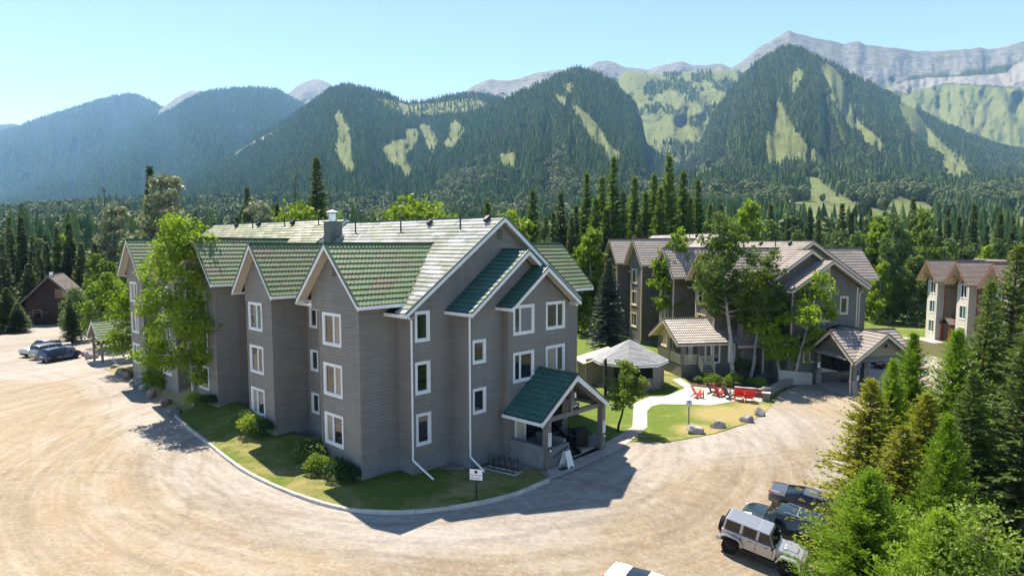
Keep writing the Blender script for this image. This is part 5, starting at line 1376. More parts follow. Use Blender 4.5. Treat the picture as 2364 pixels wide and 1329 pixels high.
# ------------------------------------------------------------------ green-roofed walkway shelter
def shelter():
    root = thing('shelter', 'small open shelter with green tiled roof beside the boulders', 'shelter'); root.matrix_world = MA @ Matrix.Translation((0.25, 47.4, 0))
    rf = Roof(root, 'roof_green', 60, 51)
    gable_pair(rf, root, 'dark_void', (-0.45, 1.5, 4.35), (5.6, 1.5, 4.35), (0, 1, 0), 2.05, 1.62, capmat='ridge_green'); rf.finish()
    rake(root, (-0.45, 1.5, 4.35), (0, 1, 0), 2.05, 1.62, (-1, 0, 0), 'white_trim', 'ridge_green', 0.22, soff='timber_grey', inward=1.0)
    gutter(root, (-0.45, -0.58, 2.6), (5.6, -0.58, 2.6))
    for (x, y) in ((0, 0), (4.6, 0), (0, 3), (4.6, 3)):
        m = MB(); m.box(x - 0.1, x + 0.1, y - 0.1, y + 0.1, 0.0, 2.75); m.build('post', 'timber_grey', root)
    m = MB(); m.box(-0.6, 5.2, -0.5, 3.5, -0.1, 0.10); m.build('slab', 'concrete', root)
    downspout(root, [(0.9, -0.6, 2.5), (0.9, -0.3, 2.3), (0.9, -0.3, 0.4), (0.9, -1.1, 0.05)])
    for z in (0.35, 0.6, 0.85, 1.1):
        m = MB(); m.bar((1.2, 2.95, z), (4.4, 2.95, z), 0.06, 0.09); m.build('rail', 'timber_grey', root)
shelter()

# ------------------------------------------------------------------ gazebo and the shed behind it
def gazebo():
    c = at(1452, 840, 55.6); root = thing('gazebo', 'octagonal gazebo with a pale grey shingle roof on the lawn', 'gazebo', (c.x, c.y, 0), R(12))
    n, r, ze, za = 8, 3.35, 2.25, 3.95
    P = [Vector((r * math.cos(2 * math.pi * (k + 0.5) / n), r * math.sin(2 * math.pi * (k + 0.5) / n), ze)) for k in range(n)]
    apex = Vector((0, 0, za))
    for k in range(n):
        a, b = P[k], P[(k + 1) % n]; es = (b - a).normalized(); mid = (a + b) / 2; et = apex - mid; T = et.length; W = (b - a).length
        rf = Roof(root, 'roof_grey_shingle', 0, 60 + k, wave=0.33, amp=0.003, pw=0.99, row=0.17, rest='roof_facet')
        rf.slope(a, es, et, T, lambda t: [(W / 2 * t / T, W - W / 2 * t / T)]); rf.finish()
        m = MB(); m.prism([a - Vector((0, 0, 0.04)), b - Vector((0, 0, 0.04)), apex - Vector((0, 0, 0.05))], (0, 0, -0.05)); m.build('roof_deck', 'soffit', root)
        m = MB(); m.bar(a - Vector((0, 0, 0.12)), b - Vector((0, 0, 0.12)), 0.04, 0.16); m.build('fascia', 'white_trim', root)
    q = [p * 0.86 for p in P]
    for k in range(n):
        m = MB(); m.box(q[k].x - 0.09, q[k].x + 0.09, q[k].y - 0.09, q[k].y + 0.09, 0, ze); m.build('post', 'timber_grey', root)
        a, b = q[k], q[(k + 1) % n]; d = Vector((b.x - a.x, b.y - a.y, 0)); ln = d.length; d.normalize(); nn = Vector((d.y, -d.x, 0))
        top = 2.1 if k in (6, 0, 7, 1, 2) else (1.05 if k == 5 else 0.0)
        if top: clap(Face((a.x, a.y), (d.x, d.y), (nn.x, nn.y)), 0.09, ln - 0.09, 0.05, top, 'siding_grey', root)
    m = MB(); m.tube((0, 0, -0.1), (0, 0, 0.08), 2.9, 2.9, 8); m.build('floor', 'concrete', root)
gazebo()
def shed():
    c = G(1352, 888); root = thing('shed', 'low olive garden shed between gazebo and grey block', 'shed', (c.x, c.y, 0), R(12))
    f = Face((0, 0), (1, 0), (0, -1)); clap(f, 0, 2.6, 0, 2.3, 'siding_shed', root, (), None, None)
    clap(Face((0, 0), (0, 1), (-1, 0)), 0, 2.4, 0, 2.0, 'siding_shed', root); clap(Face((2.6, 0), (0, 1), (1, 0)), 0, 2.4, 0, 2.0, 'siding_shed', root)
    m = MB(); m.prism([(-0.3, -0.3, 1.85), (3.0, -0.3, 2.75), (3.0, 2.7, 2.75), (-0.3, 2.7, 1.85)], (0, 0, 0.1)); m.build('roof', 'tan_trim', root)
shed()
# ------------------------------------------------------------------ trees: trunk with limbs, crown of many small leaf faces
def unit(v): return v / np.maximum(1e-9, np.linalg.norm(v, axis=-1, keepdims=True))
def kites(c, d, ln, wd, rs, flat=None):
    """kite-shaped leaf faces: base c, axis d, length ln, width wd"""
    n = len(c); d = unit(d)
    r = rs.randn(n, 3)
    if flat is not None: r = r * (1 - flat) + np.array([0, 0, 1.0]) * flat * 2
    side = unit(np.cross(d, r))
    ln = np.asarray(ln).reshape(-1, 1) * np.ones((n, 1)); wd = np.asarray(wd).reshape(-1, 1) * np.ones((n, 1))
    nrm = np.cross(side, d)
    p0 = c; p2 = c + d * ln; m = c + d * ln * 0.45 + nrm * ln * 0.08
    V = np.stack([p0, m + side * wd * 0.5, p2, m - side * wd * 0.5], 1).reshape(-1, 3)
    return V, np.arange(4 * n).reshape(-1, 4)
def tubes(segs, n=6):
    """segs: (a, b, ra, rb) -> verts, quads"""
    Vs, Fs, o = [], [], 0
    for a, b, ra, rb in segs:
        a = np.array(a, float); b = np.array(b, float); d = unit(b - a)
        x = np.cross(d, [0.3, 0.2, 1.0] if abs(d[2]) < 0.95 else [1, 0, 0]); x = unit(x); y = np.cross(d, x)
        t = np.arange(n) * 2 * math.pi / n
        ring = np.cos(t)[:, None] * x + np.sin(t)[:, None] * y
        Vs += [a + ring * ra, b + ring * rb]
        i = np.arange(n); Fs.append(np.stack([o + i, o + (i + 1) % n, o + n + (i + 1) % n, o + n + i], 1)); o += 2 * n
    return np.concatenate(Vs), np.concatenate(Fs)
def conifer_meshes(h, rad, seed, whorl=0.022, per=7, sprays=7, leaf=0.34, droop=0.25, shape=0.8, mat='needle_spruce', bark='bark_brown', base=0.06, up=0.15, ragged=0.5, wid=0.33, larch=False, gap=0.0):
    rs = np.random.RandomState(seed)
    C, Dv, Ln, Wd = [], [], [], []
    segs = [((0, 0, -0.3), (0.01 * h * rs.randn(), 0.006 * h * rs.randn(), h * 0.5), 0.014 * h + 0.03, 0.009 * h + 0.015)]
    segs.append((segs[0][1], (0, 0, h * 0.985), segs[0][3], 0.008))
    z = base
    while z < 0.985:
        t = z
        L0 = rad * ((1 - t) ** shape) * (0.65 + 0.35 * min(1, (t - base) / 0.10 + 0.35))
        nb = per if t < 0.8 else max(4, per - 2)
        ph = rs.rand() * 6.28
        for k in range(nb):
            if rs.rand() < gap: continue
            az = ph + 2 * math.pi * k / nb + rs.randn() * 0.25
            Lb = max(0.12, L0 * (1 - ragged * rs.rand() ** 1.5))
            el = up + 0.55 * t - 0.15 * rs.rand() - droop * (1 - t)
            d = np.array([math.cos(az) * math.cos(el), math.sin(az) * math.cos(el), math.sin(el)])
            p0 = np.array([0, 0, (z + rs.randn() * 0.004) * h])
            ns = max(3, int(sprays * (0.35 + Lb / rad)))
            kk = (np.arange(ns) + rs.rand(ns)) / ns
            kk = 0.12 + 0.88 * kk
            sag = -droop * 0.35 * Lb * kk ** 2 + 0.18 * Lb * np.maximum(0, kk - 0.6) ** 2
            pts = p0 + d * (Lb * kk)[:, None] + np.array([0, 0, 1.0]) * sag[:, None]
            if Lb > 0.5: segs.append((p0, p0 + d * Lb * 0.8 + np.array([0, 0, -droop * 0.22 * Lb]), 0.006 * h * (1 - t) * 0.5 + 0.008, 0.006))
            hz = np.array([-math.sin(az), math.cos(az), 0.0])
            for sg in (-1, 1, 0):
                m = len(kk)
                spread = (0.75 + 0.4 * rs.rand(m, 1)) * sg
                dd = d * 0.85 + hz * spread + rs.randn(m, 3) * (0.32 if larch else 0.16) + np.array([0, 0, 0.25 if larch else -0.10])
                C.append(pts + rs.randn(m, 3) * 0.03); Dv.append(dd)
                l = leaf * (0.6 + 0.6 * rs.rand(m)) * (1.05 - 0.45 * kk) * (0.55 + 0.6 * min(1.0, Lb / (0.55 * rad) + 0.1))
                Ln.append(l); Wd.append(l * wid * (0.7 + 0.6 * rs.rand(m)))
                if larch:
                    C.append(pts + rs.randn(m, 3) * 0.05); Dv.append(dd + rs.randn(m, 3) * 0.6); Ln.append(l * 0.7); Wd.append(l * wid * 0.6)
        z += whorl * (0.75 + 0.5 * rs.rand()) * (1.0 - 0.35 * t)
    m = 10
    C.append(np.stack([np.zeros(m), np.zeros(m), h * (0.93 + 0.06 * rs.rand(m))], 1)); Dv.append(rs.randn(m, 3) * 0.3 + [0, 0, 1]); Ln.append(np.full(m, leaf * 0.6)); Wd.append(np.full(m, leaf * 0.2))
    V, F = kites(np.concatenate(C), np.concatenate(Dv), np.concatenate(Ln), np.concatenate(Wd), rs, 0.35)
    crown = np_mesh('crown', V, F, [mat])
    tv, tf = tubes(segs, 6)
    return np_mesh('trunk', tv, tf, [bark], smooth=True), crown
def leafy_meshes(h, rad, seed, nleaf=9000, leaf=0.2, trunk_h=0.28, clumps=26, mat='leaf_aspen', bark='bark_aspen', rz=None, tr=None, lean=0.0, spread=1.0, low=0.0, stems=1, csize=0.42, top=1.0):
    """clumps of leaves hung on limbs; the outline stays uneven and open"""
    rs = np.random.RandomState(seed)
    tr = tr or 0.011 * h + 0.04
    segs = []; cl = []
    for s in range(stems):
        bx, by = (0, 0) if stems == 1 else (rs.randn() * 0.25, rs.randn() * 0.25)
        p = np.array([bx, by, -0.3]); dirv = unit(np.array([lean + rs.randn() * 0.05, rs.randn() * 0.05, 1.0]))
        if stems > 1: dirv = unit(dirv + np.array([bx, by, 0]) * 0.6)
        nseg = 7; r = tr; axis = [p]
        for k in range(nseg):
            q = p + dirv * h * 0.93 / nseg + rs.randn(3) * [0.02 * h * 0.4, 0.02 * h * 0.4, 0]
            r2 = tr * (1 - (k + 1) / (nseg + 0.4)); segs.append((p, q, r, max(r2, 0.012))); p = q; r = r2; axis.append(p)
        axis = np.array(axis)
        nc = clumps // stems
        for k in range(nc):
            t = trunk_h + (0.97 - trunk_h) * ((k + rs.rand()) / nc)
            a0 = axis[0] * 0; i = min(nseg - 1, int(t * nseg)); f = t * nseg - i
            a = axis[i] * (1 - f) + axis[i + 1] * f
            u = (t - trunk_h) / (1 - trunk_h)
            prof = (math.sin(math.pi * min(1, (u * 0.86 + 0.12))) ** 0.7) * (1.0 - 0.25 * u)
            az = k * 2.4 + rs.randn() * 0.5; reach = rad * prof * (0.35 + 0.6 * rs.rand()) * spread
            e = a + np.array([math.cos(az) * reach, math.sin(az) * reach, 0.25 * reach + 0.02 * h * rs.randn() - low * reach])
            st = a - np.array([0, 0, 0.25 * reach])
            mid = (st + e) / 2 + rs.randn(3) * 0.05 * reach
            rr = tr * 0.42 * (1 - t) + 0.014
            segs += [(st, mid, rr, rr * 0.7), (mid, e, rr * 0.7, 0.008)]
            cs = rad * csize * (0.6 + 0.7 * rs.rand()) * (0.75 + 0.35 * prof)
            cl.append((e, cs)); 
            if reach > 0.4 * rad: cl.append(((a + e) / 2 + rs.randn(3) * 0.1 * rad, cs * 0.75))
        cl.append((axis[-1] - [0, 0, 0.02 * h], rad * csize * 0.55 * top)); cl.append((axis[-2], rad * csize * 0.8 * top))
    w = np.array([c[1] ** 2 for c in cl]); w /= w.sum()
    idx = rs.choice(len(cl), nleaf, p=w)
    E_ = np.array([c[0] for c in cl])[idx]; S_ = np.array([c[1] for c in cl])[idx]
    dv = unit(rs.randn(nleaf, 3)); rr = rs.rand(nleaf) ** 0.55 * (1 + 0.25 * rs.randn(nleaf).clip(-1, 2))
    # second-level tufts keep each clump lumpy rather than round
    tuft = unit(np.random.RandomState(seed + 5).randn(len(cl) * 9, 3)).reshape(len(cl), 9, 3)
    tt = tuft[idx, rs.randint(0, 9, nleaf)]
    off = (tt * (0.62 * S_)[:, None] + dv * (0.42 * S_ * rr)[:, None]) * [1, 1, 0.8]
    C = E_ + off
    dirs = unit(off) * 0.5 + rs.randn(nleaf, 3) * 0.8 + np.array([0, 0, -0.15])
    l = leaf * (0.65 + 0.7 * rs.rand(nleaf))
    V, F = kites(C, dirs, l, l * (0.75 + 0.3 * rs.rand(nleaf)), rs)
    V[:, 2] = np.maximum(V[:, 2], 0.15)
    crown = np_mesh('crown', V, F, [mat]); tv, tf = tubes(segs, 7)
    return np_mesh('trunk', tv, tf, [bark], smooth=True), crown
def bush_mesh(r, hgt, seed, n=1500, leaf=0.09, mat='leaf_bush', lumps=9):
    rs = np.random.RandomState(seed)
    cen = unit(rs.randn(lumps, 3)) * 0.55; cen[:, 2] = np.abs(cen[:, 2]) * 0.9
    i = rs.randint(0, lumps, n); d = unit(rs.randn(n, 3)); d[:, 2] = np.where(d[:, 2] < -0.2, -d[:, 2], d[:, 2])
    P = (cen[i] + d * (0.50 * (0.75 + 0.35 * rs.rand(n)))[:, None])
    P = P * [r, r, hgt * 0.72]; P[:, 2] = np.maximum(P[:, 2] + hgt * 0.22, 0.03)
    l = leaf * (0.6 + 0.8 * rs.rand(n))
    V, F = kites(P, d * 0.8 + rs.randn(n, 3) * 0.6, l, l * 0.7, rs)
    V[:, 2] = np.maximum(V[:, 2], 0.01)
    crown = np_mesh('foliage', V, F, [mat])
    segs = [((0, 0, 0), tuple(c * [r * 0.8, r * 0.8, hgt * 0.6]), 0.03, 0.012) for c in cen[:5]]
    tv, tf = tubes(segs, 5)
    return np_mesh('stems', tv, tf, ['bark_brown']), crown
def plant(meshes, name, label, cat, loc, scale=1.0, rz=0.0, group=None, names=('trunk', 'crown'), mat=None):
    o = thing(name, label, cat, loc, rz, group)
    o.scale = (scale, scale, scale) if not isinstance(scale, tuple) else scale
    for nm, me in zip(names, meshes): link(bpy.data.objects.new(nm, me), o)
    return o
TREES = {}
def T_(key, fn, *a, **k):
    if key not in TREES: TREES[key] = fn(*a, **k)
    return TREES[key]
RNG = random.Random(5)
# prototypes of unit-ish size, shared by the copies (height, radius)
PROT = {
 'spruce': [(conifer_meshes(12, 2.2, 1, mat='needle_spruce', leaf=0.55, sprays=6), 12), (conifer_meshes(12, 1.8, 2, mat='needle_spruce', leaf=0.5, sprays=6, ragged=0.6), 12), (conifer_meshes(12, 1.5, 3, mat='needle_spruce', leaf=0.45, sprays=5, ragged=0.7, gap=0.1), 12)],
 'larch': [(conifer_meshes(12, 1.9, 4, mat='needle_larch_dark', leaf=0.45, sprays=6, larch=True, ragged=0.6, whorl=0.028, base=0.12), 12), (conifer_meshes(12, 1.6, 5, mat='needle_larch_dark', leaf=0.42, sprays=6, larch=True, ragged=0.7, whorl=0.03, base=0.18), 12)],
 'snag': [(conifer_meshes(12, 1.0, 6, mat='needle_spruce', leaf=0.3, sprays=3, ragged=0.8, gap=0.55, whorl=0.04, bark='bark_dark', base=0.25), 12)],
 'cotton': [(leafy_meshes(12, 2.4, 7, 5200, 0.30, 0.12, 30, 'leaf_aspen_grey', 'bark_silver'), 12), (leafy_meshes(12, 2.0, 8, 4800, 0.28, 0.10, 30, 'leaf_willow', 'bark_silver'), 12), (leafy_meshes(12, 2.1, 18, 5200, 0.28, 0.08, 30, 'leaf_aspen', 'bark_silver'), 12)],
 'silver': [(leafy_meshes(12, 2.4, 9, 4200, 0.30, 0.15, 26, 'leaf_silver', 'bark_silver'), 12)],
 'round': [(leafy_meshes(9, 3.2, 10, 6000, 0.28, 0.12, 30, 'leaf_yellowgreen', 'bark_silver'), 9), (leafy_meshes(9, 3.4, 11, 6000, 0.27, 0.1, 30, 'leaf_willow', 'bark_silver'), 9)],
}
LBL = {
 'spruce': ('spruce_tree', 'dark green spruce standing in the woods behind the buildings', 'tree', 'spruces in the woods behind the buildings'),
 'larch': ('larch_tree', 'feathery green larch standing in the woods behind the buildings', 'tree', 'larches in the woods behind the buildings'),
 'snag': ('dead_conifer', 'thin dead conifer with bare branches behind the trees', 'tree', 'dead conifers in the woods'),
 'cotton': ('cottonwood_tree', 'leafy green cottonwood standing in the woods behind the buildings', 'tree', 'cottonwoods in the woods behind the buildings'),
 'silver': ('cottonwood_tree', 'silvery leaved cottonwood rising above the other trees', 'tree', 'silvery cottonwoods'),
 'round': ('leafy_tree', 'round crowned leafy tree showing above the roofs', 'tree', 'round leafy trees above the roofs'),
}
ZX = (212, 460, 800, 1180, 1420, 1680, 2000, 2160)
ZONES = ('behind the log cabin', 'behind the tall aspen by the shelter', 'above the far green roof left of the chimney', 'above the pale roof slope of the grey block', 'between the grey block and the lodge', 'above the left roofs of the lodge', 'behind the lodge gable wall', 'between the lodge and the tan condo', 'behind the tan condo roof')
def bg_tree(kind, px, ytop, Y, v=None, wide=1.0):
    P = PROT[kind]; me, h0 = P[RNG.randrange(len(P)) if v is None else v % len(P)]
    p = at(px, ytop, Y); h = max(3.0, p.z)
    s = h / h0 * (1.1 if kind in ('cotton', 'silver') else 1.0)
    nm, lb, ct, gr = LBL[kind]
    zone = ZONES[sum(px > z for z in ZX)]
    lb = lb.replace('standing in the woods behind the buildings', zone).replace('behind the trees', zone).replace('rising above the other trees', zone).replace('showing above the roofs', zone); gr = lb
    ws = s * wide if kind in ('cotton', 'silver', 'round') else (0.6 * s + 0.5) * wide * (1.45 if kind == 'larch' else 1.15)
    return plant(me, nm, lb, ct, (p.x, p.y, 0), (ws, ws, s), RNG.random() * 6.28, gr)
# --- left edge
for (px, y, Y) in ((20, 500, 112), (46, 498, 116), (72, 545, 108), (104, 540, 113), (130, 526, 118), (158, 514, 116), (186, 560, 112), (205, 575, 110), (-25, 520, 108), (-60, 500, 112), (90, 575, 106), (4, 560, 104)): bg_tree('spruce', px, y, Y)
for (px, y, Y) in ((14, 664, 90), (-30, 640, 88), (66, 608, 101), (40, 700, 89)): bg_tree('spruce', px, y, Y, 0, 1.25)
bg_tree('snag', 240, 432, 122); bg_tree('silver', 262, 478, 108); bg_tree('spruce', 345, 384, 100, 1); bg_tree('silver', 377, 408, 98)
for (px, y, Y) in ((222, 585, 95), (300, 560, 98), (262, 600, 92), (205, 640, 90)): bg_tree('cotton', px, y, Y)
bg_tree('spruce', 218, 560, 104); bg_tree('spruce', 150, 560, 118)
# --- above the ridge of the grey block
bg_tree('spruce', 570, 432, 122, 1); bg_tree('spruce', 730, 362, 108, 0); bg_tree('snag', 680, 408, 118); bg_tree('round', 690, 448, 96, 0, 0.8); bg_tree('round', 778, 480, 100, 0, 0.6)
bg_tree('silver', 600, 470, 118); bg_tree('spruce', 545, 500, 112); bg_tree('spruce', 495, 510, 112); bg_tree('spruce', 640, 470, 130)
bg_tree('round', 985, 437, 98, 0, 1.0); bg_tree('round', 1035, 470, 104, 0, 0.8); bg_tree('round', 1165, 474, 112, 0, 0.9); bg_tree('cotton', 950, 470, 104)
for (px, y, Y) in ((1230, 436, 112), (1125, 462, 122), (1355, 394, 118), (1390, 404, 121), (1417, 356, 116), (1465, 405, 122), (1510, 398, 124), (1545, 354, 119), (1578, 392, 122), (1612, 410, 125), (1640, 465, 118), (1440, 440, 114), (1490, 440, 118), (1330, 470, 116), (1375, 455, 112), (1525, 430, 113), (1595, 450, 115)): bg_tree('larch', px, y, Y)
for (px, y, Y) in ((1295, 443, 118), (1260, 500, 112), (1278, 490, 120), (1320, 500, 108), (1400, 480, 108), (1475, 490, 108)): bg_tree('spruce', px, y, Y)
bg_tree('cotton', 1365, 520, 86, 2, 1.1); bg_tree('cotton', 1335, 560, 90, 0); bg_tree('round', 1250, 540, 100, 1, 0.7); bg_tree('cotton', 1395, 600, 95, 0)
# --- behind the lodge and to the right
for (px, y, Y) in ((1720, 455, 104), (1690, 500, 108), (1760, 490, 118), (1790, 520, 112), (1850, 540, 116), (2050, 490, 108), (2085, 505, 104), (2120, 480, 112), (2010, 520, 112), (2150, 530, 106), (1985, 545, 106), (2060, 560, 100), (2100, 590, 98), (2130, 600, 96), (2030, 600, 98)): bg_tree('cotton', px, y, Y)
bg_tree('round', 1925, 520, 124, 1, 0.9); bg_tree('round', 1830, 560, 112, 1, 0.7); bg_tree('round', 2240, 545, 120, 1, 0.8)
for (px, y, Y) in ((1665, 470, 120), (1890, 505, 126), (1945, 470, 132), (1965, 490, 135), (2000, 505, 128), (2045, 460, 134), (2110, 455, 138), (2170, 520, 118), (2190, 480, 128), (2215, 500, 122), (2250, 470, 132), (2280, 520, 116), (2310, 490, 126), (2340, 500, 120), (2380, 470, 118), (2420, 500, 124), (1780, 470, 138), (1740, 505, 126), (1870, 480, 140), (1820, 500, 140)): bg_tree('spruce', px, y, Y)
for (px, y, Y) in ((2200, 560, 108), (2260, 560, 110), (2320, 560, 106), (2150, 640, 97), (2010, 640, 101), (2060, 640, 99)): bg_tree('cotton', px, y, Y)
bg_tree('snag', 2225, 505, 118); bg_tree('snag', 1745, 470, 120)
# --- woodland fill behind everything, nearest belt as individuals
for k in range(150):
    px = RNG.uniform(-120, 2500); Y = RNG.uniform(128, 178)
    if 1780 < px < 2170: hh = RNG.uniform(5, 8)
    else: hh = RNG.uniform(9, 15)
    kind = RNG.choice(['spruce', 'spruce', 'spruce', 'larch', 'cotton', 'cotton'])
    if px < 500: kind = RNG.choice(['spruce', 'spruce', 'cotton', 'silver'])
    p = at(px, YH, Y); y = YH - (hh - CAMZ) * FPX / Y
    bg_tree(kind, px, y, Y)
# --- individual trees near the buildings
def near(meshes, h0, label, px, ytop, Y, name, cat='tree', wide=1.0, rz=0.0, group=None, X=None):
    p = at(px, ytop, Y); x = p.x if X is None else X; z = float(gh(x, p.y)); s = (p.z - z) / h0
    return plant(meshes, name, label, cat, (x, p.y, z), (s * wide, s * wide, s), rz, group)
big = leafy_meshes(15, 3.5, 31, 21000, 0.18, 0.24, 44, 'leaf_aspen', 'bark_aspen', tr=0.17, csize=0.36, low=0.12)
near(big, 15, 'tall bright green aspen on the lawn before the grey block', 418, 462, 46.5, 'aspen_tree', X=-23.3, rz=0.6)
mid = leafy_meshes(9, 2.6, 32, 9000, 0.19, 0.08, 30, 'leaf_aspen', 'bark_aspen', csize=0.42, low=0.2)
near(mid, 9, 'smaller leafy aspen drooping over the boulders', 378, 690, 52.5, 'aspen_tree', wide=0.95)
near(mid, 9, 'leafy aspen with a pale trunk beside the green shelter', 330, 600, 62, 'aspen_tree', rz=2.0)
near(leafy_meshes(8, 2.4, 33, 7000, 0.2, 0.1, 26, 'leaf_willow', 'bark_silver'), 8, 'olive leafed tree by the parked pickup', 182, 652, 82, 'leafy_tree', wide=1.0)
near(PROT['spruce'][0][0], 12, 'small dark spruce beside the parked pickup', 160, 690, 79, 'spruce_tree', wide=1.5)
near(leafy_meshes(8, 2.3, 34, 7000, 0.2, 0.1, 26, 'leaf_aspen', 'bark_silver'), 8, 'green leafy tree behind the small shelter', 255, 612, 76, 'leafy_tree', wide=1.1)
pair = leafy_meshes(15, 2.8, 35, 10500, 0.20, 0.42, 34, 'leaf_aspen_grey', 'bark_aspen', tr=0.2, csize=0.36)
near(pair, 15, 'tall aspen with a white trunk before the lodge chimney', 1706, 468, 57.5, 'aspen_tree', wide=1.05)
near(pair, 15, 'second white trunked aspen before the lodge, beside the chimney', 1742, 560, 58.3, 'aspen_tree', rz=2.5, wide=1.15)
near(leafy_meshes(11, 2.4, 36, 10000, 0.2, 0.22, 30, 'leaf_aspen', 'bark_aspen', csize=0.4, stems=2), 11, 'leafy aspen hiding the lodge gable wall', 1828, 596, 56.0, 'aspen_tree', rz=1.1)
near(leafy_meshes(13, 2.7, 37, 12000, 0.2, 0.35, 32, 'leaf_aspen', 'bark_aspen', tr=0.17, csize=0.36), 13, 'aspen rising behind the lounge roof of the lodge', 1548, 512, 71, 'aspen_tree')
near(conifer_meshes(10, 2.7, 38, mat='needle_blue', leaf=0.5, sprays=8, per=8, ragged=0.35), 10, 'blue grey spruce on the lawn beside the lodge', 1405, 598, 71, 'spruce_tree')
near(leafy_meshes(5.2, 1.25, 39, 3800, 0.15, 0.38, 20, 'leaf_aspen_grey', 'bark_dark', tr=0.09, csize=0.42, lean=0.06), 5.2, 'small leaning aspen beside the footpath', 1428, 815, 41.4, 'aspen_tree', rz=0.3)
dt = MB(); dt.tube((0, 0, -0.2), (0.05, 0, 2.0), 0.14, 0.12, 8); dt.tube((0.05, 0, 2.0), (0.0, 0.05, 3.45), 0.12, 0.09, 8); dt.tube((0.02, 0.03, 2.6), (0.35, 0.1, 2.8), 0.04, 0.02, 6); dt.tube((0, 0, 3.0), (-0.2, 0.1, 3.35), 0.05, 0.03, 6)
o = G(1397, 930); sn = dt.build('dead_tree', 'bark_dark'); sn.location = (o.x, o.y, 0); tag(sn, 'broken black dead trunk standing beside the entrance porch', 'tree')
# --- the clump of young larches and spruces along the right of the lot
lar = conifer_meshes(6, 3.3, 41, mat='needle_larch', leaf=0.20, sprays=17, per=10, whorl=0.02, larch=True, droop=0.05, up=0.25, shape=0.75, ragged=0.45, wid=0.22, base=0.04)
lar2 = conifer_meshes(8, 2.9, 42, mat='needle_larch', leaf=0.23, sprays=13, per=9, whorl=0.02, larch=True, droop=0.05, up=0.25, shape=0.8, ragged=0.5, wid=0.24, base=0.04)
spo = conifer_meshes(7, 3.4, 43, mat='needle_olive', leaf=0.27, sprays=12, per=9, whorl=0.022, droop=0.2, up=0.1, shape=0.8, ragged=0.5, wid=0.36, base=0.03)
spd = conifer_meshes(11, 3.2, 44, mat='needle_mid', leaf=0.32, sprays=11, per=8, whorl=0.02, droop=0.3, shape=0.8, ragged=0.5, wid=0.34, base=0.05)
near(lar, 6, 'bright green young larch in front of the silver jeep', 2012, 1086, 19.3, 'larch_tree')
near(spo, 7, 'olive young spruce between the parked cars and the larches', 2012, 872, 27.5, 'spruce_tree', wide=0.95)
near(spo, 7, 'olive spruce behind the bright larch at the jeep', 2085, 980, 23.5, 'spruce_tree', rz=1.9)
near(lar2, 8, 'yellow green larch standing before the carport', 2110, 770, 31, 'larch_tree', rz=0.4)
near(lar2, 8, 'tall fresh green larch before the tan condo', 2212, 762, 27, 'larch_tree', rz=2.2, wide=1.1)
near(spd, 11, 'dark spruce before the white bays of the condo', 2288, 640, 29, 'spruce_tree', wide=0.85)
near(spd, 11, 'tallest dark spruce at the end of the larch clump', 2352, 556, 31, 'spruce_tree', rz=1.0)
near(spo, 7, 'olive spruce filling the gap before the tall fresh larch', 2140, 905, 25.5, 'spruce_tree', rz=3.3, wide=0.9)
near(lar2, 8, 'green larch behind the olive spruces at the lot edge', 2062, 830, 30, 'larch_tree', rz=5.0, wide=0.9)
near(lar2, 8, 'shaded larch below the dark spruces', 2190, 960, 21.5, 'larch_tree', rz=4.0, wide=1.0)
near(spd, 11, 'dark spruce half hidden among the larches', 2250, 850, 23.0, 'spruce_tree', rz=3.0, wide=1.0)
near(leafy_meshes(6, 1.7, 45, 20000, 0.06, 0.05, 26, 'leaf_bush', 'bark_brown', csize=0.45), 6, 'leafy shrub tree at the foot of the dark spruces', 2310, 1085, 15.5, 'leafy_tree')
near(lar, 6, 'low larch beside the leafy shrub tree', 2170, 1180, 16.5, 'larch_tree', rz=2.6, wide=0.9)
near(spd, 11, 'dark spruce beyond the leafy shrub tree', 2390, 700, 22, 'spruce_tree', rz=2.0)
# --- shrubs
b1, b2, b3 = bush_mesh(0.75, 1.15, 51, 1700, 0.11, 'leaf_bush'), bush_mesh(0.75, 1.05, 52, 1700, 0.10, 'leaf_bush_dark'), bush_mesh(0.8, 1.2, 53, 1500, 0.13, 'leaf_willow')
def shrub(me, label, loc, s=1.0, rz=0.0, group=None, z=None):
    return plant(me, 'shrub', label, 'shrub', loc, s, rz, group, ('stems', 'foliage'))
shrub(b3, 'grey green feathery shrub at the near bay corner', A(-0.7, 4.1, 0.18), 1.25)
shrub(b1, 'bright yellow green shrub below the near bay window', A(-1.0, 2.55, 0.12), 1.0, 1.0)
shrub(b2, 'dark rounded shrub against the near bay corner', A(-0.75, 1.05, 0.1), 1.12, 2.0)
shrub(b2, 'second dark shrub at the near bay corner', A(-0.5, 0.3, 0.1), 0.8, 0.5)
shrub(b3, 'grey green shrub at the second bay', A(-0.55, 12.2, 0.55), 1.0, 0.7)
shrub(b1, 'bright green shrub at the second bay', A(-0.8, 11.0, 0.5), 1.15, 2.0)
shrub(b2, 'dark shrub against the second bay corner', A(-0.5, 9.9, 0.5), 1.05, 3.0)
shrub(b1, 'bright shrub beside the tall aspen', A(-1.0, 19.3, 0.8), 0.95, 1.0)
shrub(b2, 'dark shrub at the third bay corner', A(-0.6, 18.3, 0.85), 0.9, 1.0)
for k, (px, py, s, me) in enumerate(((1715, 868, 1.5, b3), (1765, 862, 2.0, b2), (1800, 858, 2.0, b2), (1745, 850, 1.6, b2), (1830, 862, 1.5, b2), (1860, 862, 1.2, b2))):
    q = G(px, py); shrub(me, ['tan tipped shrub before the lodge chimney', 'dark shrub in the planting bed before the lodge'][k > 0], (q.x, q.y, 0.05), s, k * 1.1, None if k == 0 else 'dark shrubs before the lodge')
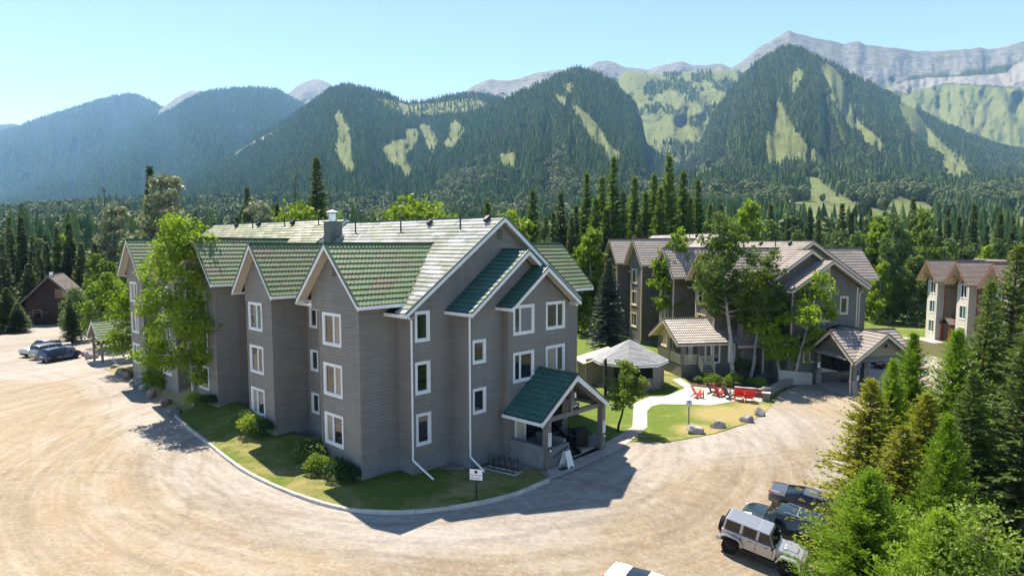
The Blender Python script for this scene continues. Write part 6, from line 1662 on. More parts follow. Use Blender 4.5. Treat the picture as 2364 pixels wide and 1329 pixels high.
for k, (px, py) in enumerate(((1612, 885), (1628, 880), (1645, 890), (1662, 886), (1680, 892), (1695, 888), (1715, 893), (1735, 893), (1750, 898), (1850, 868))):
    q = G(px, py); shrub(b1 if k % 3 else b3, 'small flowering plant in the bed behind the red chairs', (q.x, q.y, 0.05), 0.55 + 0.2 * (k % 3), k, 'small plants in the lodge bed')
# ------------------------------------------------------------------ vehicles: lofted bodies with separate glass, lamps and wheels
def wheel(parent, x, y, r, w, rim='rim_dark', spokes=5):
    """tyre with a dished rim; y>0 left side, y<0 right side"""
    sg = 1 if y > 0 else -1
    prof = [(0.60, -0.5), (0.90, -0.5), (1.0, -0.36), (1.0, 0.36), (0.90, 0.5), (0.62, 0.5)]
    n = 20; mb = MB()
    for k in range(n):
        t = 2 * math.pi * k / n
        for (rr, yy) in prof: mb.v.append((x + rr * r * math.cos(t), y + yy * w * sg, r + rr * r * math.sin(t)))
    m = len(prof)
    for k in range(n):
        for j in range(m - 1):
            a = k * m + j; b = ((k + 1) % n) * m + j; mb.f.append((a, b, b + 1, a + 1))
    ty = mb.build('wheel', 'tyre', parent, smooth=True)
    mb = MB(); yo = y + sg * w * 0.30
    mb.tube((x, y - sg * w * 0.2, r), (x, y + sg * w * 0.12, r), r * 0.62, r * 0.62, 20)
    mb.build('wheel_well', 'plastic_black', ty)
    mb = MB()
    for k in range(spokes):
        t = 2 * math.pi * k / spokes + 0.3
        d = Vector((math.cos(t), 0, math.sin(t))); c = Vector((x, yo, r))
        mb.bar(c + d * r * 0.08, c + d * r * 0.6, r * 0.2, 0.04, (0, 1, 0))
    mb.tube((x, yo - 0.03, r), (x, yo + 0.03, r), r * 0.15, r * 0.15, 10)
    for k in range(20):
        t0, t1 = 2 * math.pi * k / 20, 2 * math.pi * (k + 1) / 20
        mb.bar((x + r * 0.6 * math.cos(t0), yo, r + r * 0.6 * math.sin(t0)), (x + r * 0.6 * math.cos(t1), yo, r + r * 0.6 * math.sin(t1)), 0.05, 0.05, (0, 1, 0))
    mb.build('rim', rim, ty)
def loft_car(name, label, paintm, st, glass_side, ws, rw, wheels, opts):
    """st: stations (x, zb, zbelt, w, ztop, wtop); glass_side: list of (i, j) station spans; ws/rw: windshield, rear-glass segment index"""
    root = thing(name, label, 'car')
    rings = []
    for (x, zb, zbelt, w, zt, wt) in st:
        zs = zb + (zbelt - zb) * 0.55
        rings.append([(x, 0, zb), (x, w * 0.78, zb), (x, w * 0.96, zb + 0.10), (x, w, zs), (x, w * 0.965, zbelt), (x, wt, zt - 0.07), (x, wt * 0.86, zt - 0.012), (x, wt * 0.4, zt + 0.012), (x, 0, zt + 0.018)])
    body = MB(); parts = {}
    K = len(rings[0])
    def put(mb, i, j, s):
        q = [rings[i][j], rings[i + 1][j], rings[i + 1][j + 1], rings[i][j + 1]]
        q = [(a, b * s, c) for a, b, c in q]
        mb.quad(*(q if s > 0 else q[::-1]))
    for s in (1, -1):
        for i in range(len(st) - 1):
            for j in range(K - 1):
                key = None
                if j == 4:
                    for gi, (a, b) in enumerate(glass_side):
                        if a <= i < b: key = ('side_window', gi, s)
                if i == ws and j >= 5: key = ('windshield', 0, 0)
                if i == rw and j >= 5: key = ('rear_window', 0, 0)
                put(parts.setdefault(key, MB()) if key else body, i, j, s)
        for i in (0, len(st) - 1):
            f = [(a, b * s, c) for a, b, c in rings[i]]; body.add(f, (tuple(range(K)),))
    bo = body.build('body', paintm, root, smooth=True)
    md = bo.modifiers.new('sharp', 'EDGE_SPLIT'); md.split_angle = R(38)
    for (nm, a, b), mb in parts.items(): mb.build(nm, 'glass_car', root, smooth=True)
    W = max(s_[3] for s_ in st)
    for (x, r) in wheels:
        for s in (1, -1):
            m = MB(); n = 14; pts = [(x + (r + 0.07) * math.cos(math.pi * k / n), s * (W * 0.9), r * 0.95 + (r + 0.07) * math.sin(math.pi * k / n)) for k in range(n + 1)] + [(x - r - 0.07, s * W * 0.9, 0.3), (x + r + 0.07, s * W * 0.9, 0.3)]
            m.prism(pts, (0, s * (W * 0.1 + 0.006), 0)); m.build('wheel_arch', 'plastic_black', root)
            wheel(root, x, s * (W - 0.10), r, 0.24, opts.get('rim', 'rim_dark'), opts.get('spokes', 5))
    xf, xr = st[-1][0], st[0][0]
    zl = opts.get('lamp', 0.62)
    for s in (1, -1):
        m = MB(); m.bar((xf - 0.28, s * W * 0.83, zl + 0.04), (xf - 0.04, s * W * 0.62, zl), 0.10, 0.13); m.build('headlight', 'lamp_clear', root)
        m = MB(); m.bar((xr + 0.22, s * W * 0.86, opts.get('tail', 0.82)), (xr + 0.015, s * W * 0.66, opts.get('tail', 0.82)), 0.12, 0.13); m.build('taillight', 'lamp_red', root)
        xm = st[ws][0] + 0.1 if ws < len(st) else 0.5
        m = MB(); m.box(st[ws][0] + 0.28, st[ws][0] + 0.42, s * (W + 0.02) - 0.1, s * (W + 0.02) + 0.1, opts.get('mirror', 0.95), opts.get('mirror', 0.95) + 0.14); m.build('mirror', paintm, root)
        for xh in opts.get('handles', ()):
            m = MB(); m.box(xh, xh + 0.18, s * W * 0.985 - 0.02, s * W * 0.985 + 0.02, st[3][2] - 0.12, st[3][2] - 0.085); m.build('door_handle', 'rim_silver' if opts.get('chrome') else paintm, root)
        for xd in opts.get('doors', ()):
            m = MB(); m.box(xd - 0.006, xd + 0.006, s * W * 0.99 - 0.03, s * W * 0.99 + 0.006, 0.38, st[3][2]); m.build('door_gap', 'plastic_black', root)
        if 'rails' in opts:
            x0, x1, z, y = opts['rails']
            m = MB(); m.path([(x0, s * y, z - 0.05), (x0 + 0.1, s * y, z + 0.03), (x1 - 0.1, s * y, z + 0.03), (x1, s * y, z - 0.05)], 0.025); m.build('roof_rail', 'rim_silver', root)
    if 'bars' in opts:
        z, y = opts['rails'][2:4]
        for x in opts['bars']:
            m = MB(); m.bar((x, -y, z + 0.03), (x, y, z + 0.03), 0.06, 0.03); m.build('roof_bar', 'rim_silver', root)
    m = MB(); m.box(xf - 0.10, xf + 0.02, -W * 0.5, W * 0.5, 0.32, 0.55); m.build('grille', 'plastic_black', root)
    m = MB(); m.box(xr - 0.015, xr + 0.05, -0.26, 0.26, 0.62, 0.74); m.build('licence_plate', 'sign_white', root)
    return root
paint('paint_silver', (0.42, 0.42, 0.43), 0.6, 0.35); paint('paint_grey', (0.13, 0.135, 0.15), 0.6); paint('paint_green', (0.012, 0.028, 0.030), 0.4); paint('paint_white', (0.80, 0.80, 0.79), 0.0, 0.3)
paint('paint_blue', (0.010, 0.030, 0.095), 0.4); paint('paint_maroon', (0.10, 0.008, 0.01), 0.4); paint('paint_pale', (0.27, 0.265, 0.255), 0.5)
SEDAN = [(-2.44, .42, .68, .70, .86, .60), (-2.36, .27, .82, .85, 1.00, .72), (-1.85, .21, .93, .91, 1.07, .78), (-1.55, .20, .96, .92, 1.10, .76), (-0.62, .20, .98, .92, 1.41, .57), (-0.05, .20, .98, .92, 1.46, .60), (0.02, .20, .98, .92, 1.46, .60), (0.40, .20, .97, .92, 1.43, .59), (1.22, .20, .95, .92, 1.03, .76), (1.80, .22, .84, .90, .93, .73), (2.25, .26, .70, .86, .80, .66), (2.43, .40, .58, .74, .66, .50)]
SUVST = [(-2.38, .45, .80, .78, 1.00, .66), (-2.33, .32, 1.00, .90, 1.30, .74), (-2.15, .28, 1.08, .94, 1.68, .68), (-1.55, .28, 1.10, .95, 1.75, .70), (-1.05, .28, 1.10, .95, 1.77, .71), (-0.98, .28, 1.10, .95, 1.77, .71), (-0.15, .28, 1.09, .95, 1.76, .71), (-0.08, .28, 1.09, .95, 1.76, .71), (0.62, .28, 1.08, .95, 1.70, .69), (1.22, .28, 1.06, .95, 1.16, .78), (1.85, .30, .98, .93, 1.08, .76), (2.25, .34, .86, .88, .96, .68), (2.40, .45, .68, .76, .80, .56)]
HATCH = [(-2.10, .42, .74, .74, .92, .62), (-2.05, .28, .92, .86, 1.14, .70), (-1.75, .24, 1.00, .89, 1.46, .62), (-1.0, .22, 1.00, .89, 1.53, .63), (-0.35, .22, .99, .89, 1.54, .64), (-0.28, .22, .99, .89, 1.54, .64), (0.42, .22, .98, .89, 1.48, .62), (1.15, .22, .96, .89, 1.06, .74), (1.65, .24, .86, .87, .97, .70), (2.02, .28, .74, .82, .84, .62), (2.15, .40, .60, .70, .70, .48)]
def place_car(o, p, ang, s=0.86):
    z = float(gh(p.x, p.y)); o.location = (p.x, p.y, z)
    # sit the car on the sloping gravel
    d = Vector((math.cos(ang), math.sin(ang))); n = Vector((-d.y, d.x))
    zf = float(gh(p.x + d.x, p.y + d.y)) - float(gh(p.x - d.x, p.y - d.y)); zl = float(gh(p.x + n.x, p.y + n.y)) - float(gh(p.x - n.x, p.y - n.y))
    o.rotation_euler = Matrix(((d.x, n.x, 0), (d.y, n.y, 0), (0, 0, 1))).to_euler()
    X = Vector((d.x, d.y, zf / 2)).normalized(); Yv = Vector((n.x, n.y, zl / 2)).normalized(); Z = X.cross(Yv).normalized(); Yv = Z.cross(X)
    o.rotation_euler = Matrix((X, Yv, Z)).transposed().to_euler(); o.scale = (s, s, s)
def jeep():
    root = thing('jeep', 'silver boxy four door off-roader parked beside the dark green wagon', 'car')
    P = 'paint_silver'; W = 0.78
    def b(name, pts, y0, y1, mat=P, smooth=False):
        m = MB(); m.prism([(x, y0, z) for x, z in pts], (0, y1 - y0, 0)); o = m.build(name, mat, root)
        md = o.modifiers.new('bevel', 'BEVEL'); md.width = 0.025; md.segments = 2; md.limit_method = 'ANGLE'
        return o
    b('body', [(-1.95, .55), (-0.55, .55), (0.75, .55), (0.78, 1.12), (0.72, 1.20), (-1.98, 1.20), (-1.98, .62)], -W, W)
    b('hood', [(0.72, .70), (2.02, .70), (2.05, 1.02), (1.9, 1.10), (0.72, 1.17)], -0.64, 0.64)
    b('hood_bulge', [(0.95, 1.12), (1.75, 1.09), (1.65, 1.16), (1.1, 1.19)], -0.28, 0.28)
    b('grille', [(2.03, .62), (2.10, .62), (2.10, 1.02), (2.03, 1.06)], -0.62, 0.62)
    # hard top: lower at the windscreen, ribbed
    m = MB(); y0, y1 = 0.72, 0.66
    m.hexa([(-1.96, -y0, 1.20), (0.62, -y0, 1.20), (0.62, y0, 1.20), (-1.96, y0, 1.20), (-1.92, -y1, 1.80), (0.28, -y1, 1.80), (0.28, y1, 1.80), (-1.92, y1, 1.80)])
    o = m.build('hard_top', P, root); md = o.modifiers.new('bevel', 'BEVEL'); md.width = 0.05; md.segments = 3
    for k in range(7):
        y = -0.48 + 0.16 * k; m = MB(); m.box(-1.8, -0.35, y - 0.03, y + 0.03, 1.795, 1.815); m.build('roof_rib', P, root)
        m = MB(); m.box(-0.25, 0.2, y - 0.03, y + 0.03, 1.795, 1.812); m.build('roof_rib', P, root)
    for s in (1, -1):
        def side(x0, x1, xa, xb, z0=1.24, z1=1.72):
            f = lambda z: s * (y0 + (y1 - y0) * (z - 1.2) / 0.6 + 0.006)
            m = MB(); m.prism([(x0, f(z0), z0), (x1, f(z0), z0), (xb, f(z1), z1), (xa, f(z1), z1)], (0, -s * 0.03, 0)); m.build('side_window', 'glass_car', root)
        side(-1.86, -1.12, -1.84, -1.12); side(-0.98, -0.30, -0.98, -0.30); side(-0.18, 0.52, -0.18, 0.28)
        # flared wings
        for (xc, nm) in ((-1.42, 'rear_fender'), (1.42, 'front_fender')):
            m = MB(); pr = [(-0.62, .60), (-0.50, .92), (-0.32, 1.02), (0.32, 1.02), (0.50, .92), (0.62, .60)]; pi = [(0.54, .60), (0.44, .85), (0.28, .94), (-0.28, .94), (-0.44, .85), (-0.54, .60)]
            pts = pr + pi
            for i in range(5):
                a, c_ = pr[i], pr[i + 1]; d, e = pi[5 - i], pi[4 - i]
                m.prism([(xc + a[0], s * 0.70, a[1]), (xc + c_[0], s * 0.70, c_[1]), (xc + e[0], s * 0.70, e[1]), (xc + d[0], s * 0.70, d[1])], (0, s * 0.24, 0))
            m.build(nm, P, root)
            m = MB(); m.prism([(xc + x, s * 0.60, z) for x, z in pi], (0, s * 0.19, 0)); m.build('wheel_arch', 'plastic_black', root)
            wheel(root, xc, s * 0.80, 0.41, 0.27, 'rim_dark', 5)
        for xd in (-0.98, -0.24, 0.60):
            m = MB(); m.box(xd - 0.008, xd + 0.008, s * W - 0.02, s * W + 0.004, .62, 1.19); m.build('door_gap', 'plastic_black', root)
        for xh in (-0.50, 0.30):
            m = MB(); m.box(xh - 0.12, xh + 0.06, s * W - 0.01, s * W + 0.03, 1.04, 1.08); m.build('door_handle', 'plastic_black', root)
        m = MB(); m.bar((-0.85, s * 0.80, 0.46), (0.85, s * 0.80, 0.46), 0.12, 0.07); m.build('side_step', 'plastic_black', root)
        m = MB(); m.box(0.52, 0.62, s * 0.80, s * 1.02, 1.16, 1.36); m.build('mirror', 'plastic_black', root)
        m = MB(); m.tube((2.09, s * 0.42, 0.86), (2.13, s * 0.42, 0.86), 0.11, 0.10, 14); m.build('headlight', 'lamp_clear', root)
        m = MB(); m.box(-2.02, -1.97, s * 0.66 - 0.07, s * 0.66 + 0.07, .92, 1.16); m.build('taillight', 'lamp_red', root)
    m = MB(); m.prism([(0.66, -0.62, 1.23), (0.66, 0.62, 1.23), (0.33, 0.57, 1.73), (0.33, -0.57, 1.73)], (0.035, 0, 0.01)); m.build('windshield', 'glass_car', root)
    m = MB(); m.box(-2.0, -1.97, -0.55, 0.55, 1.28, 1.72); m.build('rear_window', 'glass_car', root)
    m = MB(); m.box(2.08, 2.26, -0.80, 0.80, .50, .68); m.build('bumper', 'plastic_black', root)
    m = MB(); m.box(-2.16, -1.98, -0.80, 0.80, .52, .70); m.build('bumper', P, root)
    m = MB()
    m.tube((-2.0, 0.05, 1.02), (-2.24, 0.05, 1.02), 0.40, 0.40, 20); m.build('spare_tyre', 'tyre', root)
    return root
JF, JR = Gs(1812, 1330), Gs(1682, 1276)
ja = math.atan2(JF.y - JR.y, JF.x - JR.x)
jd = Vector((math.cos(ja), math.sin(ja), 0)); jn = Vector((-jd.y, jd.x, 0))
side_ = -1 if jn.y < 0 else 1
jc = (JF + JR) / 2 + jn * (0.72 * side_)
o = jeep(); place_car(o, jc, ja, 0.86)
o = loft_car('station_wagon', 'dark green wagon with roof rails parked beside the silver off-roader', 'paint_green', SUVST, [(2, 4), (5, 6), (7, 8)], 8, 1, ((-1.40, .37), (1.42, .37)), dict(lamp=.80, tail=1.0, mirror=1.08, handles=(-.9, .0), doors=(-1.0, -.1, .85), rails=(-1.9, 0.3, 1.76, .60), bars=(-1.3, -0.35), rim='rim_silver'))
place_car(o, jc + jn * side_ * 2.45 + jd * 0.65, ja + math.pi, 0.86)
o = loft_car('sedan', 'grey sedan parked behind the dark green wagon', 'paint_grey', SEDAN, [(3, 5), (6, 7)], 7, 3, ((-1.42, .34), (1.42, .34)), dict(lamp=.62, tail=.86, mirror=.98, handles=(-.7, .15), doors=(-.85, 0.0, .95), rim='rim_silver'))
place_car(o, jc + jn * side_ * 5.75 + jd * 1.35, ja + 0.03, 0.86)
o = loft_car('sedan', 'white sedan showing its roof at the lot edge below the off-roader', 'paint_white', SEDAN, [(3, 5), (6, 7)], 7, 3, ((-1.42, .34), (1.42, .34)), dict(lamp=.62, tail=.86, mirror=.98, handles=(-.7, .15), doors=(-.85, 0.0, .95), rim='rim_silver'))
place_car(o, jc - jn * side_ * 6.5 - jd * 2.5, ja, 0.86)
# far cars by the shelter
LF, LR = G(178, 822), G(108, 834)
la = math.atan2(LF.y - LR.y, LF.x - LR.x)
ld = Vector((math.cos(la), math.sin(la), 0)); ln_ = Vector((-ld.y, ld.x, 0)); ln_ = ln_ if ln_.y > 0 else -ln_
lc = G(146, 831) + ln_ * 0.5
o = loft_car('hatchback', 'dark blue hatchback parked beside the pale boulder', 'paint_blue', HATCH, [(2, 4), (5, 6)], 6, 1, ((-1.28, .32), (1.30, .32)), dict(lamp=.66, tail=.95, mirror=.98, handles=(-.9, -.05), doors=(-1.0, -.3, .75)))
place_car(o, lc, la, 0.92)
o = loft_car('wagon', 'pale silver wagon between the blue hatchback and the pickup', 'paint_pale', SUVST, [(2, 4), (5, 6), (7, 8)], 8, 1, ((-1.40, .35), (1.42, .35)), dict(lamp=.78, tail=.95, mirror=1.0, handles=(-.9, .0), doors=(-1.0, -.1, .85), rails=(-1.9, 0.3, 1.76, .60)))
place_car(o, lc + ln_ * 2.5 + ld * 1.1, la, 0.88)
PICK = [(-2.70, .50, .85, .90, 1.08, .86), (-2.66, .42, .95, .93, 1.14, .90), (-0.70, .40, 1.02, .95, 1.16, .90), (-0.62, .38, 1.08, .95, 1.72, .70), (-0.1, .36, 1.08, .95, 1.82, .72), (0.02, .36, 1.08, .95, 1.83, .72), (0.62, .36, 1.08, .95, 1.80, .71), (1.25, .36, 1.08, .95, 1.20, .82), (2.2, .38, 1.02, .93, 1.12, .80), (2.62, .42, .90, .88, 1.02, .74), (2.72, .52, .76, .80, .88, .62)]
o = loft_car('pickup', 'pale pickup with a dark bed parked before the small spruce', 'paint_silver', PICK, [(3, 4), (5, 6)], 6, 2, ((-1.65, .38), (1.75, .38)), dict(lamp=.82, tail=.95, mirror=1.12, handles=(-.4, .3), doors=(-.6, .0, .9)))
m = MB(); m.box(-2.6, -0.75, -0.72, 0.72, 1.165, 1.19); m.build('bed_cover', 'plastic_black', o)
m = MB(); m.box(-1.5, -0.75, -0.68, 0.68, 1.19, 1.62); m.build('cargo_box', 'plastic_black', o)
place_car(o, lc + ln_ * 5.0 + ld * 2.1, la + math.pi, 0.9)
o = loft_car('hatchback', 'maroon car parked under the trees beyond the carport', 'paint_maroon', HATCH, [(2, 4), (5, 6)], 6, 1, ((-1.28, .32), (1.30, .32)), dict(lamp=.66, tail=.95, mirror=.98, handles=(-.9, -.05), doors=(-1.0, -.3, .75)))
q = G(2062, 850); place_car(o, q, R(170), 0.9)
# ------------------------------------------------------------------ small things
def boulder(px, py, sx, sy, sz, seed, mat, label, zb=None, rz=0.0):
    rs = np.random.RandomState(seed)
    import bmesh
    bm = bmesh.new(); bmesh.ops.create_icosphere(bm, subdivisions=3, radius=1.0)
    planes = [(unit(rs.randn(3)), 0.55 + 0.35 * rs.rand()) for _ in range(11)]
    for v in bm.verts:
        c = np.array(v.co)
        for n, d in planes:
            k = c @ n
            if k > d: c = c - n * (k - d)
        c = c * (1 + 0.10 * (vnoise(np.array([c[0] * 2.5 + seed]), np.array([c[1] * 2.5 + c[2] * 2]))[0] - 0.5))
        v.co = (c[0] * sx, c[1] * sy, max(c[2], -0.35) * sz)
    me = bpy.data.meshes.new('boulder'); bm.to_mesh(me); bm.free(); me.materials.append(MATS[mat])
    p = G(px, py); o = link(bpy.data.objects.new('boulder', me)); z = 0.0 if zb is None else zb
    o.location = (p.x, p.y, z + sz * 0.3); o.rotation_euler = (0, 0, rz)
    return tag(o, label, 'boulder')
boulder(1605, 998, .72, .55, .50, 1, 'rock_grey', 'largest pale boulder at the foot of the parking sign', rz=0.3)
boulder(1657, 987, .62, .36, .36, 2, 'rock_grey', 'flat pale boulder on the dry lawn edge between two others', rz=0.2)
boulder(1721, 972, .60, .45, .42, 3, 'rock_grey', 'rounded pale boulder with a dark side on the lawn edge', rz=-0.4)
boulder(1753, 958, .42, .40, .50, 4, 'rock_grey', 'angular pale boulder nearest the red bench', rz=0.7)
boulder(1692, 984, .20, .12, .06, 14, 'rock_grey', 'small flat stone lying on the lawn edge')
boulder(268, 852, .52, .40, .36, 5, 'rock_red', 'reddish boulder by the shelter downspout', 0.05)
boulder(280, 863, .62, .42, .42, 6, 'rock_grey', 'pale topped boulder beside the shelter', 0.1)
boulder(298, 874, .58, .45, .52, 7, 'rock_red', 'dark reddish boulder between two pale ones', 0.1)
boulder(317, 890, .70, .40, .42, 8, 'rock_grey', 'long pale boulder on the left lawn edge', 0.1, 0.8)
boulder(333, 901, .40, .36, .42, 9, 'rock_grey', 'small pale boulder beside the long one', 0.1)
boulder(352, 918, .40, .38, .55, 10, 'rock_red', 'upright maroon boulder on the left lawn edge', 0.1)
boulder(382, 936, .55, .42, .42, 11, 'rock_red', 'pink and white boulder before the tall aspen', 0.1)
boulder(404, 958, .62, .45, .42, 12, 'rock_slate', 'slate grey boulder at the kerb end', 0.1)
boulder(212, 828, .70, .50, .75, 13, 'rock_grey', 'tall pale boulder before the blue hatchback', 0.05)
boulder(197, 822, .50, .35, .40, 15, 'rock_grey', 'low pale boulder leaning on the tall one', 0.05)
boulder(450, 905, .55, .45, .25, 16, 'rock_grey', 'low pale stone under the tall aspen', 0.5)

def adirondack(mat, label, px, py, rz, group=None):
    p = G(px, py); root = thing('adirondack_chair', label, 'chair', (p.x, p.y, 0.042), rz, group)
    for k in range(5):
        m = MB(); y = -0.24 + 0.12 * k; m.bar((0.28, y, 0.36), (-0.22, y, 0.24), 0.10, 0.025); m.build('seat_slat', mat, root)
        h = 1.0 - 0.05 * abs(k - 2) ** 1.5
        m = MB(); m.bar((-0.20, y, 0.22), (-0.20 - 0.42 * h, y * 1.15, 0.22 + 0.80 * h), 0.105, 0.025, (1, 0, 0.5)); m.build('back_slat', mat, root)
    for s in (1, -1):
        m = MB(); m.box(-0.35, 0.36, s * 0.34 - 0.07, s * 0.34 + 0.07, 0.56, 0.59); m.build('arm', mat, root)
        m = MB(); m.box(0.24, 0.34, s * 0.30 - 0.02, s * 0.30 + 0.02, 0.0, 0.56); m.build('leg', mat, root)
        m = MB(); m.prism([(0.30, s * 0.28, 0.38), (-0.25, s * 0.28, 0.24), (-0.62, s * 0.28, 0.0), (-0.50, s * 0.28, 0.0), (-0.15, s * 0.28, 0.16), (0.30, s * 0.28, 0.28)], (0, s * 0.025, 0)); m.build('leg', mat, root)
    m = MB(); m.bar((-0.42, -0.3, 0.62), (-0.42, 0.3, 0.62), 0.03, 0.08); m.build('back_brace', mat, root)
    return root
adirondack('red_plastic', 'red adirondack chair standing alone on the patio', 1612, 918, R(8))
adirondack('grey_plastic', 'dark grey adirondack chair at the end of the row', 1648, 912, R(-25))
adirondack('red_plastic', 'red adirondack chair between the two grey chairs', 1662, 915, R(5))
adirondack('grey_plastic', 'dark grey adirondack chair between red chairs', 1684, 920, R(20))
adirondack('red_plastic', 'red adirondack chair next to the grey one, before the bench', 1704, 923, R(75))
adirondack('red_plastic', 'red adirondack chair before the middle of the red bench', 1728, 926, R(85))
for k, (px, py) in enumerate(((1492, 768), (1498, 771))):
    adirondack('red_plastic', 'red chair on the terrace behind the lounge wing', px, py, R(120 + 30 * k), 'red chairs behind the lounge wing')
def bench():
    a, b = G(1690, 912), G(1768, 919)
    root = thing('stone_bench', 'long red bench between stone pillars beside the patio', 'bench', (a.x, a.y, 0), math.atan2(b.y - a.y, b.x - a.x)); Lb = (b - a).length
    m = MB(); m.box(0.2, Lb - 0.2, -0.12, 0.2, 0.40, 0.45); m.build('seat', 'red_plastic', root)
    m = MB(); m.box(0.2, Lb - 0.2, 0.22, 0.42, 0.0, 0.62); m.build('low_wall', 'stone_wall', root)
    m = MB(); m.box(0.15, Lb - 0.1, 0.18, 0.46, 0.62, 0.68); m.build('coping', 'concrete', root)
    for (x, y, z) in ((Lb, 0.55, 0.72), (Lb + 0.05, -0.95, 0.62)):
        m = MB(); m.box(x - 0.28, x + 0.28, y - 0.24, y + 0.24, 0, z); pl = m.build('pillar', 'stone_wall', root)
        m = MB(); m.box(x - 0.33, x + 0.33, y - 0.29, y + 0.29, z, z + 0.07); m.build('capstone', 'concrete', pl)
    m = MB(); m.box(Lb - 0.2, Lb + 0.25, -0.7, 0.3, 0.38, 0.46); m.build('seat', 'red_plastic', root)
bench()
def planter_wall():
    pts = [G(x, y) for x, y in ((1775, 915), (1790, 902), (1815, 891), (1845, 882), (1872, 877))]
    root = thing('stone_planter_wall', 'curved low stone wall round the planting bed', 'wall')
    P = smooth_pts([Vector((p.x, p.y, 0)) for p in pts], 3)
    for c, (a, b) in enumerate(zip(P[:-1], P[1:])):
        for r_ in range(2):
            m = MB(); z0 = 0.02 + 0.24 * r_; d = (b - a) * 0.03; o_ = (a - b) * 0.15 * r_
            m.bar(a + d + o_ + Vector((0, 0, z0 + 0.11)), b - d + o_ + Vector((0, 0, z0 + 0.11)), 0.34 + 0.03 * ((c + r_) % 3), 0.225); m.build('stone', 'stone_wall', root)
    m = MB()
    for a, b in zip(P[:-1], P[1:]): m.bar(a + Vector((0, 0, 0.53)), b + Vector((0, 0, 0.53)), 0.42, 0.07)
    m.build('coping', 'stone_wall', root)
planter_wall()
def sign_post(label, p, h, w, hh, rz, post, lines, sym=True, lean=0.0):
    root = thing('parking_sign', label, 'sign', (p.x, p.y, p.z), rz); root.rotation_euler = (lean, 0, rz)
    m = MB(); m.box(-0.035, 0.035, -0.035, 0.035, -0.1, h); m.build('post', post, root)
    m = MB(); m.box(-w / 2, w / 2, -0.065, -0.045, h - hh * 0.5, h + hh * 0.5); pl = m.build('plate', 'sign_white', root)
    for k, t in enumerate(lines):
        sz = w * 1.45 / max(6, len(t)); text_mesh(t, sz, 'sign_red', pl, Matrix.Translation((-w * 0.42, -0.069, h - hh * 0.12 - k * hh * 0.26)) @ Matrix.Rotation(R(90), 4, 'X'))
    if sym:
        m = MB(); m.tube((0, -0.066, h + hh * 0.26), (0, -0.070, h + hh * 0.26), hh * 0.15, hh * 0.15, 14); m.build('symbol', 'sign_black', pl)
    return root
p = G(1100, 1156); p.z = 0.1; sign_post('white no parking sign on a thin post in the front lawn', p, 1.22, 0.62, 0.52, R(-12), 'black_metal', ('NO PARKING', 'FIRE LANE'))
p = G(1590, 984); p.z = 0.02; sign_post('white parking sign on a leaning timber post above the boulders', p, 1.55, 0.42, 0.42, R(5), 'timber_grey', ('NO PARKING', 'FIRE LANE'), lean=R(-3))
p = Gs(1975, 905); sign_post('red and white sign before the carport pillar', p, 1.2, 0.4, 0.4, R(5), 'black_metal', ('NO PARKING', 'FIRE LANE'))
def bike_rack():
    root = thing('bike_rack', 'black looped bike rack on a concrete strip in the front lawn', 'bike rack'); root.matrix_world = MA @ Matrix.Translation((5.9, -3.35, 0.1)) @ Matrix.Rotation(R(-78), 4, 'Z')
    m = MB(); m.box(-0.2, 1.9, -0.35, 0.35, -0.05, 0.04); m.build('base', 'concrete', root)
    for k in range(5):
        x = 0.05 + 0.4 * k; m = MB(); m.path([(x, -0.22, 0.04), (x, -0.2, 0.68), (x, -0.12, 0.78), (x, 0.12, 0.78), (x, 0.2, 0.68), (x, 0.22, 0.04)], 0.022, 8); m.build('loop', 'black_metal', root)
    for y in (-0.24, 0.24):
        m = MB(); m.bar((-0.1, y, 0.07), (1.8, y, 0.07), 0.05, 0.05); m.build('rail', 'black_metal', root)
bike_rack()
def a_board():
    q = G(1308, 1078); root = thing('sandwich_board', 'white folding sandwich board before the entrance porch', 'sign', (q.x, q.y, 0.03), R(52))
    for s in (1, -1):
        m = MB(); m.prism([(-0.28, s * 0.30, 0.0), (-0.20, s * 0.29, 0.0), (-0.18, s * 0.26, 0.1), (0.18, s * 0.26, 0.1), (0.20, s * 0.29, 0.0), (0.28, s * 0.30, 0.0), (0.24, s * 0.03, 0.92), (-0.24, s * 0.03, 0.92)], (0, s * 0.035, 0)); m.build('panel', 'sign_white', root)
    m = MB(); m.box(-0.06, 0.06, -0.06, 0.06, 0.86, 0.93); m.build('handle', 'black_metal', root)
a_board()
def grill():
    root = thing('barbecue', 'black barbecue grill under the entrance porch', 'barbecue'); root.matrix_world = MA @ Matrix.Translation((12.15, -4.7, 0.10)) @ Matrix.Rotation(R(-20), 4, 'Z')
    m = MB(); m.box(-0.42, 0.42, -0.26, 0.26, 0.12, 0.78); m.build('cabinet', 'black_metal', root)
    m = MB(); m.prism([(-0.42, -0.28, 0.80), (-0.42, 0.28, 0.80), (-0.42, 0.28, 1.10), (-0.42, 0.05, 1.22), (-0.42, -0.26, 1.05)], (0.84, 0, 0)); m.build('lid', 'black_metal', root)
    for s in (1, -1): m = MB(); m.box(s * 0.64 - 0.2, s * 0.64 + 0.2, -0.24, 0.24, 0.76, 0.80); m.build('side_shelf', 'plastic_black', root)
    for (x, y) in ((-0.36, -0.2), (0.36, -0.2), (-0.36, 0.2), (0.36, 0.2)): m = MB(); m.tube((x, y, 0), (x, y, 0.12), 0.05, 0.05, 10); m.build('castor', 'plastic_black', root)
grill()
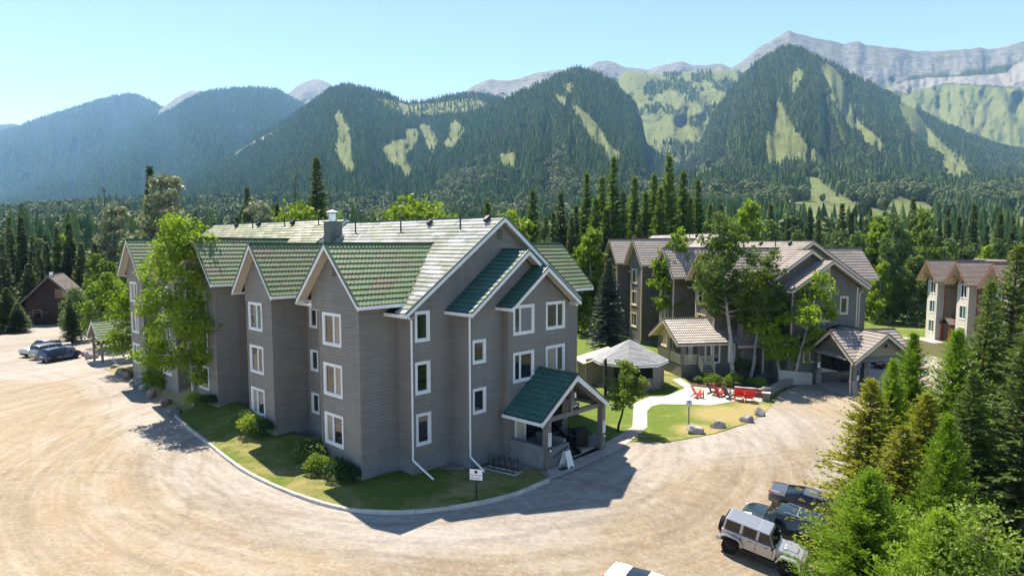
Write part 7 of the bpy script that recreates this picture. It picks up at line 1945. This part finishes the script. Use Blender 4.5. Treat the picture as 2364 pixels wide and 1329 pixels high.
def doormat():
    root = thing('doormat', 'pale doormat with dark shoes beside the porch post', 'doormat'); root.matrix_world = MA @ Matrix.Translation((8.55, -6.35, 0.035))
    m = MB(); m.box(-0.4, 0.4, -0.22, 0.22, 0, 0.015); m.build('mat', 'concrete', root)
    for x in (-0.18, 0.02, 0.2): m = MB(); m.prism([(x - 0.05, -0.14, 0.015), (x + 0.05, -0.14, 0.015), (x + 0.05, 0.13, 0.015), (x - 0.05, 0.13, 0.015)], (0, 0, 0.07)); m.build('shoe', 'black_metal', root)
doormat()
def hose():
    m = MB(); pts = [A(1.25 + 0.12 * math.cos(t * 0.5), -0.06, 1.0 - 0.28 * t * 0.5 + 0.2 * math.sin(t)) for t in np.linspace(0, 4, 14)]
    m.path([tuple(p) for p in pts], 0.02, 6); o = m.build('garden_hose', 'foundation'); tag(o, 'grey hose hanging on the near bay foundation', 'hose')
hose()
def wall_sign():
    root = thing('address_sign', 'dark framed lodging sign on a bracket beside the entrance porch', 'sign'); root.matrix_world = MA @ Matrix.Translation((13.55, -2.75, 1.55))
    m = MB(); m.box(0, 0.95, -0.03, 0.03, 0, 0.5); m.build('board', 'black_metal', root)
    m = MB()
    m.box(-0.04, 0.99, -0.05, -0.03, 0.5, 0.55); m.box(-0.04, 0.99, -0.05, -0.03, -0.05, 0.0); m.box(-0.04, 0.0, -0.05, -0.03, 0, 0.5); m.box(0.95, 0.99, -0.05, -0.03, 0, 0.5); m.build('frame', 'tan_trim', root)
    m = MB(); m.box(0.12, 0.85, -0.036, -0.031, 0.30, 0.40); m.build('lettering', 'sign_white', root)
wall_sign()
def utility_post():
    p = G(1354, 850); root = thing('utility_pedestal', 'short white utility post on the grass behind the shed', 'post', (p.x, p.y, 0))
    m = MB(); m.tube((0, 0, 0), (0, 0, 1.25), 0.11, 0.11, 10); m.build('post', 'sign_white', root); m = MB(); m.tube((0, 0, 1.25), (0, 0, 1.45), 0.16, 0.10, 10); m.build('cap', 'galvanised', root)
utility_post()
